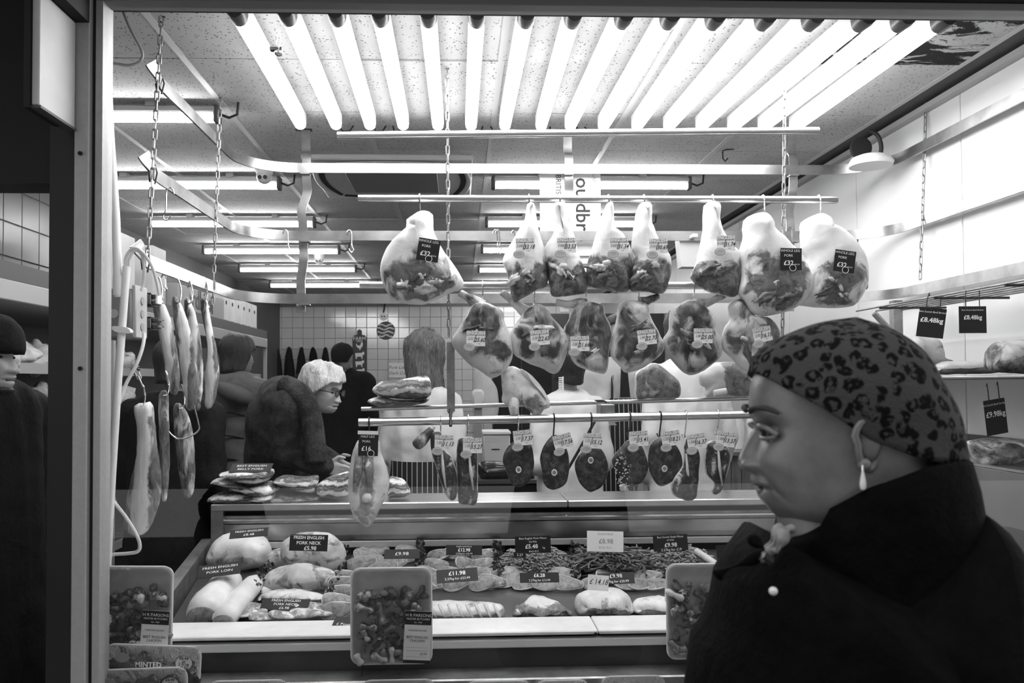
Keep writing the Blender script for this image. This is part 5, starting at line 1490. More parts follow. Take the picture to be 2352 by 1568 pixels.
# --- elderly woman in fur
nk = P(694, 915, 3.92); ch = P(728, 944, 3.90)
J = {'hip': V((P(640, 1100, 4.15).x, 4.12, .93)), 'neck': nk, 'chin': ch,
     'shL': P(668, 930, 3.78), 'shR': P(640, 915, 4.14), 'back': P(648, 968, 3.99), 'elL': P(655, 1040, 3.80), 'haL': P(752, 1072, 3.78), 'elR': P(700, 1020, 4.16), 'haR': P(770, 1062, 4.05)}
p5, M5 = build_person('person', 'elderly woman with short white hair and glasses leaning over in dark fur', J, skin_pale, fur, dark_trousers, face=72, pitch=10, H=.225, coat_fat=1.18, wrinkle=.012, hem=.45)
hair_shell(M5, p5, white_hair, .225, 1.13, rim=lambda c: .70 if c > .75 else (.26 if c < -.2 else lerp(.26, .72, (c + .2) / .95)), rough=.018, seed=5, front=.006)
# collar roll of the fur
MB().tube(spline([P(655, 885, 3.80), P(690, 905, 3.74), P(712, 950, 3.74), P(722, 1010, 3.74), P(726, 1060, 3.74)], 5), [.05] * 21, 12).build('fur_collar', fur, p5, smooth='full')
# glasses
def eye_pt(M, k, s_, dx=.0): return M @ V((s_ * .034 * k, -.112 * k - dx, .113 * k))
kk = .225 / .24
gl_m = plain('tinted_lens', .04, .15)
rim_pts = []
gm_ = None
for s_ in (-1, 1):
    rim_pts = [M5 @ (V((s_ * .034 + .022 * math.cos(a), -.116 + .004 * abs(math.cos(a)), .110 + .016 * math.sin(a))) * kk) for a in [2 * math.pi * q / 18 for q in range(18)]]
    g_ = MB().tube(rim_pts, .0018, 6, closed=True).build('glasses_rim', black, p5)
    MB().add(rim_pts, [tuple(range(18))]).build('lens', gl_m, g_, smooth=False)
    MB().tube([M5 @ (V((s_ * .056, -.112, .113)) * kk), M5 @ (V((s_ * .076, -.05, .115)) * kk), M5 @ (V((s_ * .080, .012, .116)) * kk)], .0018, 6).build('glasses_arm', black, p5)
MB().tube([M5 @ (V((-.012, -.117, .113)) * kk), M5 @ (V((.012, -.117, .113)) * kk)], .0018, 6).build('glasses_bridge', black, p5)
MB().ell(M5 @ (V((.078, .004, .066)) * kk), .005, 8, 6).build('earring', card_white, p5)
# --- customer in quilted coat
J = stand(535, 905, 4.85, .40, 150, 'down', hip_z=.95)
p6, M6 = build_person('person', 'customer in a grey quilted hooded coat with dark hair', J, skin_mid, puffer, dark_trousers, face=140, H=.225, coat_fat=1.30, wrinkle=.012, hem=.5)
hair_shell(M6, p6, dark_hair, .225, 1.12, rim=lambda c: .62 if c > .6 else (.0 if c < -.1 else lerp(.0, .62, (c + .1) / .7)), rough=.008)
MB().tube(spline([P(505, 888, 4.72), P(530, 900, 4.62), P(560, 912, 4.62), P(585, 918, 4.74)], 4), [.03, .035, .04, .045, .05, .05, .05, .05, .045, .04, .035, .03, .02], 10).build('hood', puffer, p6, smooth='full')
for k in range(4):
    z = J['shL'].z - .12 - .13 * k
    pts = [V((J['hip'].x, J['hip'].y, z)) + V((.215 * math.cos(a), .20 * math.sin(a), .02 * math.sin(3 * a))) for a in [2 * math.pi * q / 24 for q in range(24)]]
    MB().tube(pts, .004, 5, closed=True).build('quilt_seam', dark_coat, p6)
# --- man with black beanie
J = stand(768, 880, 6.6, .48, 195, 'down', hip_z=.95); J['chin'] = P(786, 850, 6.55); J['neck'] = P(782, 862, 6.6)
p7, M7 = build_person('person', 'customer in black with a black knitted cap by the back wall', J, skin_mid, black_coat, dark_trousers, face=150, H=.215, coat_fat=1.3, hem=.5)
hair_shell(M7, p7, fabric('black_knit', .008, .3, 80), .215, 1.07, rim=lambda c: .62 if c > .3 else (.30 if c < -.3 else lerp(.30, .62, (c + .3) / .6)), name='knitted_cap', rough=.003)
# --- customer in jeans behind the hanging sides
J = stand(392, 955, 3.75, .40, 160, 'down', hip_z=.93)
p9, M9 = build_person('person', 'customer in ripped faded jeans and dark jacket behind the pork sides', J, skin_mid, dark_coat, jeans, face=160, H=.23, coat_fat=1.08, hem=.88)
hair_shell(M9, p9, dark_hair, .23, 1.08, rim=lambda c: .62 if c > .6 else (.1 if c < 0 else lerp(.1, .62, c / .6)))
# --- man at the doorway
J = stand(-55, 958, 2.47, .42, 82, 'down', hip_z=.95)
J['chin'] = P(-52, 905, 2.45)
p10, M10 = build_person('person', 'man in dark knitted cap and black coat standing in the doorway', J, skin_pale, black_coat, dark_trousers, face=90, H=.235, coat_fat=1.2, hem=.6)
hair_shell(M10, p10, fabric('dark_cap_knit', .012, .3, 70), .235, 1.10, rim=lambda c: .50 if c > .5 else (.35 if c < -.3 else lerp(.35, .50, (c + .3) / .8)), name='knitted_cap', rough=.004, front=.010)
be = MB().ell(M10 @ V((0, -.072, .012)), (.042, .028, .018), 14, 8, amp=.4, freq=20, rot=M10.to_3x3()); be.build('beard', dark_hair, p10, smooth='full')
# --- padded sleeve of somebody just outside the frame
c = V((-.93, 1.33, 1.12))
J = {'hip': V((-.93, 1.33, .70)), 'neck': V((-.93, 1.33, 1.19)), 'chin': V((-.95, 1.33, 1.25)), 'shL': V((-.95, 1.20, 1.10)), 'shR': V((-.95, 1.47, 1.10)), 'elL': V((-.83, 1.18, .90)), 'haL': V((-.68, 1.25, .80)), 'elR': V((-.83, 1.48, .90)), 'haR': V((-.70, 1.42, .80))}
p11, M11 = build_person('person', 'small figure in a dark fleecy jacket at the edge of the doorway', J, skin_mid, fabric('dark_fleece', .012, .5, 30, bmp=1.0), dark_trousers, face=90, H=.21, coat_fat=1.05, wrinkle=.025, hem=.5)
hair_shell(M11, p11, dark_hair, .21, 1.08, rim=lambda c: .62 if c > .6 else (.1 if c < 0 else lerp(.1, .62, c / .6)))
# ================================================================== the woman passing the window
YWm = .97
skin_w, nt, b = _nt('deep_brown_skin')
vec = coords(nt, rnd=False)
nt.links.new(ramp(nt, tnoise(nt, vec, 26, 5, .6), [(.3, .105), (.7, .175)]), b.inputs['Base Color'])
b.inputs['Roughness'].default_value = .33; b.inputs['Specular IOR Level'].default_value = .5
bump(nt, b, tnoise(nt, vec, 350, 3), .12, .002)
HW = .241
MW = head_M(P(1975, 1200, YWm), -100, HW)
W_W = [(0, .058), (.04, .070), (.12, .079), (.25, .082), (.4, .080), (.55, .080), (.7, .077), (.84, .062), (.94, .040), (1, .0)]
B_W = [(0, .02), (.1, .050), (.25, .075), (.4, .088), (.6, .084), (.75, .072), (.88, .050), (.96, .028), (1, .0)]
hg = head_grid(MW, HW, F=F_W, Wd=W_W, B=B_W, nz=120, nph=140, ear_y=-.014)
body = MB()
nb = P(2005, 1330, YWm)                       # base of the neck
cap(body, nb, .075, MW @ V((0, .02, .06)), .066); cap(body, MW @ V((0, -.035, .015)), .045, nb + V((-.02, 0, .02)), .06); cap(body, MW @ V((0, -.058, .018)), .044, nb + V((-.055, 0, .045)), .062); cap(body, MW @ V((0, -.02, .030)), .062, nb + V((-.03, 0, .045)), .066)
hipw = V((nb.x + .03, YWm, .92))
cap(body, nb - V((0, 0, .06)), .10, hipw, .13)
for s_ in (-1, 1):
    sh_ = V((nb.x + .02, YWm + s_ * .17, nb.z - .09)); el_ = sh_ + V((.03, s_ * .06, -.30)); ha_ = el_ + V((-.14, -s_ * .02, -.20))
    cap(body, sh_, .05, el_, .042); cap(body, el_, .04, ha_, .03)
    hp = hipw + V((0, s_ * .09, 0)); cap(body, hp, .08, V((hp.x, hp.y, .48)), .056); cap(body, V((hp.x, hp.y, .48)), .052, V((hp.x, hp.y, .06)), .038)
parts = [remesh(body, 'b', .016, 3), (hg.v, hg.f)]
for s_ in (-1, 1):
    sh_ = V((nb.x + .02, YWm + s_ * .17, nb.z - .09)); el_ = sh_ + V((.03, s_ * .06, -.30)); ha_ = el_ + V((-.14, -s_ * .02, -.20))
    d = (ha_ - el_).normalized(); sdv = (V((0, 0, 1)) - d * d.z).normalized()
    parts.append(remesh(hand_mb(ha_, d, sdv, d.cross(sdv) * s_, 1, .5), 'h', .006, 2))
o = join(parts); org = V((hipw.x, hipw.y, 0))
pw = link('person', o.mesh('person', org, smooth='full', fixn=False), skin_w, None, org); pw.location = org
tag(pw, 'woman in a leopard print hat and black coat walking past the window', 'person')
# eyes, brows, lips
eye_m = plain('shaded_eye_white', .16, .3); iris_m = plain('dark_iris', .008, .1)  # eye whites greyed to carry the shade of the sockets
for s_ in (-1, 1):
    e = MB().ell(MW @ V((s_ * .034, -.0985, .1095)), .0115, 14, 10).build('eye', eye_m, pw)
    MB().ell(MW @ V((s_ * .035, -.1055, .1090)), (.0058, .0058, .0058), 12, 8).build('iris', iris_m, e)
    lid = MB()
    lid.tube(spline([MW @ V((s_ * .016, -.112, .110)), MW @ V((s_ * .026, -.1205, .1165)), MW @ V((s_ * .036, -.1195, .1175)), MW @ V((s_ * .046, -.1125, .1145)), MW @ V((s_ * .053, -.104, .108))], 5), .0036, 7).build('eyelid', skin_w, pw, smooth='full')
    MB().tube(spline([MW @ V((s_ * .016, -.113, .108)), MW @ V((s_ * .027, -.1185, .1045)), MW @ V((s_ * .040, -.1155, .1035)), MW @ V((s_ * .052, -.105, .107))], 5), .0028, 7).build('eyelid', skin_w, pw, smooth='full')
    MB().tube(spline([MW @ V((s_ * .014, -.1285, .1335)), MW @ V((s_ * .030, -.1285, .139)), MW @ V((s_ * .046, -.117, .139)), MW @ V((s_ * .058, -.104, .133))], 5), [.0022, .003, .0032, .0034, .0034, .0034, .0034, .0032, .003, .003, .0028, .0026, .0024, .002, .0016, .001], 7).build('eyebrow', plain('brow_hair', .02, .7) if s_ < 0 else bpy.data.materials['brow_hair'], pw, smooth='full')
lip_m = plain('dark_lip', .085, .35)
def lipline(z, dy, r_, nm):
    MB().tube(spline([MW @ V((x, -(.1235 + dy) + 14 * x * x * (1 + abs(x) * 8), z - 3.0 * x * x)) for x in (-.027, -.016, -.006, 0, .006, .016, .027)], 4), [r_ * f for f in (.3, .5, .6, .7, .8, .9, .95, 1, 1, 1, 1, 1, 1, 1, 1, 1, 1, .95, .9, .8, .7, .6, .5, .4, .3)], 8).build(nm, lip_m, pw, smooth='full')
lipline(.0475, -.0025, .0040, 'upper_lip'); lipline(.0375, -.0080, .0046, 'lower_lip')
for s_ in (-1, 1):
    MB().ell(MW @ V((s_ * .0095, -.131, .0655)), (.0042, .005, .0022), 10, 6, rot=MW.to_3x3()).build('nostril', plain('nostril_dark', .02, .7) if s_ < 0 else bpy.data.materials['nostril_dark'], pw, smooth='full')
# hat
lm, nt, b = _nt('leopard_knit')
vec = coords(nt, (1, 1, 1), rnd=False)
wv = nt.nodes.new('ShaderNodeVectorMath'); wv.operation = 'ADD'
nz_ = nt.nodes.new('ShaderNodeTexNoise'); nz_.inputs['Scale'].default_value = 45; nz_.inputs['Detail'].default_value = 2
nt.links.new(vec, nz_.inputs['Vector'])
sc_n = nt.nodes.new('ShaderNodeVectorMath'); sc_n.operation = 'SCALE'; sc_n.inputs['Scale'].default_value = .016
sb_n = nt.nodes.new('ShaderNodeVectorMath'); sb_n.operation = 'SUBTRACT'; sb_n.inputs[1].default_value = (.5, .5, .5)
nt.links.new(nz_.outputs['Color'], sb_n.inputs[0]); nt.links.new(sb_n.outputs[0], sc_n.inputs[0])
nt.links.new(vec, wv.inputs[0]); nt.links.new(sc_n.outputs[0], wv.inputs[1])
vo = nt.nodes.new('ShaderNodeTexVoronoi'); vo.inputs['Scale'].default_value = 58; vo.inputs['Randomness'].default_value = .8
nt.links.new(wv.outputs[0], vo.inputs['Vector'])
brk = tnoise(nt, vec, 110, 2)
ring_ = ramp(nt, vo.outputs['Distance'], [(.10, .1), (.20, 1), (.44, 1), (.52, 0)])
gate = ramp(nt, brk, [(.36, 0), (.46, 1)])
msk = mathn(nt, 'MULTIPLY', ring_, gate)
nt.links.new(mixc(nt, msk, .060, .005), b.inputs['Base Color'])
b.inputs['Roughness'].default_value = .9; b.inputs['Specular IOR Level'].default_value = .1
bump(nt, b, tnoise(nt, vec, 260, 3), .5, .004)
RIM = [(-.125, .070), (-.112, .072), (-.062, .079), (-.034, .087), (.008, .103), (.06, .142), (.10, .165), (.121, .180), (.14, .186)]
FH = [(.07, .134), (.17, .134), (.18, .1285), (.2, .121), (.218, .101), (.234, .072), (.243, .04), (.248, .0)]
BH = [(.06, .112), (.088, .117), (.12, .112), (.16, .098), (.195, .080), (.22, .058), (.236, .036), (.248, .0)]
WH = [(.06, .084), (.1, .089), (.14, .091), (.18, .085), (.21, .070), (.232, .045), (.248, .0)]
nph, nk = 110, 30; vs = []; fs = []
for i in range(nph):
    ph = 2 * math.pi * i / nph; c, s_ = math.cos(ph), math.sin(ph)
    lo, hi = .05, .24
    for _ in range(30):
        z = (lo + hi) / 2; a = (interp(FH, z) if c > 0 else interp(BH, z)) * c
        if z < interp(RIM, a): lo = z
        else: hi = z
    zr = (lo + hi) / 2
    for j in range(nk + 1):
        u = math.sin(j / nk * math.pi / 2)
        z = lerp(zr, .2479, u)
        e = 2 / 2.15
        a = (sinterp(FH, z) if c > 0 else sinterp(BH, z)) * math.copysign(abs(c) ** e, c); x = sinterp(WH, z) * math.copysign(abs(s_) ** e, s_)
        p = V((x, -a, z))
        fold = noise.noise(V((p.x * 16, p.y * 20, p.z * 26 + 3))) * .004 + .0045 * math.sin(ph * 9 + z * 30) * (1 - sstep(0, .25, u)) * .6
        p += V((p.x, p.y, .3 * (p.z - .12))).normalized() * fold
        vs.append(MW @ p)
for i in range(nph):
    i2 = (i + 1) % nph
    for j in range(nk): fs.append((i*(nk + 1) + j, i2*(nk + 1) + j, i2*(nk + 1) + j + 1, i*(nk + 1) + j + 1))
n0 = len(vs); ctr = MW @ V((0, 0, .12))
for i in range(nph):
    p = vs[i*(nk + 1)]; vs.append(lerp(p, V((ctr.x, ctr.y, p.z)), .12))
for i in range(nph):
    i2 = (i + 1) % nph; fs.append((n0 + i, n0 + i2, i2*(nk + 1), i*(nk + 1)))
hat = MB().add(vs, fs).build('leopard_hat', lm, pw, smooth='full')
tag(hat, 'soft leopard print hat')
# earring
er = P(1982, 1068, YWm - .096)
MB().tube([er, P(1982, 1082, YWm - .096)], .0012, 6).build('earring_hook', chrome, pw)
MB().lathe([(.0005, .014), (.0016, .009), (.0032, 0), (.0035, -.004), (.0026, -.008), (.0005, -.0095)], P(1982, 1106, YWm - .096), 14).build('earring', plain('pearl_drop', .75, .25), pw)
# hair at the nape
MB().ell(MW @ V((0, .075, .055)), (.06, .04, .045), 16, 10, amp=.3, rot=MW.to_3x3()).build('hair', dark_hair, pw, smooth='full')
# coat: body, collar, sleeve
ct = fabric('black_velvet_coat', .0022, .5, 40, bmp=.5, rough=.8, spec=.06)
zf = .30
def px_of(p): return p
ol = [P(x, y, YWm) for x, y in [(1800,1238),(1752,1205),(1705,1250),(1668,1310),(1650,1400),(1612,1490),(1590,1570)]]
cx = nb.x
ol += [V((cx - .30, YWm, .75)), V((cx - .29, YWm, zf)), V((cx + .30, YWm, zf)), V((cx + .29, YWm, .8)), V((cx + .25, YWm, 1.2))]
ol += [P(x, y, YWm) for x, y in [(2360,1330),(2290,1262),(2230,1200),(2195,1130),(2130,1150),(2040,1210),(1930,1270)]]
mb = puff_mb(ol, YWm, .47, amp=.008, freq=9, n=90, K=12, world=True, k_loc=1.5)
mb.build('coat', ct, pw, smooth='full', fixn=False)
# funnel collar standing round the neck
zc0 = P(1800, 1262, YWm - .10).z; zc1 = P(2195, 1078, YWm).z; xc0 = P(1790, 1250, YWm).x; xc1 = P(2200, 1080, YWm).x
cxm = (xc0 + xc1) / 2; ra = (xc1 - xc0) / 2
CT = [(lambda q: (q.x, q.z))(P(x_, y_, YWm - .11)) for x_, y_ in ((1760, 1262), (1800, 1254), (1836, 1234), (1909, 1190), (1953, 1160), (2012, 1128), (2060, 1109), (2130, 1086), (2200, 1076))]
vs = []; fs = []; nn = 72; prof = [(.86, -.015), (.93, .004), (1.0, .0), (1.04, -.03), (1.08, -.07), (1.14, -.12), (1.24, -.18), (1.4, -.24)]
for q, (rf, dz) in enumerate(prof):
    for i in range(nn):
        a_ = 2 * math.pi * i / nn
        x = cxm + ra * rf * math.cos(a_); y = YWm + .118 * rf * math.sin(a_)
        z = interp(CT, x) + dz - .042 * (1 - sstep(.0, .30, (x - xc0) / (xc1 - xc0))) * (1.0 if math.sin(a_) > -.6 else .5)
        p = V((x, y, z)) + noise.noise_vector(V((x * 12, y * 12, z * 16))) * .007
        vs.append(p)
for q in range(len(prof) - 1):
    for i in range(nn): fs.append((q*nn + i, q*nn + (i + 1) % nn, (q + 1)*nn + (i + 1) % nn, (q + 1)*nn + i))
MB().add(vs, fs).build('coat_collar', ct, pw, smooth='full')
sl = MB()
cap(sl, V((nb.x + .03, YWm - .15, nb.z - .12)), .085, V((nb.x + .06, YWm - .21, nb.z - .42)), .075); cap(sl, V((nb.x + .06, YWm - .21, nb.z - .42)), .072, V((nb.x - .085, YWm - .19, nb.z - .60)), .05)
vs, fs = remesh(sl, 's', .014, 4); vs = [p + noise.noise_vector(p * 12) * .010 for p in vs]
MB().add(vs, fs).build('sleeve', ct, pw, smooth='full', fixn=False)
sl = MB()
cap(sl, V((nb.x + .03, YWm + .15, nb.z - .12)), .085, V((nb.x + .06, YWm + .21, nb.z - .42)), .075); cap(sl, V((nb.x + .06, YWm + .21, nb.z - .42)), .072, V((nb.x - .085, YWm + .19, nb.z - .60)), .05)
vs, fs = remesh(sl, 's', .014, 4); MB().add(vs, fs).build('sleeve', ct, pw, smooth='full', fixn=False)
for s_ in (-1, 1):
    sm = MB(); q = V((hipw.x, hipw.y + s_ * .09, .04)); cap(sm, q + V((.05, 0, 0)), .045, q + V((-.13, 0, -.005)), .034); sm.build('shoe', black, pw, smooth='full')
# scarf, toggles, bead
sm_ = fabric('pale_scarf', .24, .3, 40)
for q in range(5):
    dx = q * 8; dyy = YWm - .075 - .006 * q
    pts = spline([P(1762 + dx * .8, 1268 - q, dyy), P(1768 + dx, 1250 - q * 2, dyy - .006 * (q % 2)), P(1778 + dx, 1228 - q * 2, dyy), P(1792 + dx * .8, 1206 + q * 2, dyy + .012)], 4)
    MB().tube(pts, [.0035 + .0022 * math.sin(k * .8 + q) for k in range(len(pts))], 8).build('scarf_fold', sm_, pw, smooth='full')
MB().tube(spline([P(1722, 1232, YWm - .10), P(1740, 1248, YWm - .11), P(1755, 1262, YWm - .12), P(1735, 1280, YWm - .12), P(1700, 1295, YWm - .11), P(1660, 1312, YWm - .10), P(1645, 1322, YWm - .10)], 5), [.004 + .003 * math.sin(k * .5) for k in range(31)], 8).build('drawcord', ct, pw, smooth='full')
MB().tube([P(1750, 1275, YWm - .13), P(1770, 1290, YWm - .13)], .006, 8).build('toggle', black_gloss, pw)
MB().ell(P(1776, 1357, YWm - .19), (.0042, .0042, .0040), 14, 10).build('button', plain('pearl_button', .7, .2), pw)
MB().ell(P(1752, 1290, YWm - .14), (.0022, .002, .0025), 10, 8).build('button', dark_steel, pw)
# ================================================================== text helper
def text_mesh(s, size, align='CENTER', shear=0.0, bold=0.0, space=1.0):
    cu = bpy.data.curves.new('lettering', 'FONT'); cu.body = s; cu.size = size; cu.align_x = align; cu.align_y = 'CENTER'
    cu.shear = shear; cu.resolution_u = 2; cu.space_character = space; cu.offset = bold
    o = bpy.data.objects.new('lettering', cu)
    me = evaluated_mesh(o); bpy.data.curves.remove(cu)
    return me
def letter(s, size, mat, parent, x=0.0, z=0.0, y=-.0012, align='CENTER', shear=0.0, rot=0.0, bold=0.0, space=1.0, sx=1.0):
    me = text_mesh(s, size, align, shear, bold, space)
    ca, sa = math.cos(R(rot)), math.sin(R(rot))
    for v_ in me.vertices:
        a, b_ = v_.co.x * sx, v_.co.y
        v_.co = (x + a * ca - b_ * sa, y, z + a * sa + b_ * ca)
    me.materials.clear(); me.materials.append(mat)
    o = bpy.data.objects.new('lettering', me); C.objects.link(o); o.parent = parent
    ORG[o.name] = V((0, 0, 0))
    return o
def card(name, label, px, py, Y, w_, h_, tilt=0.0, pitch=0.0, yaw=0.0, mat=None, cat='price card', group=None, items=(), thick=.0016, world=None):
    """flat card centred at a pixel, standing at distance Y; ITEMS: (text, size, x, z, material, extras)"""
    c = P(px, py, Y) if world is None else V(world)
    me = MB().box((-w_ / 2, -thick / 2, -h_ / 2), (w_ / 2, thick / 2, h_ / 2)).mesh(name, V((0, 0, 0)), smooth=False)
    me.materials.append(mat or card_black)
    o = bpy.data.objects.new(name, me); C.objects.link(o); o.location = c
    o.rotation_euler = (Matrix.Rotation(R(yaw), 3, 'Z') @ Matrix.Rotation(R(pitch), 3, 'X') @ Matrix.Rotation(R(-tilt), 3, 'Y')).to_euler()
    ORG[o.name] = V((0, 0, 0))
    tag(o, label, cat, group)
    for it in items:
        s, sz, x, z, m_ = it[:5]; ex = it[5] if len(it) > 5 else {}
        letter(s, sz * h_, m_, o, x * w_, z * h_, y=-thick / 2 - .0006, **ex)
    return o
def sub(o, mb, name, mat):
    me = mb.mesh(name, V((0, 0, 0))); me.materials.append(mat)
    k = bpy.data.objects.new(name, me); C.objects.link(k); k.parent = o; ORG[k.name] = V((0, 0, 0)); return k

# ================================================================== long chilled cabinet on the other wall
XF = -1.86
fr_ = thing('chilled_cabinet', (-2.2, 5.2, 0), 'long open chilled cabinet of packed meat along the wall', 'cabinet')
Y0f, Y1f = 2.75, 7.95
cab_in = plain('cabinet_lining', .12, .35, .4)
MB().box((XL + .01, Y0f, 0), (XL + .06, Y1f, 2.04)).build('back_panel', cab_in, fr_, smooth=False)
MB().box((XL + .01, Y0f, 2.04), (XF, Y1f, 2.115)).build('canopy_top', plain('cabinet_dark_trim', .06, .5), fr_, smooth=False)
MB().box((XL + .02, Y0f, 1.955), (XF + .004, Y1f, 2.039), bev=.004).build('canopy_strip', plain('cabinet_pale_trim', .36, .45), fr_, smooth=False)
MB().box((XL + .01, Y0f, 0), (XF + .02, Y1f, .45)).build('base', plain('cabinet_base', .05, .5), fr_, smooth=False)
for y in (Y0f, 4.45, 6.2, Y1f - .03):
    MB().box((XF - .03, y, .45), (XF, y + .03, 1.955)).build('upright', plain('cabinet_upright', .42, .4) if y == Y0f else bpy.data.materials['cabinet_upright'], fr_, smooth=False)
shz = (.72, .98, 1.24, 1.49, 1.69)
for z in shz:
    MB().box((XL + .06, Y0f + .03, z - .015), (XF - .06, Y1f - .03, z)).build('shelf', steel_dull, fr_, smooth=False)
    MB().box((XF - .06, Y0f + .03, z - .035), (XF - .052, Y1f - .03, z + .012)).build('price_strip', bpy.data.materials['cabinet_pale_trim'], fr_, smooth=False)
rp = random.Random(21)
film_meat = meat_mat('wrapped_meat', fat=(.4, .75), lean=(.05, .2), scale=20, vein=.6, veins=.6, rough=.15)
plabs = ['first', 'second', 'third', 'fourth', 'fifth', 'sixth', 'seventh', 'eighth', 'ninth', 'tenth', 'eleventh', 'twelfth']
for si, (z, nm) in enumerate(((1.69, 'upper'), (1.49, 'middle'))):
    for k in range(10):
        y = 2.95 + .21 * k
        c = V((XF - .16 + rp.uniform(-.02, .02), y, z + .045))
        mb = MB().ell(c, (.10, .085, .055 + .02 * (k % 2)), 18, 12, amp=.55, freq=9, seed=k * 3 + si * 50)
        mb.att['lean'] = [rp.uniform(.1, .4)] * len(mb.v)
        mb.build('wrapped_meat', film_meat, None, label='%s plastic wrapped meat pack along the %s shelf of the chilled cabinet' % (plabs[k], nm), cat='meat pack', group='wrapped packs in the chilled cabinet', smooth='full')
card('price_card', 'small dark price card on the chilled cabinet shelf edge', 47, 920, 3.3, .09, .045, world=(XF - .045, 3.35, 1.478), yaw=-60, mat=dark_grey, items=[('£4', .5, 0, 0, ink_white)])
# boxes standing on the cabinet
def carton(lab, x0, y0, z0, sx, sy, sz, hole=True, group='white cartons on the chilled cabinet'):
    t = thing('carton', (x0, y0, z0), lab, 'box', group)
    MB().box((x0 - sx, y0 - sy / 2, z0), (x0, y0 + sy / 2, z0 + sz), bev=.003).build('carton_body', cardboard, t, smooth=False)
    if hole:
        MB().lathe([(.018, 0), (.018, .002)], V((x0 + .0005, y0, z0 + sz * .72)), 14, 'X').build('hand_hole', black, t)
    MB().box((x0, y0 - sy * .3, z0 + .02), (x0 + .001, y0 + sy * .3, z0 + .035)).build('print', card_grey, t, smooth=False)
for k in range(6):
    carton('%s white carton of the row at the far end of the cabinet' % ordn[k], -1.97, 6.95 + .19 * k, 2.116, .4, .185, .25)
carton('tall pale carton standing behind the conduit', -2.02, 5.02, 2.116, .35, .24, .40, False)
carton('tall pale carton with a round hand hole', -2.00, 5.50, 2.116, .35, .24, .40)
t = thing('carton', (-2.0, 5.78, 2.116), 'printed egg carton partly hidden behind the lowest rail', 'box', 'white cartons on the chilled cabinet')
MB().box((-2.4, 5.64, 2.116), (-1.93, 6.75, 2.30), bev=.003).build('carton_body', plain('grey_carton', .32, .6), t, smooth=False)
ORG_t = ORG[t.name]
lt = letter('ırdbro', .20, ink_black, t, 0, 0, bold=.003); lt.location = V((-1.928, 6.15, 2.22)) - ORG_t; lt.rotation_euler = (0, 0, R(90))
MB().box((XL + .02, 3.0, 2.35), (XL + .16, 3.28, 2.36)).build('wall_shelf', dark_grey, None, label='small shelf on the tiled wall by the doorway', cat='shelf')
MB().box((XL + .03, 3.05, 2.361), (XL + .13, 3.2, 2.56), bev=.006).build('storage_tin', grey_plastic, None, label='grey tin on the small wall shelf', cat='tin')

# ================================================================== ceiling fittings
c = PZ(905, 402, CEIL)
ac = thing('ceiling_cassette', (c.x, c.y, CEIL - .06), 'square air conditioning cassette set in the ceiling', 'air conditioner')
MB().box((c.x - .46, c.y - .46, CEIL - .035), (c.x + .46, c.y + .46, CEIL - .002), bev=.02).build('fascia', plain('ac_fascia', .55, .4), ac)
MB().box((c.x - .26, c.y - .26, CEIL - .045), (c.x + .26, c.y + .26, CEIL - .034), bev=.004).build('grille', plain('ac_grille', .16, .5), ac, smooth=False)
for s_, ax_ in ((-1, 0), (1, 0), (-1, 1), (1, 1)):
    pts = [V((u * .34, s_ * (.36 + .05 * (1 - (u) ** 2)), 0)) for u in [x / 8 for x in range(-8, 9)]]
    if ax_: pts = [V((p.y, p.x, 0)) for p in pts]
    MB().tube([p + V((c.x, c.y, CEIL - .037)) for p in pts], .017, 8, flat=.4).build('air_slot', black, ac)
    MB().tube([p * 1.09 + V((c.x, c.y, CEIL - .044)) for p in pts[2:-2]], .010, 8, flat=.5).build('louvre', bpy.data.materials['ac_fascia'], ac)
for px, py, s_, lab in ((607, 398, 1.0, 'white dome security camera under the second tube light'), (733, 598, .95, 'white dome security camera further back on the ceiling')):
    c = PZ(px, py - 12, CEIL - .03)
    t = thing('security_camera', c, lab, 'camera', 'dome cameras')
    MB().lathe([(.050 * s_, .03), (.052 * s_, .0), (.044 * s_, -.035)], c, 20).build('mount', white_plastic, t)
    b_ = MB().ell(c + V((0, 0, -.045)), .044 * s_, 18, 12).build('dome', plain('camera_dome', .62, .3) if px < 700 else bpy.data.materials['camera_dome'], t)
    for dx in (-.016, .014):
        MB().lathe([(.011, -.004), (.011, .004), (.004, .005)], c + V((dx * s_, -.040 * s_, -.060)), 12, 'Y').build('lens', black_gloss, t)
# string with bell-shaped fitting hanging by the second batten
p = PZ(640, 60, CEIL - .01)
t = thing('hanging_pull', P(637, 120, p.y), 'small metal spotlight with a loose white string by the battens', 'fitting')
q = P(640, 122, p.y)
MB().ell(q, (.016, .014, .012), 14, 9).build('bell', chrome, t); MB().box(q + V((-.03, .0, .012)), q + V((.01, .02, .022))).build('bracket', dark_steel, t, smooth=False)
MB().tube([P(636, 45, p.y), P(640, 70, p.y), P(634, 100, p.y), P(640, 112, p.y), P(645, 95, p.y), P(640, 60, p.y)], .0016, 5).build('string', white_cable, t)
# wall lamp / fan by the white wall
c = P(2000, 372, 3.72)
t = thing('wall_lamp', c, 'white dome wall lamp with a dark backplate at the ceiling edge', 'lamp')
MB().lathe([(.001, .035), (.05, .033), (.085, .02), (.10, -.005), (.095, -.02)], c, 24).build('dome', white_plastic, t)
MB().lathe([(.05, -.01), (.05, .01)], P(1977, 340, 3.75), 20, 'Y').build('backplate', black, t)
MB().tube(spline([P(1995, 300, 3.75), P(2015, 310, 3.74), P(2024, 335, 3.73), P(2022, 358, 3.72)], 4), .010, 8).build('cable', rubber, t)
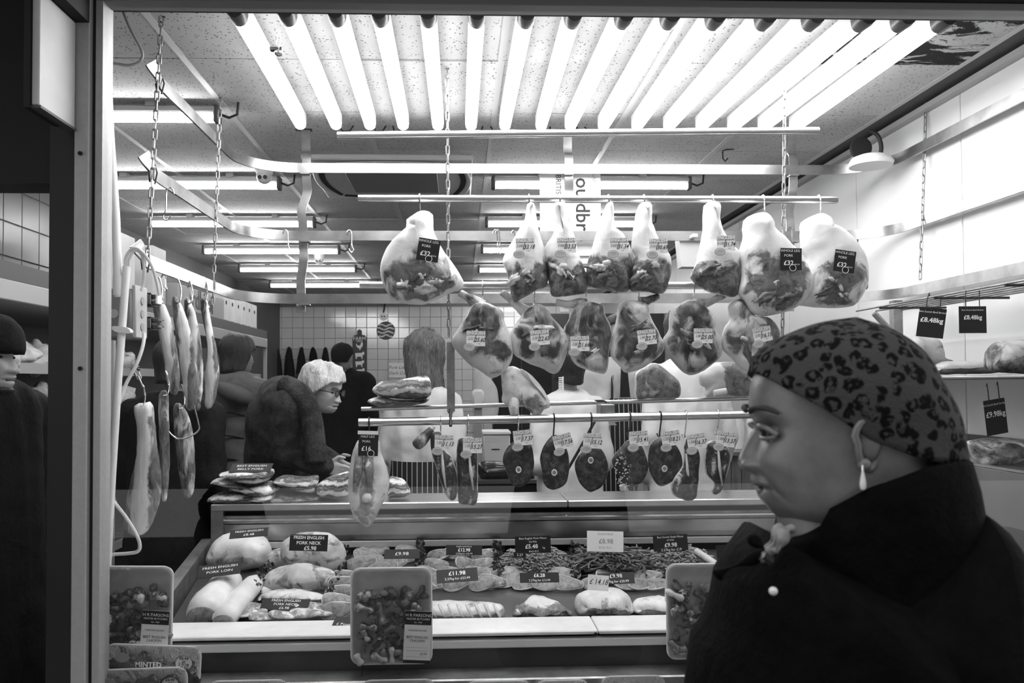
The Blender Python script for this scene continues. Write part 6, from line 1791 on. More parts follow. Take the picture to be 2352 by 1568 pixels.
# egg board behind the strap
t = card('egg_board', 'white board with upright lettering behind the middle strap', 1310, 492, YBK + .045, 140 * mpp(4.0), 192 * mpp(4.0), cat='sign', mat=card_white, thick=.012)
m42 = mpp(4.0)
letter('ouldbro', 46 * m42, ink_black, t, 27 * m42, 10 * m42, y=-.0068, rot=-90, bold=.0012)
letter('BRITISH', 17 * m42, ink_black, t, -28 * m42, 62 * m42, y=-.0068, rot=-90)
letter('www.broeggs.co.uk', 9 * m42, card_grey, t, -63 * m42, 0, y=-.0068, rot=-90)
letter('LARGE', 12 * m42, card_grey, t, 55 * m42, 75 * m42, y=-.0068, rot=-90)
t2 = card('egg_board', 'lower white board reading s behind the third lamb leg', 1345, 575, YBK + .06, 70 * m42, 62 * m42, cat='sign', mat=card_white, thick=.012)
letter('s’', 46 * m42, ink_black, t2, -8 * m42, 2 * m42, y=-.0068, rot=-90, bold=.0012)
# plastic tub hanging on the middle rail
a = P(1588, 580, YBK + .012)
t = thing('plastic_tub', P(1588, 616, YBK + .02), 'translucent white plastic tub clipped to the middle rail', 'tub')
hw, hh = 28 * mpp(YBK), 33 * mpp(YBK)
mb = MB()
mb.add([a + V((x * (1 if z > 0 else .82), y, z)) for z in (hh, -hh) for (x, y) in ((-hw, 0), (hw, 0), (hw, .08), (-hw, .08))], [(0, 1, 5, 4), (1, 2, 6, 5), (2, 3, 7, 6), (3, 0, 4, 7), (4, 5, 6, 7)])
mb.build('tub_body', plain('milky_plastic', .5, .35), t, smooth=False)
MB().box(a + V((-.012, -.07, hh - .004)), a + V((.012, .004, hh + .012))).build('clip', white_plastic, t, smooth=False)

# ================================================================== things on the back wall
yb = YB - .02
def on_wall(px, py): return P(px, py, yb)
k = mpp(yb)
t = thing('farm_board', on_wall(827, 880), 'dark paddle shaped board with white farm animal silhouettes', 'sign')
x0, z0_ = on_wall(826, 820).x, on_wall(826, 820).z
ol = [(-16, 58), (16, 58), (16, -44), (12, -50), (5, -51), (5, -60), (0, -64), (-5, -60), (-5, -51), (-12, -50), (-16, -44)]
MB().prism([(x0 + a * k, z0_ - b * k) for a, b in ol], yb - .02, yb).build('paddle', plain('slate_board', .02, .5), t, smooth=False)
def sil(dx, dz, s, pts, nm):
    MB().prism([(x0 + (dx + a * s) * k, z0_ - (dz + b * s) * k) for a, b in pts], yb - .024, yb - .0205).build(nm, card_white, t, smooth=False)
hen = [(-8, -4), (-4, 2), (2, 1), (5, -7), (8, -6), (9, -2), (7, 5), (3, 9), (2, 13), (0, 13), (0, 9), (-4, 8), (-8, 3)]
beast = [(-10, -4), (6, -5), (8, -8), (11, -6), (11, -1), (8, 0), (7, 3), (7, 9), (5, 9), (4, 4), (-5, 4), (-6, 9), (-8, 9), (-9, 3)]
sil(0, -28, .9, hen, 'hen_shape'); sil(0, -5, 1.0, beast, 'sheep_shape'); sil(0, 14, .95, beast, 'pig_shape'); sil(0, 33, 1.05, beast, 'cow_shape')
for s, dz, sz in (('FARM', -42, 9), ('FRESH', -36, 4)):
    o = letter(s, sz * k * 1.3, ink_white, t, 0, 0); o.location = V((x0, yb - .021, z0_ - dz * k)) - ORG[t.name]
t = thing('round_plaque', on_wall(886, 780), 'round dark plaque with pale wavy stripes', 'sign')
c = on_wall(886, 759)
MB().lathe([(20.5 * k, -.012), (21 * k, .0), (20 * k, .012)], c, 32, 'Y').build('disc', plain('dark_disc', .03, .5), t, smooth=False)
for q in range(4):
    zz = (12 - 8 * q) * k; hw = math.sqrt(max(0, (19 * k) ** 2 - zz ** 2))
    pts = [c + V((lerp(-hw, hw, u / 10), -.014, zz + 2.2 * k * math.sin(u * .9 + q))) for u in range(11)]
    MB().tube(pts, 1.9 * k, 6, flat=.35 if False else 1.0).build('stripe', card_white, t)
c = on_wall(880, 727)
t = thing('wall_socket', on_wall(880, 735), 'small round pale fitting on a dark cord above the plaque', 'fitting')
MB().lathe([(9 * k, -.02), (9 * k, .01)], c, 18, 'Y').build('face', white_plastic, t)
for dx in (-3, 3): MB().lathe([(1.8 * k, -.003), (1.8 * k, .002)], c + V((dx * k, -.022, 0)), 8, 'Y').build('hole', black, t)
MB().tube([on_wall(884, 697), on_wall(882, 712), on_wall(880, 720)], .012, 6).build('cord', rubber, t)
# row of dark jackets on pegs
for q, (px, w_, h_) in enumerate(((610, 20, 70), (636, 22, 90), (664, 22, 84), (692, 20, 60), (720, 22, 80), (748, 20, 70))):
    o_ = [(px - 4, 800), (px + 4, 800), (px + w_ * .5, 815 + h_ * .3), (px + w_ * .55, 805 + h_), (px - w_ * .55, 805 + h_), (px - w_ * .5, 815 + h_ * .3)]
    t = thing('hanging_jacket', P(px, 805 + h_, yb - .12), '%s dark jacket hanging on the pegs of the tiled wall' % ordn[q], 'jacket', 'dark jackets on the wall pegs')
    puff('jacket_cloth', o_, yb - .10, .16, dark_coat if q % 2 else black_coat, t, amp=.02, freq=5, n=36, K=5)
    MB().cyl(on_wall(px, 803), on_wall(px, 803) + V((0, -.12, .02)), .012).build('peg', chrome, t)
card('wall_notice', 'small white handwritten note stuck on the tiled wall', 913, 850, yb - .01, 40 * k, 34 * k, mat=card_white, cat='note', items=[('Pork Loin', .30, 0, .18, ink_black, {'shear': .3}), ('Dark Cut', .30, 0, -.2, ink_black, {'shear': .3})])
# dark cold-room front and clutter behind the staff
dk = plain('coldroom_panel', .03, .4)
t = thing('cold_room', (1.45, 7.6, 0), 'dark cold room front with steel trim behind the staff', 'cold room')
MB().box((.62, 7.6, 0), (XR - .02, 7.8, 2.25)).build('front_panel', dk, t, smooth=False)
for x in (.62, 1.05, 1.50, 1.95):
    MB().box((x - .02, 7.57, 0), (x + .02, 7.6, 2.25)).build('door_trim', steel_dull, t, smooth=False)
MB().box((1.18, 7.55, 1.0), (1.22, 7.57, 1.35), bev=.01).build('handle', chrome, t)
t = thing('back_cabinet', (.62, 6.7, 0), 'tall black storage cabinet behind the breast of lamb', 'cabinet')
MB().box((.28, 6.6, 0), (.75, 7.0, 1.92), bev=.005).build('cabinet_body', black, t, smooth=False)
MB().box((.50, 6.592, .1), (.505, 6.6, 1.85)).build('door_gap', dark_grey, t, smooth=False)
MB().box((.52, 6.58, .9), (.535, 6.6, 1.1)).build('handle', chrome, t, smooth=False)
def soft_sack(name, lab, ol, Y, T, mat, cat, amp=.01): return puff(name, ol, Y, T, mat, None, lab, cat, amp=amp, n=44, K=6, freq=8)
soft_sack('hanging_overall', 'pale overall hanging beside the black cabinet', [(1086,862),(1102,838),(1120,862),(1140,890),(1146,930),(1138,965),(1100,968),(1092,930)], 6.54, .10, white_coat, 'overall')
t = thing('towel_dispenser', P(1100, 940, 6.2), 'pale paper towel dispenser by the black cabinet', 'dispenser')
a, b = P(1084, 894, 6.2), P(1112, 938, 6.2)
MB().box((a.x, 6.2, b.z), (b.x, 6.35, a.z), bev=.02).build('dispenser_body', white_plastic, t)
MB().box(((a.x + b.x) / 2 - .03, 6.24, 0), ((a.x + b.x) / 2 + .03, 6.32, b.z)).build('stand_post', grey_plastic, t, smooth=False)
MB().box((a.x + .01, 6.195, b.z + .01), (b.x - .01, 6.2, b.z + .02)).build('slot', black, t, smooth=False)
# back counter with weighing machine
YBC = 4.95
t = thing('back_counter', P(1160, 1100, YBC), 'dark service counter behind the strips of lamb', 'counter')
YF_ = YBC - .28
a, b = P(1080, 1103, YF_), P(1240, 1103, YF_)
MB().box((a.x, YF_, 0), (b.x, YBC + .4, a.z - .02)).build('counter_body', black, t, smooth=False)
MB().box((a.x - .01, YF_ - .01, a.z - .02), (b.x + .01, YBC + .4, a.z)).build('counter_top', dark_grey, t, smooth=False)
zc_ = a.z
a, b = P(1110, 998, YBC + .08), P(1172, 1051, YBC + .08)
t = thing('weighing_machine', V(((a.x + b.x) / 2, YBC + .2, zc_)), 'cream weighing machine on the service counter', 'scale')
MB().box((a.x, YBC + .08, zc_), (b.x, YBC + .3, a.z), bev=.008).build('machine_body', plain('cream_case', .55, .5), t)
MB().box((a.x - .005, YBC + .07, a.z), (b.x + .005, YBC + .31, a.z + .02), bev=.004).build('lid', white_plastic, t)
MB().box((a.x + .05, YBC + .077, b.z + .05), (a.x + .1, YBC + .08, b.z + .056)).build('badge', black, t, smooth=False)
soft_sack('dark_joint', 'dark joint on a black stand on the service counter', [(1100,1064),(1130,1058),(1180,1062),(1215,1060),(1228,1080),(1220,1099),(1150,1102),(1104,1098)], YBC - .16, .2, plain('dark_joint_skin', .03, .2), 'bag')  # joint and its black stand, built as one dark lump
# wooden cupboard near the woman's face
t = thing('wooden_cupboard', P(1700, 1120, 4.6), 'wooden boarded cupboard behind the last chop strip', 'cupboard')
a, b = P(1655, 1045, 4.6), P(1780, 1135, 4.6)
wd = plain('brown_boards', .12, .5, var=.35, scale=6, stretch=(6, 1, .6))
x = a.x; ztc = a.z + .021
while x < b.x:
    MB().box((x + .002, 4.6, 0), (x + .058, 4.64, a.z)).build('board', wd, t, smooth=False); x += .06
MB().box((a.x - .02, 4.56, a.z), (b.x, 5.0, a.z + .02)).build('cupboard_top', steel_dull, t, smooth=False)
for q, (px, py, s_) in enumerate(((1690, 992, 1), (1730, 992, .85))):
    c = P(px, py, 4.8); c.z = ztc + .10
    MB().lathe([(.001, -.10), (.045 * s_, -.10), (.05 * s_, .05), (.03 * s_, .09), (.028 * s_, .11), (.001, .11)], c, 18).build('plastic_bottle', white_plastic, None, label='%s pale plastic bottle behind the loin end' % ordn[q], cat='bottle', group='pale bottles')

# ================================================================== rack on the white wall
rk = thing('wall_rack', (1.9, 3.0, .3), 'steel wall rack of slatted shelves holding beef joints', 'rack')
Yr0, Yr1 = 2.42, 3.62
for q in range(6):
    x = 1.80 + .045 * q
    MB().cyl((x, Yr0, 1.918), (x, Yr1 - .12 * (q % 2), 1.918), .0045, n=8).build('shelf_wire', steel_dull, rk)
for y in (2.6, 3.0, 3.4):
    MB().cyl((1.79, y, 1.912), (2.08, y, 1.912), .005, n=8).build('cross_wire', dark_steel, rk)
MB().box((1.94, Yr1 - .06, 1.55), (1.98, Yr1 - .02, 1.96)).build('bracket', steel_dull, rk, smooth=False)
pa, pb = V((1.84, Yr1 - .08, 1.90)), V((1.97, Yr1 - .08, 1.76))
MB().cyl(pa, pb, .014, n=8).build('bracket', steel_dull, rk)
MB().cyl((1.74, Yr0, 1.612), (1.74, Yr1, 1.612), .006, n=10).build('shelf_rail', steel, rk)
MB().box((1.745, Yr0, 1.604), (XR - .015, Yr1, 1.612)).build('shelf', dark_steel, rk, smooth=False)
for q in range(7):
    x = 1.74 + .045 * q
    MB().box((x, Yr0, 1.312), (x + .028, Yr1, 1.32)).build('slat', steel, rk, smooth=False)
MB().box((1.73, Yr0, .4), (1.74, Yr1, 1.31)).build('lower_panel', plain('grey_panel', .22, .4, .5, var=.2, scale=3), rk, smooth=False)
MB().box((XR - .03, Yr0, .4), (XR - .013, Yr1, 1.38)).build('splash_panel', plain('dark_splash', .10, .35, .5), rk, smooth=False)
beef_m = meat_mat('beef_joint_meat', fat=(.35, .65), lean=(.02, .10), scale=16, vein=.5, veins=.6)
def rackm(name, lab, ol, Y, T, lean=.5): return puff(name, ol, Y, T, beef_m, None, lab, 'meat', 'joints on the wall rack', lean=lambda u, v, e, f: lean, amp=.006, n=52, K=7)
rackm('rib_rack', 'flat pale rack of ribs on the wall rack shelf', [(2142,858),(2148,842),(2170,830),(2215,828),(2260,830),(2292,838),(2290,855),(2230,859)], 3.05, .12, .15)
rackm('beef_joint', 'rounded dark beef joint on the upper wall shelf', [(2278,850),(2276,815),(2290,786),(2330,780),(2400,785),(2420,830),(2400,856),(2330,857)], 2.80, .16, .5)
rackm('beef_joint', 'pale beef joint half hidden behind the leopard hat', [(2070,820),(2085,775),(2110,768),(2140,772),(2155,790),(2150,815),(2185,832),(2150,845),(2090,845)], 3.2, .14, .3)
rackm('brisket_joint', 'large rolled brisket joint on the slatted lower shelf', [(2222,1020),(2245,1008),(2300,1006),(2400,1015),(2430,1060),(2400,1098),(2330,1100),(2260,1080),(2235,1050)], 2.72, .18, .55)
def s_wire(o, x, h_):
    sub(o, MB().tube([V((x, -.002, h_ / 2 - .008)), V((x - .002, -.004, h_ / 2 + .03)), V((x + .002, 0, h_ / 2 + .055)), V((x + .007, .008, h_ / 2 + .045))], .0018, 6), 'wire_loop', dark_steel)
for px, py, Y, w_, h_, tl_, yw, l1, l2, lab in ((2139, 741, 3.02, .092, .112, -8, -22, 'Best Scotch Beef Brisket', '£8.48kg', 'tilted black card reading brisket on the wire shelf'), (2234, 734, 2.78, .098, .094, 0, 0, 'Best Scotch Beef Brisket', '£8.48kg', 'straight black brisket card on the wire shelf'), (2287, 957, 2.62, .088, .116, 7, 14, 'Best Scotch Beef On Bone', '£9.98kg', 'black card hanging below the upper wall shelf')):
    o = card('price_card', lab, px, py, Y, w_, h_, tilt=tl_, yaw=yw, items=[(l1, .085, 0, .36, ink_white), (l2, .22, 0, .08, ink_white, {'bold': .0006})], group='black hanging price cards')
    s_wire(o, -w_ * .25, h_); s_wire(o, w_ * .25, h_)
# ================================================================== tickets and cards
hand = {'shear': .35, 'sx': .82}
def english(px, py, Y, tilt, pre, price, where, sticker=True, w_=.070, h_=.056, dy=0):
    o = card('price_ticket', 'white ENGLISH ticket handwritten %s pinned to the %s' % (price, where), px, py, Y, w_, h_, tilt, mat=card_white, cat='price ticket', group='white ENGLISH tickets')
    sub(o, MB().box((-w_ * .48, -.0016, h_ * .20), (w_ * .48, -.0009, h_ * .48)), 'header', card_grey)
    letter('ENGLISH', h_ * .30, ink_white, o, 0, h_ * .345, y=-.0022, bold=.0004)
    letter(pre, h_ * .26, ink_black, o, -w_ * .28, -h_ * .02, y=-.0016, **hand)
    letter(price, h_ * .40, ink_black, o, w_ * .20, -h_ * .10, y=-.0016, bold=.0003, **hand)
    sub(o, MB().tube([V((-w_ * .12, -.0012, -h_ * .28)), V((-w_ * .02, -.0012, h_ * .12)), V((w_ * .06, -.0012, h_ * .36))], .0011, 5), 'pen_stroke', ink_black)
    sub(o, MB().box((w_ * .12, -.0014, -h_ * .36), (w_ * .25, -.0009, -h_ * .34)), 'pen_stroke', ink_black)
    if sticker:
        pr = [(.021 + .0012 * (k % 2), .0) for k in range(2)]
        m_ = MB(); n = 28; c = V((-w_ * .34, -.0026, -h_ * .58))
        pts = [c + V(((.0205 + .0014 * (k % 2)) * math.cos(2 * math.pi * k / n), 0, (.0145 + .0012 * (k % 2)) * math.sin(2 * math.pi * k / n))) for k in range(n)]
        m_.add(pts + [p + V((0, .0015, 0)) for p in pts], [tuple(range(n))] + [(k, (k + 1) % n, n + (k + 1) % n, n + k) for k in range(n)])
        st = sub(o, m_, 'oval_sticker', plain('sticker_grey', .42, .4) if 'sticker_grey' not in bpy.data.materials else bpy.data.materials['sticker_grey'])
        r2 = [c + V((.0155 * math.cos(2 * math.pi * k / 20), -.0006, .0100 * math.sin(2 * math.pi * k / 20))) for k in range(20)]
        k_ = sub(o, MB().tube(r2, .0005, 4, closed=True), 'sticker_ring', card_white)
    return o
Yl = YH - .035 - .075
for px, py, pre, pr, wh in ((1206, 564, '3.045', '33.18', 'first lamb leg'), (1301, 563, '3.060', '33.53', 'second lamb leg'), (1422, 563, '3.055', '31.34', 'third lamb leg'), (1512, 565, '3.015', '30.69', 'fourth lamb leg'), (1667, 558, '3.100', '31.74', 'lamb leg next to pork')):
    english(px, py, Yl, 1, pre, pr, wh)
Ysf = YH - .03 - .062
for px, py, tl_, pre, pr, wh in ((1093, 777, -2, '2.01', '25.60', 'first lamb shoulder'), (1240, 775, 5, '2.00', '22.65', 'second lamb shoulder'), (1332, 789, 2, '2.00', '21.66', 'third lamb shoulder'), (1486, 774, 6, '1.95', '22.70', 'fourth lamb shoulder'), (1615, 771, 0, '1.80', '25.00', 'fifth lamb shoulder'), (1751, 768, 12, '2.00', '16.15', 'sixth lamb shoulder')):
    english(px, py, Ysf, tl_, pre, pr, wh)
Yt = YE - .045
for px, py, tl_, pre, pr, wh in ((1020, 1016, -2, '1.05', '11.13', 'first lamb strip'), (1085, 1023, 0, '1.50', '15.27', 'second lamb strip'), (1201, 1005, 6, '1.00', '17.37', 'first round steak'), (1293, 1014, 15, '1.700', '17.56', 'second round steak'), (1361, 1012, -3, '1.55', '15.12', 'third round steak'), (1467, 1007, 4, '1.50', '15.41', 'speckled cut'), (1541, 1006, 8, '1.725', '18.21', 'round steak beside the tall strip'), (1600, 1013, 8, '1.500', '16.37', 'tall chop strip'), (1667, 1008, -7, '1.300', '13.37', 'last chop strip')):
    english(px, py, Yt, tl_, pre, pr, wh)
def ring(o, x, z, r_, m_=None):
    sub(o, MB().tube([V((x + r_ * math.cos(2 * math.pi * k / 18), -.002, z + r_ * math.sin(2 * math.pi * k / 18))) for k in range(18)], .0011, 5, closed=True), 'ring', m_ or card_white)
for px, py, Y, tl_, lab in ((984, 574, YH - .15, -9, 'black whole leg card on the lone pork leg'), (1817, 595, YH - .14, -1, 'black whole leg card on the middle pork leg'), (1940, 600, YH - .13, -8, 'black whole leg card on the end pork leg')):
    o = card('price_card', lab, px, py, Y, .080, .082, tl_, items=[('WHOLE LEG', .16, -.04, .38, ink_white), ('PORK', .16, -.12, .16, ink_white), ('£32', .30, -.12, -.18, ink_white, {'bold': .0004}), ('EACH', .09, .28, -.24, ink_white)], group='black cards on pork legs')
    ring(o, .006, -.032, .012)
o = card('price_card', 'black half leg card on the opened pork leg', 846, 1022, YE - .06, .072, .078, -2, items=[('HALF LEG', .15, -.04, .40, ink_white), ('PORK', .15, -.1, .17, ink_white), ('£16', .30, -.1, -.17, ink_white, {'bold': .0004})], group='black cards on pork legs')
ring(o, .010, -.030, .012)
sub(o, MB().box((-.040, -.001, .039), (.034, .002, .052)), 'paper_slip', card_white)
# cards among the trays
def dcard(px, py, w_, h_, tl_, pitch, items, lab, mat=None, up=.0, Y=None, yaw=0):
    Y = Y or deck(px, py + 25).y
    return card('price_card', lab, px, py, Y, w_ * mpp(Y), h_ * mpp(Y) / max(.25, math.cos(R(pitch))), tl_, pitch, yaw, mat=mat, items=items, group='price cards among the trays')
W_ = ink_white
dcard(709, 1246, 86, 36, -2, -12, [('FRESH ENGLISH', .27, 0, .30, W_, {'bold': .0004}), ('PORK NECK', .27, 0, -.02, W_, {'bold': .0004}), ('£5.98', .34, .05, -.34, W_, {'bold': .0004})], 'upright black card reading FRESH ENGLISH PORK NECK', Y=3.0)
dcard(572, 1224, 84, 14, 7, -62, [('FRESH ENGLISH', .30, 0, .22, W_), ('£8.48', .36, 0, -.2, W_)], 'black card lying back on the pork shoulder joint', Y=3.1)
dcard(505, 1308, 92, 20, 10, -62, [('FRESH ENGLISH', .26, 0, .2, W_), ('PORK LOIN', .26, 0, -.15, W_)], 'black card lying back across the pork loins', Y=2.88)
dcard(655, 1388, 108, 18, -3, -58, [('FRESH ENGLISH', .28, 0, .32, W_), ('PORK NECK', .28, 0, 0, W_), ('£6.98', .3, 0, -.32, W_)], 'black card tilted over the front neck slices', Y=2.78)
dcard(792, 1434, 56, 18, -8, -70, [('£ Pound', .22, 0, 0, W_)], 'black card fallen on the front ledge', Y=2.6)
dcard(923, 1272, 80, 16, 0, -55, [('£9.98', .5, 0, 0, W_)], 'black card lying above the middle chicken tray', Y=2.98)
dcard(1066, 1263, 82, 21, -1, -20, [('English Lamb Rump', .2, 0, .36, W_), ('£12.98', .46, 0, .0, W_, {'bold': .0004}), ('2.27kg for £26.99', .24, 0, -.36, W_)], 'black card behind the fan of chops', Y=2.99)
dcard(1050, 1321, 94, 24, 4, -45, [('£11.98', .42, 0, .15, W_, {'bold': .0003}), ('2.27kg for £23.99', .24, 0, -.25, W_)], 'black card leaning in the middle of the fan of chops', Y=2.80)
dcard(1224, 1250, 82, 38, 1, -8, [('Best English Pork Mince', .17, 0, .36, W_), ('(£2.49lb)', .13, 0, .16, W_), ('£5.48', .34, -.04, -.12, W_, {'bold': .0004}), ('kg', .16, .3, -.2, W_), ('BULK BUY', .13, .02, -.40, W_)], 'upright black card reading Best English Pork Mince', Y=3.02)
dcard(1194, 1274, 28, 12, -4, -8, [('2.27', .7, 0, 0, W_)], 'tiny black card below the pork mince card', Y=2.96)
dcard(1239, 1326, 90, 20, 0, -30, [('£6.28', .5, 0, .2, W_, {'bold': .0003}), ('2.27kg for £12.99', .30, 0, -.28, W_)], 'black card in front of the pork steaks', Y=2.80)
dcard(1390, 1243, 84, 46, -2, -8, [('Scotch Beef', .16, 0, .36, card_grey), ('£8.98', .32, .02, 0, card_grey, {'bold': .0004}), ('BULK BUY', .14, 0, -.3, card_grey)], 'white price card standing in the beef strips', mat=card_white, Y=3.02)
dcard(1540, 1246, 80, 36, 2, -8, [('Best Scotch Steak Mince', .17, 0, .36, W_), ('(£4.53lb)', .13, 0, .17, W_), ('£9.98', .36, 0, -.14, W_, {'bold': .0004}), ('BULK BUY', .13, 0, -.42, W_)], 'upright black card reading Best Scotch Steak Mince', Y=3.02)
dcard(1542, 1262, 66, 10, 2, -8, [('2.27kg for £19', .8, 0, 0, W_)], 'narrow black strip card under the steak mince card', Y=2.97)
dcard(1415, 1328, 84, 22, 2, -35, [('£9.98', .5, 0, .2, W_), ('2.27kg for £20.99', .3, 0, -.28, W_)], 'black card in front of the beef slices', Y=2.80)
dcard(1374, 1338, 48, 34, -5, -10, [('£ 14.18', .5, 0, .05, ink_black, hand)], 'white handwritten card stuck in the gammon joint', mat=card_white, Y=2.70)
dcard(1534, 1358, 14, 44, -4, -10, [('£', .3, 0, .2, ink_black)], 'narrow white card beside the last chicken tray', mat=card_white, Y=2.62)
dcard(1685, 1268, 80, 36, 3, -8, [('Lean Scotch', .18, 0, .34, W_), ('£10.98', .40, 0, .0, W_, {'bold': .0004}), ('2.27kg', .26, 0, -.34, W_)], 'black card by the marrow bone near the woman', Y=3.02)
card('price_card', 'dark price card lying on the tall belly stack', 577, 1074, YW - .02, .17, .07, 0, -66, items=[('BEST ENGLISH', .28, 0, .2, W_), ('BELLY PORK', .28, 0, -.18, W_)], group='price cards among the trays')
# ================================================================== foam trays
foam = plain('white_foam', .78, .6, var=.03, scale=30)
fm = bpy.data.materials.new('cling_film'); fm.use_nodes = True
nt = fm.node_tree; nt.nodes.clear()
tr = nt.nodes.new('ShaderNodeBsdfTransparent'); tr.inputs[0].default_value = g3(.97)
gl = nt.nodes.new('ShaderNodeBsdfGlossy'); gl.inputs['Roughness'].default_value = .08
fr2 = nt.nodes.new('ShaderNodeFresnel'); fr2.inputs[0].default_value = 1.5
bp = nt.nodes.new('ShaderNodeBump'); bp.inputs['Strength'].default_value = .9; bp.inputs['Distance'].default_value = .02
nt.links.new(tnoise(nt, coords(nt, (1, 1, 1)), 22, 4, .6, 1.5), bp.inputs['Height'])
nt.links.new(bp.outputs[0], gl.inputs['Normal']); nt.links.new(bp.outputs[0], fr2.inputs['Normal'])
mx = nt.nodes.new('ShaderNodeMixShader'); out = nt.nodes.new('ShaderNodeOutputMaterial')
nt.links.new(fr2.outputs[0], mx.inputs[0]); nt.links.new(tr.outputs[0], mx.inputs[1]); nt.links.new(gl.outputs[0], mx.inputs[2]); nt.links.new(mx.outputs[0], out.inputs[0])
film = fm
def rrect(w_, h_, r_, y, n=6):
    pts = []
    for cx, cz, a0 in ((w_/2 - r_, h_/2 - r_, 0), (-w_/2 + r_, h_/2 - r_, 90), (-w_/2 + r_, -h_/2 + r_, 180), (w_/2 - r_, -h_/2 + r_, 270)):
        for k in range(n + 1):
            a = R(a0 + 90 * k / n); pts.append(V((cx + r_ * math.cos(a), y, cz + r_ * math.sin(a))))
    return pts
def tray_mb(w_, h_, dep):
    prof = [(-.014, dep), (-.006, dep * .9), (0, .002), (-.003, 0), (-.010, .001), (-.018, .006), (-.034, dep * .72), (-.050, dep * .8)]
    mb = MB(); vs = []; fs = []; n = 0
    for d_, y in prof:
        ring_ = rrect(w_ + 2 * d_, h_ + 2 * d_, max(.008, .030 + d_ * .6), y); n = len(ring_); vs += ring_
    for q in range(len(prof) - 1):
        for k in range(n): fs.append((q*n + k, q*n + (k + 1) % n, (q + 1)*n + (k + 1) % n, (q + 1)*n + k))
    fs.append(tuple(range(n))); fs.append(tuple(range((len(prof) - 1)*n, len(prof)*n)))
    mb.add(vs, fs)
    return mb
bone_meat = meat_mat('chicken_bone_meat', fat=(.42, .75), lean=(.03, .20), scale=30, vein=.4, veins=.6, rough=.25)
mint_meat = meat_mat('minted_meat', fat=(.06, .14), lean=(.008, .05), scale=30, vein=.15, veins=.5, rough=.3)
def tray(lab, px, py, Y, w_, h_, tilt, dep=.024, name='meat_tray', group='foam trays hung in the window'):
    c = P(px, py, Y)
    t = bpy.data.objects.new(name, None); C.objects.link(t); t.location = c; t.empty_display_size = .05
    t.rotation_euler = (0, R(-tilt), 0) if tilt else (0, 0, 0)
    ORG[t.name] = V((0, 0, 0)); tag(t, lab, 'tray', group)
    sub(t, tray_mb(w_, h_, dep), 'foam_tray', foam)
    return t
def film_on(t, w_, h_, bulge=.012):
    mb = MB(); n = 12
    vs = [V((lerp(-w_/2 + .006, w_/2 - .006, i / n), -.002 - bulge * math.sin(math.pi * i / n) * math.sin(math.pi * j / n) + .0015 * noise.noise(V((i * 1.3, j * 1.7, w_ * 50))), lerp(-h_/2 + .006, h_/2 - .006, j / n))) for j in range(n + 1) for i in range(n + 1)]
    fs = [(j*(n + 1) + i, j*(n + 1) + i + 1, (j + 1)*(n + 1) + i + 1, (j + 1)*(n + 1) + i) for j in range(n) for i in range(n)]
    mb.add(vs, fs); return sub(t, mb, 'cling_film', film)
def chicken(lab, px, py, tilt, seed):
    Y = 2.465; m = mpp(Y); w_, h_ = 186 * m, 220 * m
    t = tray(lab, px, py, Y, w_, h_, tilt)
    rr_ = random.Random(seed)
    for q in range(62):
        u, v_ = rr_.uniform(-.41, .41), rr_.uniform(-.45, .24)
        c = V((u * w_, .012 - rr_.uniform(0, .016), v_ * h_))
        a = rr_.uniform(0, 3.14); L = rr_.uniform(.012, .032); d = V((math.cos(a), rr_.uniform(-.3, .3), math.sin(a)))
        mb = MB()
        if q % 3:
            r_ = rr_.uniform(.007, .012)
            mb.tube([c - d * L, c - d * L * .7, c, c + d * L * .7, c + d * L], [r_ * .7, r_ * 1.25, r_ * .75, r_ * 1.3, r_ * .7], 8)
        else: mb.ell(c, (rr_.uniform(.012, .022), .012, rr_.uniform(.011, .02)), 10, 7, amp=.7, freq=12, seed=q)
        mb.att['lean'] = [rr_.choice((.2, .5, .7, .9))] * len(mb.v)
        me = mb.mesh('chicken_piece', V((0, 0, 0)), smooth='full'); me.materials.append(bone_meat)
        o = bpy.data.objects.new('chicken_piece', me); C.objects.link(o); o.parent = t; ORG[o.name] = V((0, 0, 0))
    film_on(t, w_, h_)
    # label
    lw, lh = 60 * m, 116 * m
    me = MB().box((-lw/2, -.0006, -lh/2), (lw/2, .0006, lh/2)).mesh('tray_label', V((0, 0, 0)), smooth=False); me.materials.append(card_white)
    lo = bpy.data.objects.new('tray_label', me); C.objects.link(lo); lo.parent = t; lo.location = (w_ * .32, -.021, -h_ * .20); lo.rotation_euler = (0, R(3), 0)
    ORG[lo.name] = V((0, 0, 0))
    sub(lo, MB().box((-lw/2, -.0012, lh * .24), (lw/2, -.0007, lh * .5)), 'label_header', card_black)
    sub(lo, MB().box((-lw/2, -.0012, -lh * .5), (lw/2, -.0007, -lh * .44)), 'label_footer', card_black)
    letter('H R PARSONS', lw * .155, ink_white, lo, 0, lh * .42, y=-.0016)
    letter('MASTER BUTCHERS', lw * .10, ink_white, lo, 0, lh * .35, y=-.0016)
    letter('Est. 1960', lw * .08, ink_white, lo, 0, lh * .285, y=-.0016)
    letter('CHICKEN BONES', lw * .09, ink_black, lo, 0, lh * .13, y=-.0014)
    letter('BEST ENGLISH', lw * .13, ink_black, lo, 0, lh * .0, y=-.0014)
    letter('CHICKEN', lw * .13, ink_black, lo, 0, -lh * .07, y=-.0014)
    letter('£0.99', lw * .12, ink_black, lo, lw * .25, -lh * .32, y=-.0014)
    for z in (-.20, -.26, -.38): sub(lo, MB().box((-lw * .4, -.0010, z * lh), (lw * .4, -.0007, z * lh + .0006)), 'rule', card_grey)
    return t
t1 = chicken('foam tray of chicken bones propped next to the window frame', 300, 1412, -1, 3)
t2 = chicken('foam tray of chicken bones in the middle of the window', 899, 1414, 0, 8)
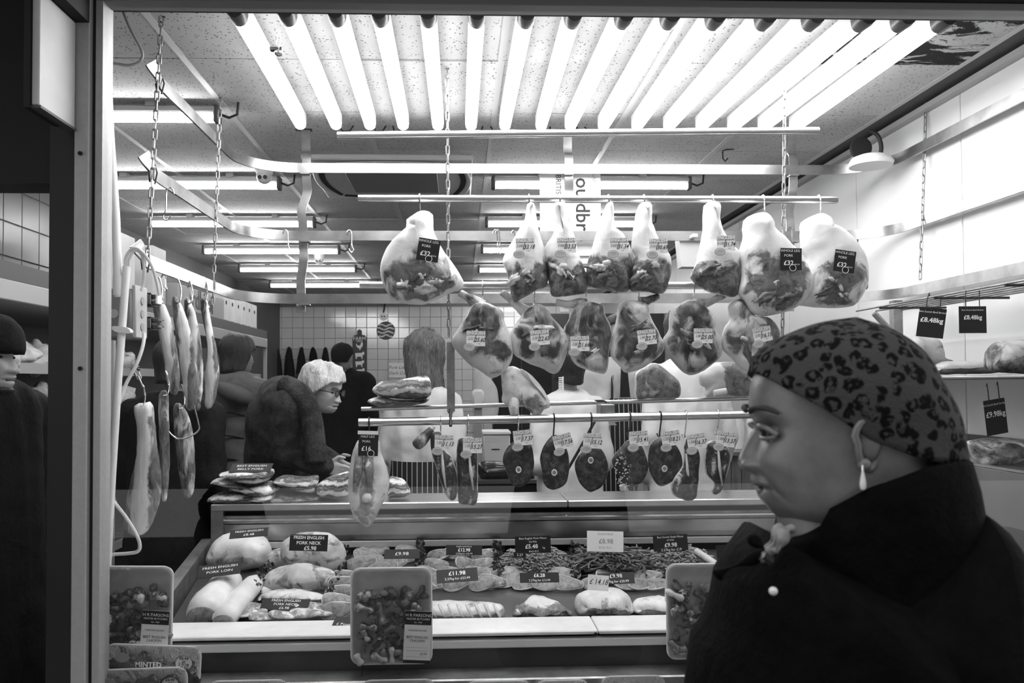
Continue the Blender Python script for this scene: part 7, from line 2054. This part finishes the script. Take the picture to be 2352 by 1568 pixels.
t3 = chicken('foam tray of chicken bones half hidden by the black coat', 1622, 1403, 0, 14)
sub(t2, MB().tube([V((-.085, -.004, -.14)), V((-.089, -.004, -.18)), V((-.094, -.004, -.22))], .0014, 5), 'string', black)
def minted(lab, px, py, Y, tilt, seed, txt):
    m = mpp(Y); w_, h_ = 216 * m, 190 * m
    t = tray(lab, px, py, Y, w_, h_, tilt, .018, group='minted meat trays')
    rr_ = random.Random(seed)
    for q in range(4):
        mb = MB().ell(V((lerp(-.30, .30, q / 3) * w_, .004, h_ * .16 + rr_.uniform(-.01, .01))), (w_ * .19, .014, h_ * .20), 16, 10, amp=.5, freq=9, seed=q + seed)
        mb.att['lean'] = [rr_.choice((.4, .7, .9))] * len(mb.v)
        me = mb.mesh('meat_piece', V((0, 0, 0)), smooth='full'); me.materials.append(mint_meat)
        o = bpy.data.objects.new('meat_piece', me); C.objects.link(o); o.parent = t; ORG[o.name] = V((0, 0, 0))
    film_on(t, w_, h_, .012)
    pr = [(w_ * .34 + 19 * m * math.cos(2 * math.pi * k / 28), h_ * .32 + 16 * m * math.sin(2 * math.pi * k / 28)) for k in range(28)]
    s_ = sub(t, MB().prism(pr, -.0172, -.0162), 'price_sticker', card_white)
    sub(t, MB().tube([V((x, -.0175, z)) for x, z in pr], .0007, 4, closed=True), 'sticker_edge', ink_black)
    for k, s in enumerate(('£6.99', 'or', '2 FOR', '£9.00')): letter(s, 9 * m, ink_black, t, w_ * .34, h_ * .32 + (10 - 7 * k) * m, y=-.0178, rot=-6, bold=.0003)
    n = 32; pts = [(-w_ * .29 + (15 + 1.4 * (k % 2)) * m * math.cos(2 * math.pi * k / n), h_ * .36 + (10 + 1.2 * (k % 2)) * m * math.sin(2 * math.pi * k / n)) for k in range(n)]
    sub(t, MB().prism(pts, -.0172, -.0162), 'seal_sticker', card_grey)
    if txt: letter(txt, 16 * m, ink_white, t, -.02 * w_, h_ * .285, y=-.0175, bold=.0004)
    return t
minted('foam tray lettered MINTED leaning under the first chicken tray', 347, 1578, 2.425, -3, 4, 'MINTED')
minted('foremost minted meat tray cut by the bottom of the window', 320, 1632, 2.392, 1, 9, '')
for k, (px, py, w_) in enumerate(((570, 1660, 180), (915, 1658, 170), (1145, 1660, 150), (1292, 1658, 125), (1455, 1648, 150))):
    Y = 2.40; m = mpp(Y)
    t = tray('%s white foam tray in the row along the bottom of the window' % ordn[k], px, py, Y, w_ * m, 192 * m, 0, .012, group='trays along the bottom of the window')
    mb = MB().ell(V((0, .004, 0)), (w_ * m * .36, .012, .07), 16, 10, amp=.5, freq=9, seed=k); mb.att['lean'] = [.5] * len(mb.v)
    sub(t, mb, 'meat_piece', bone_meat); film_on(t, w_ * m, 192 * m, .01)
bpy.data.scenes.remove(_tmp)
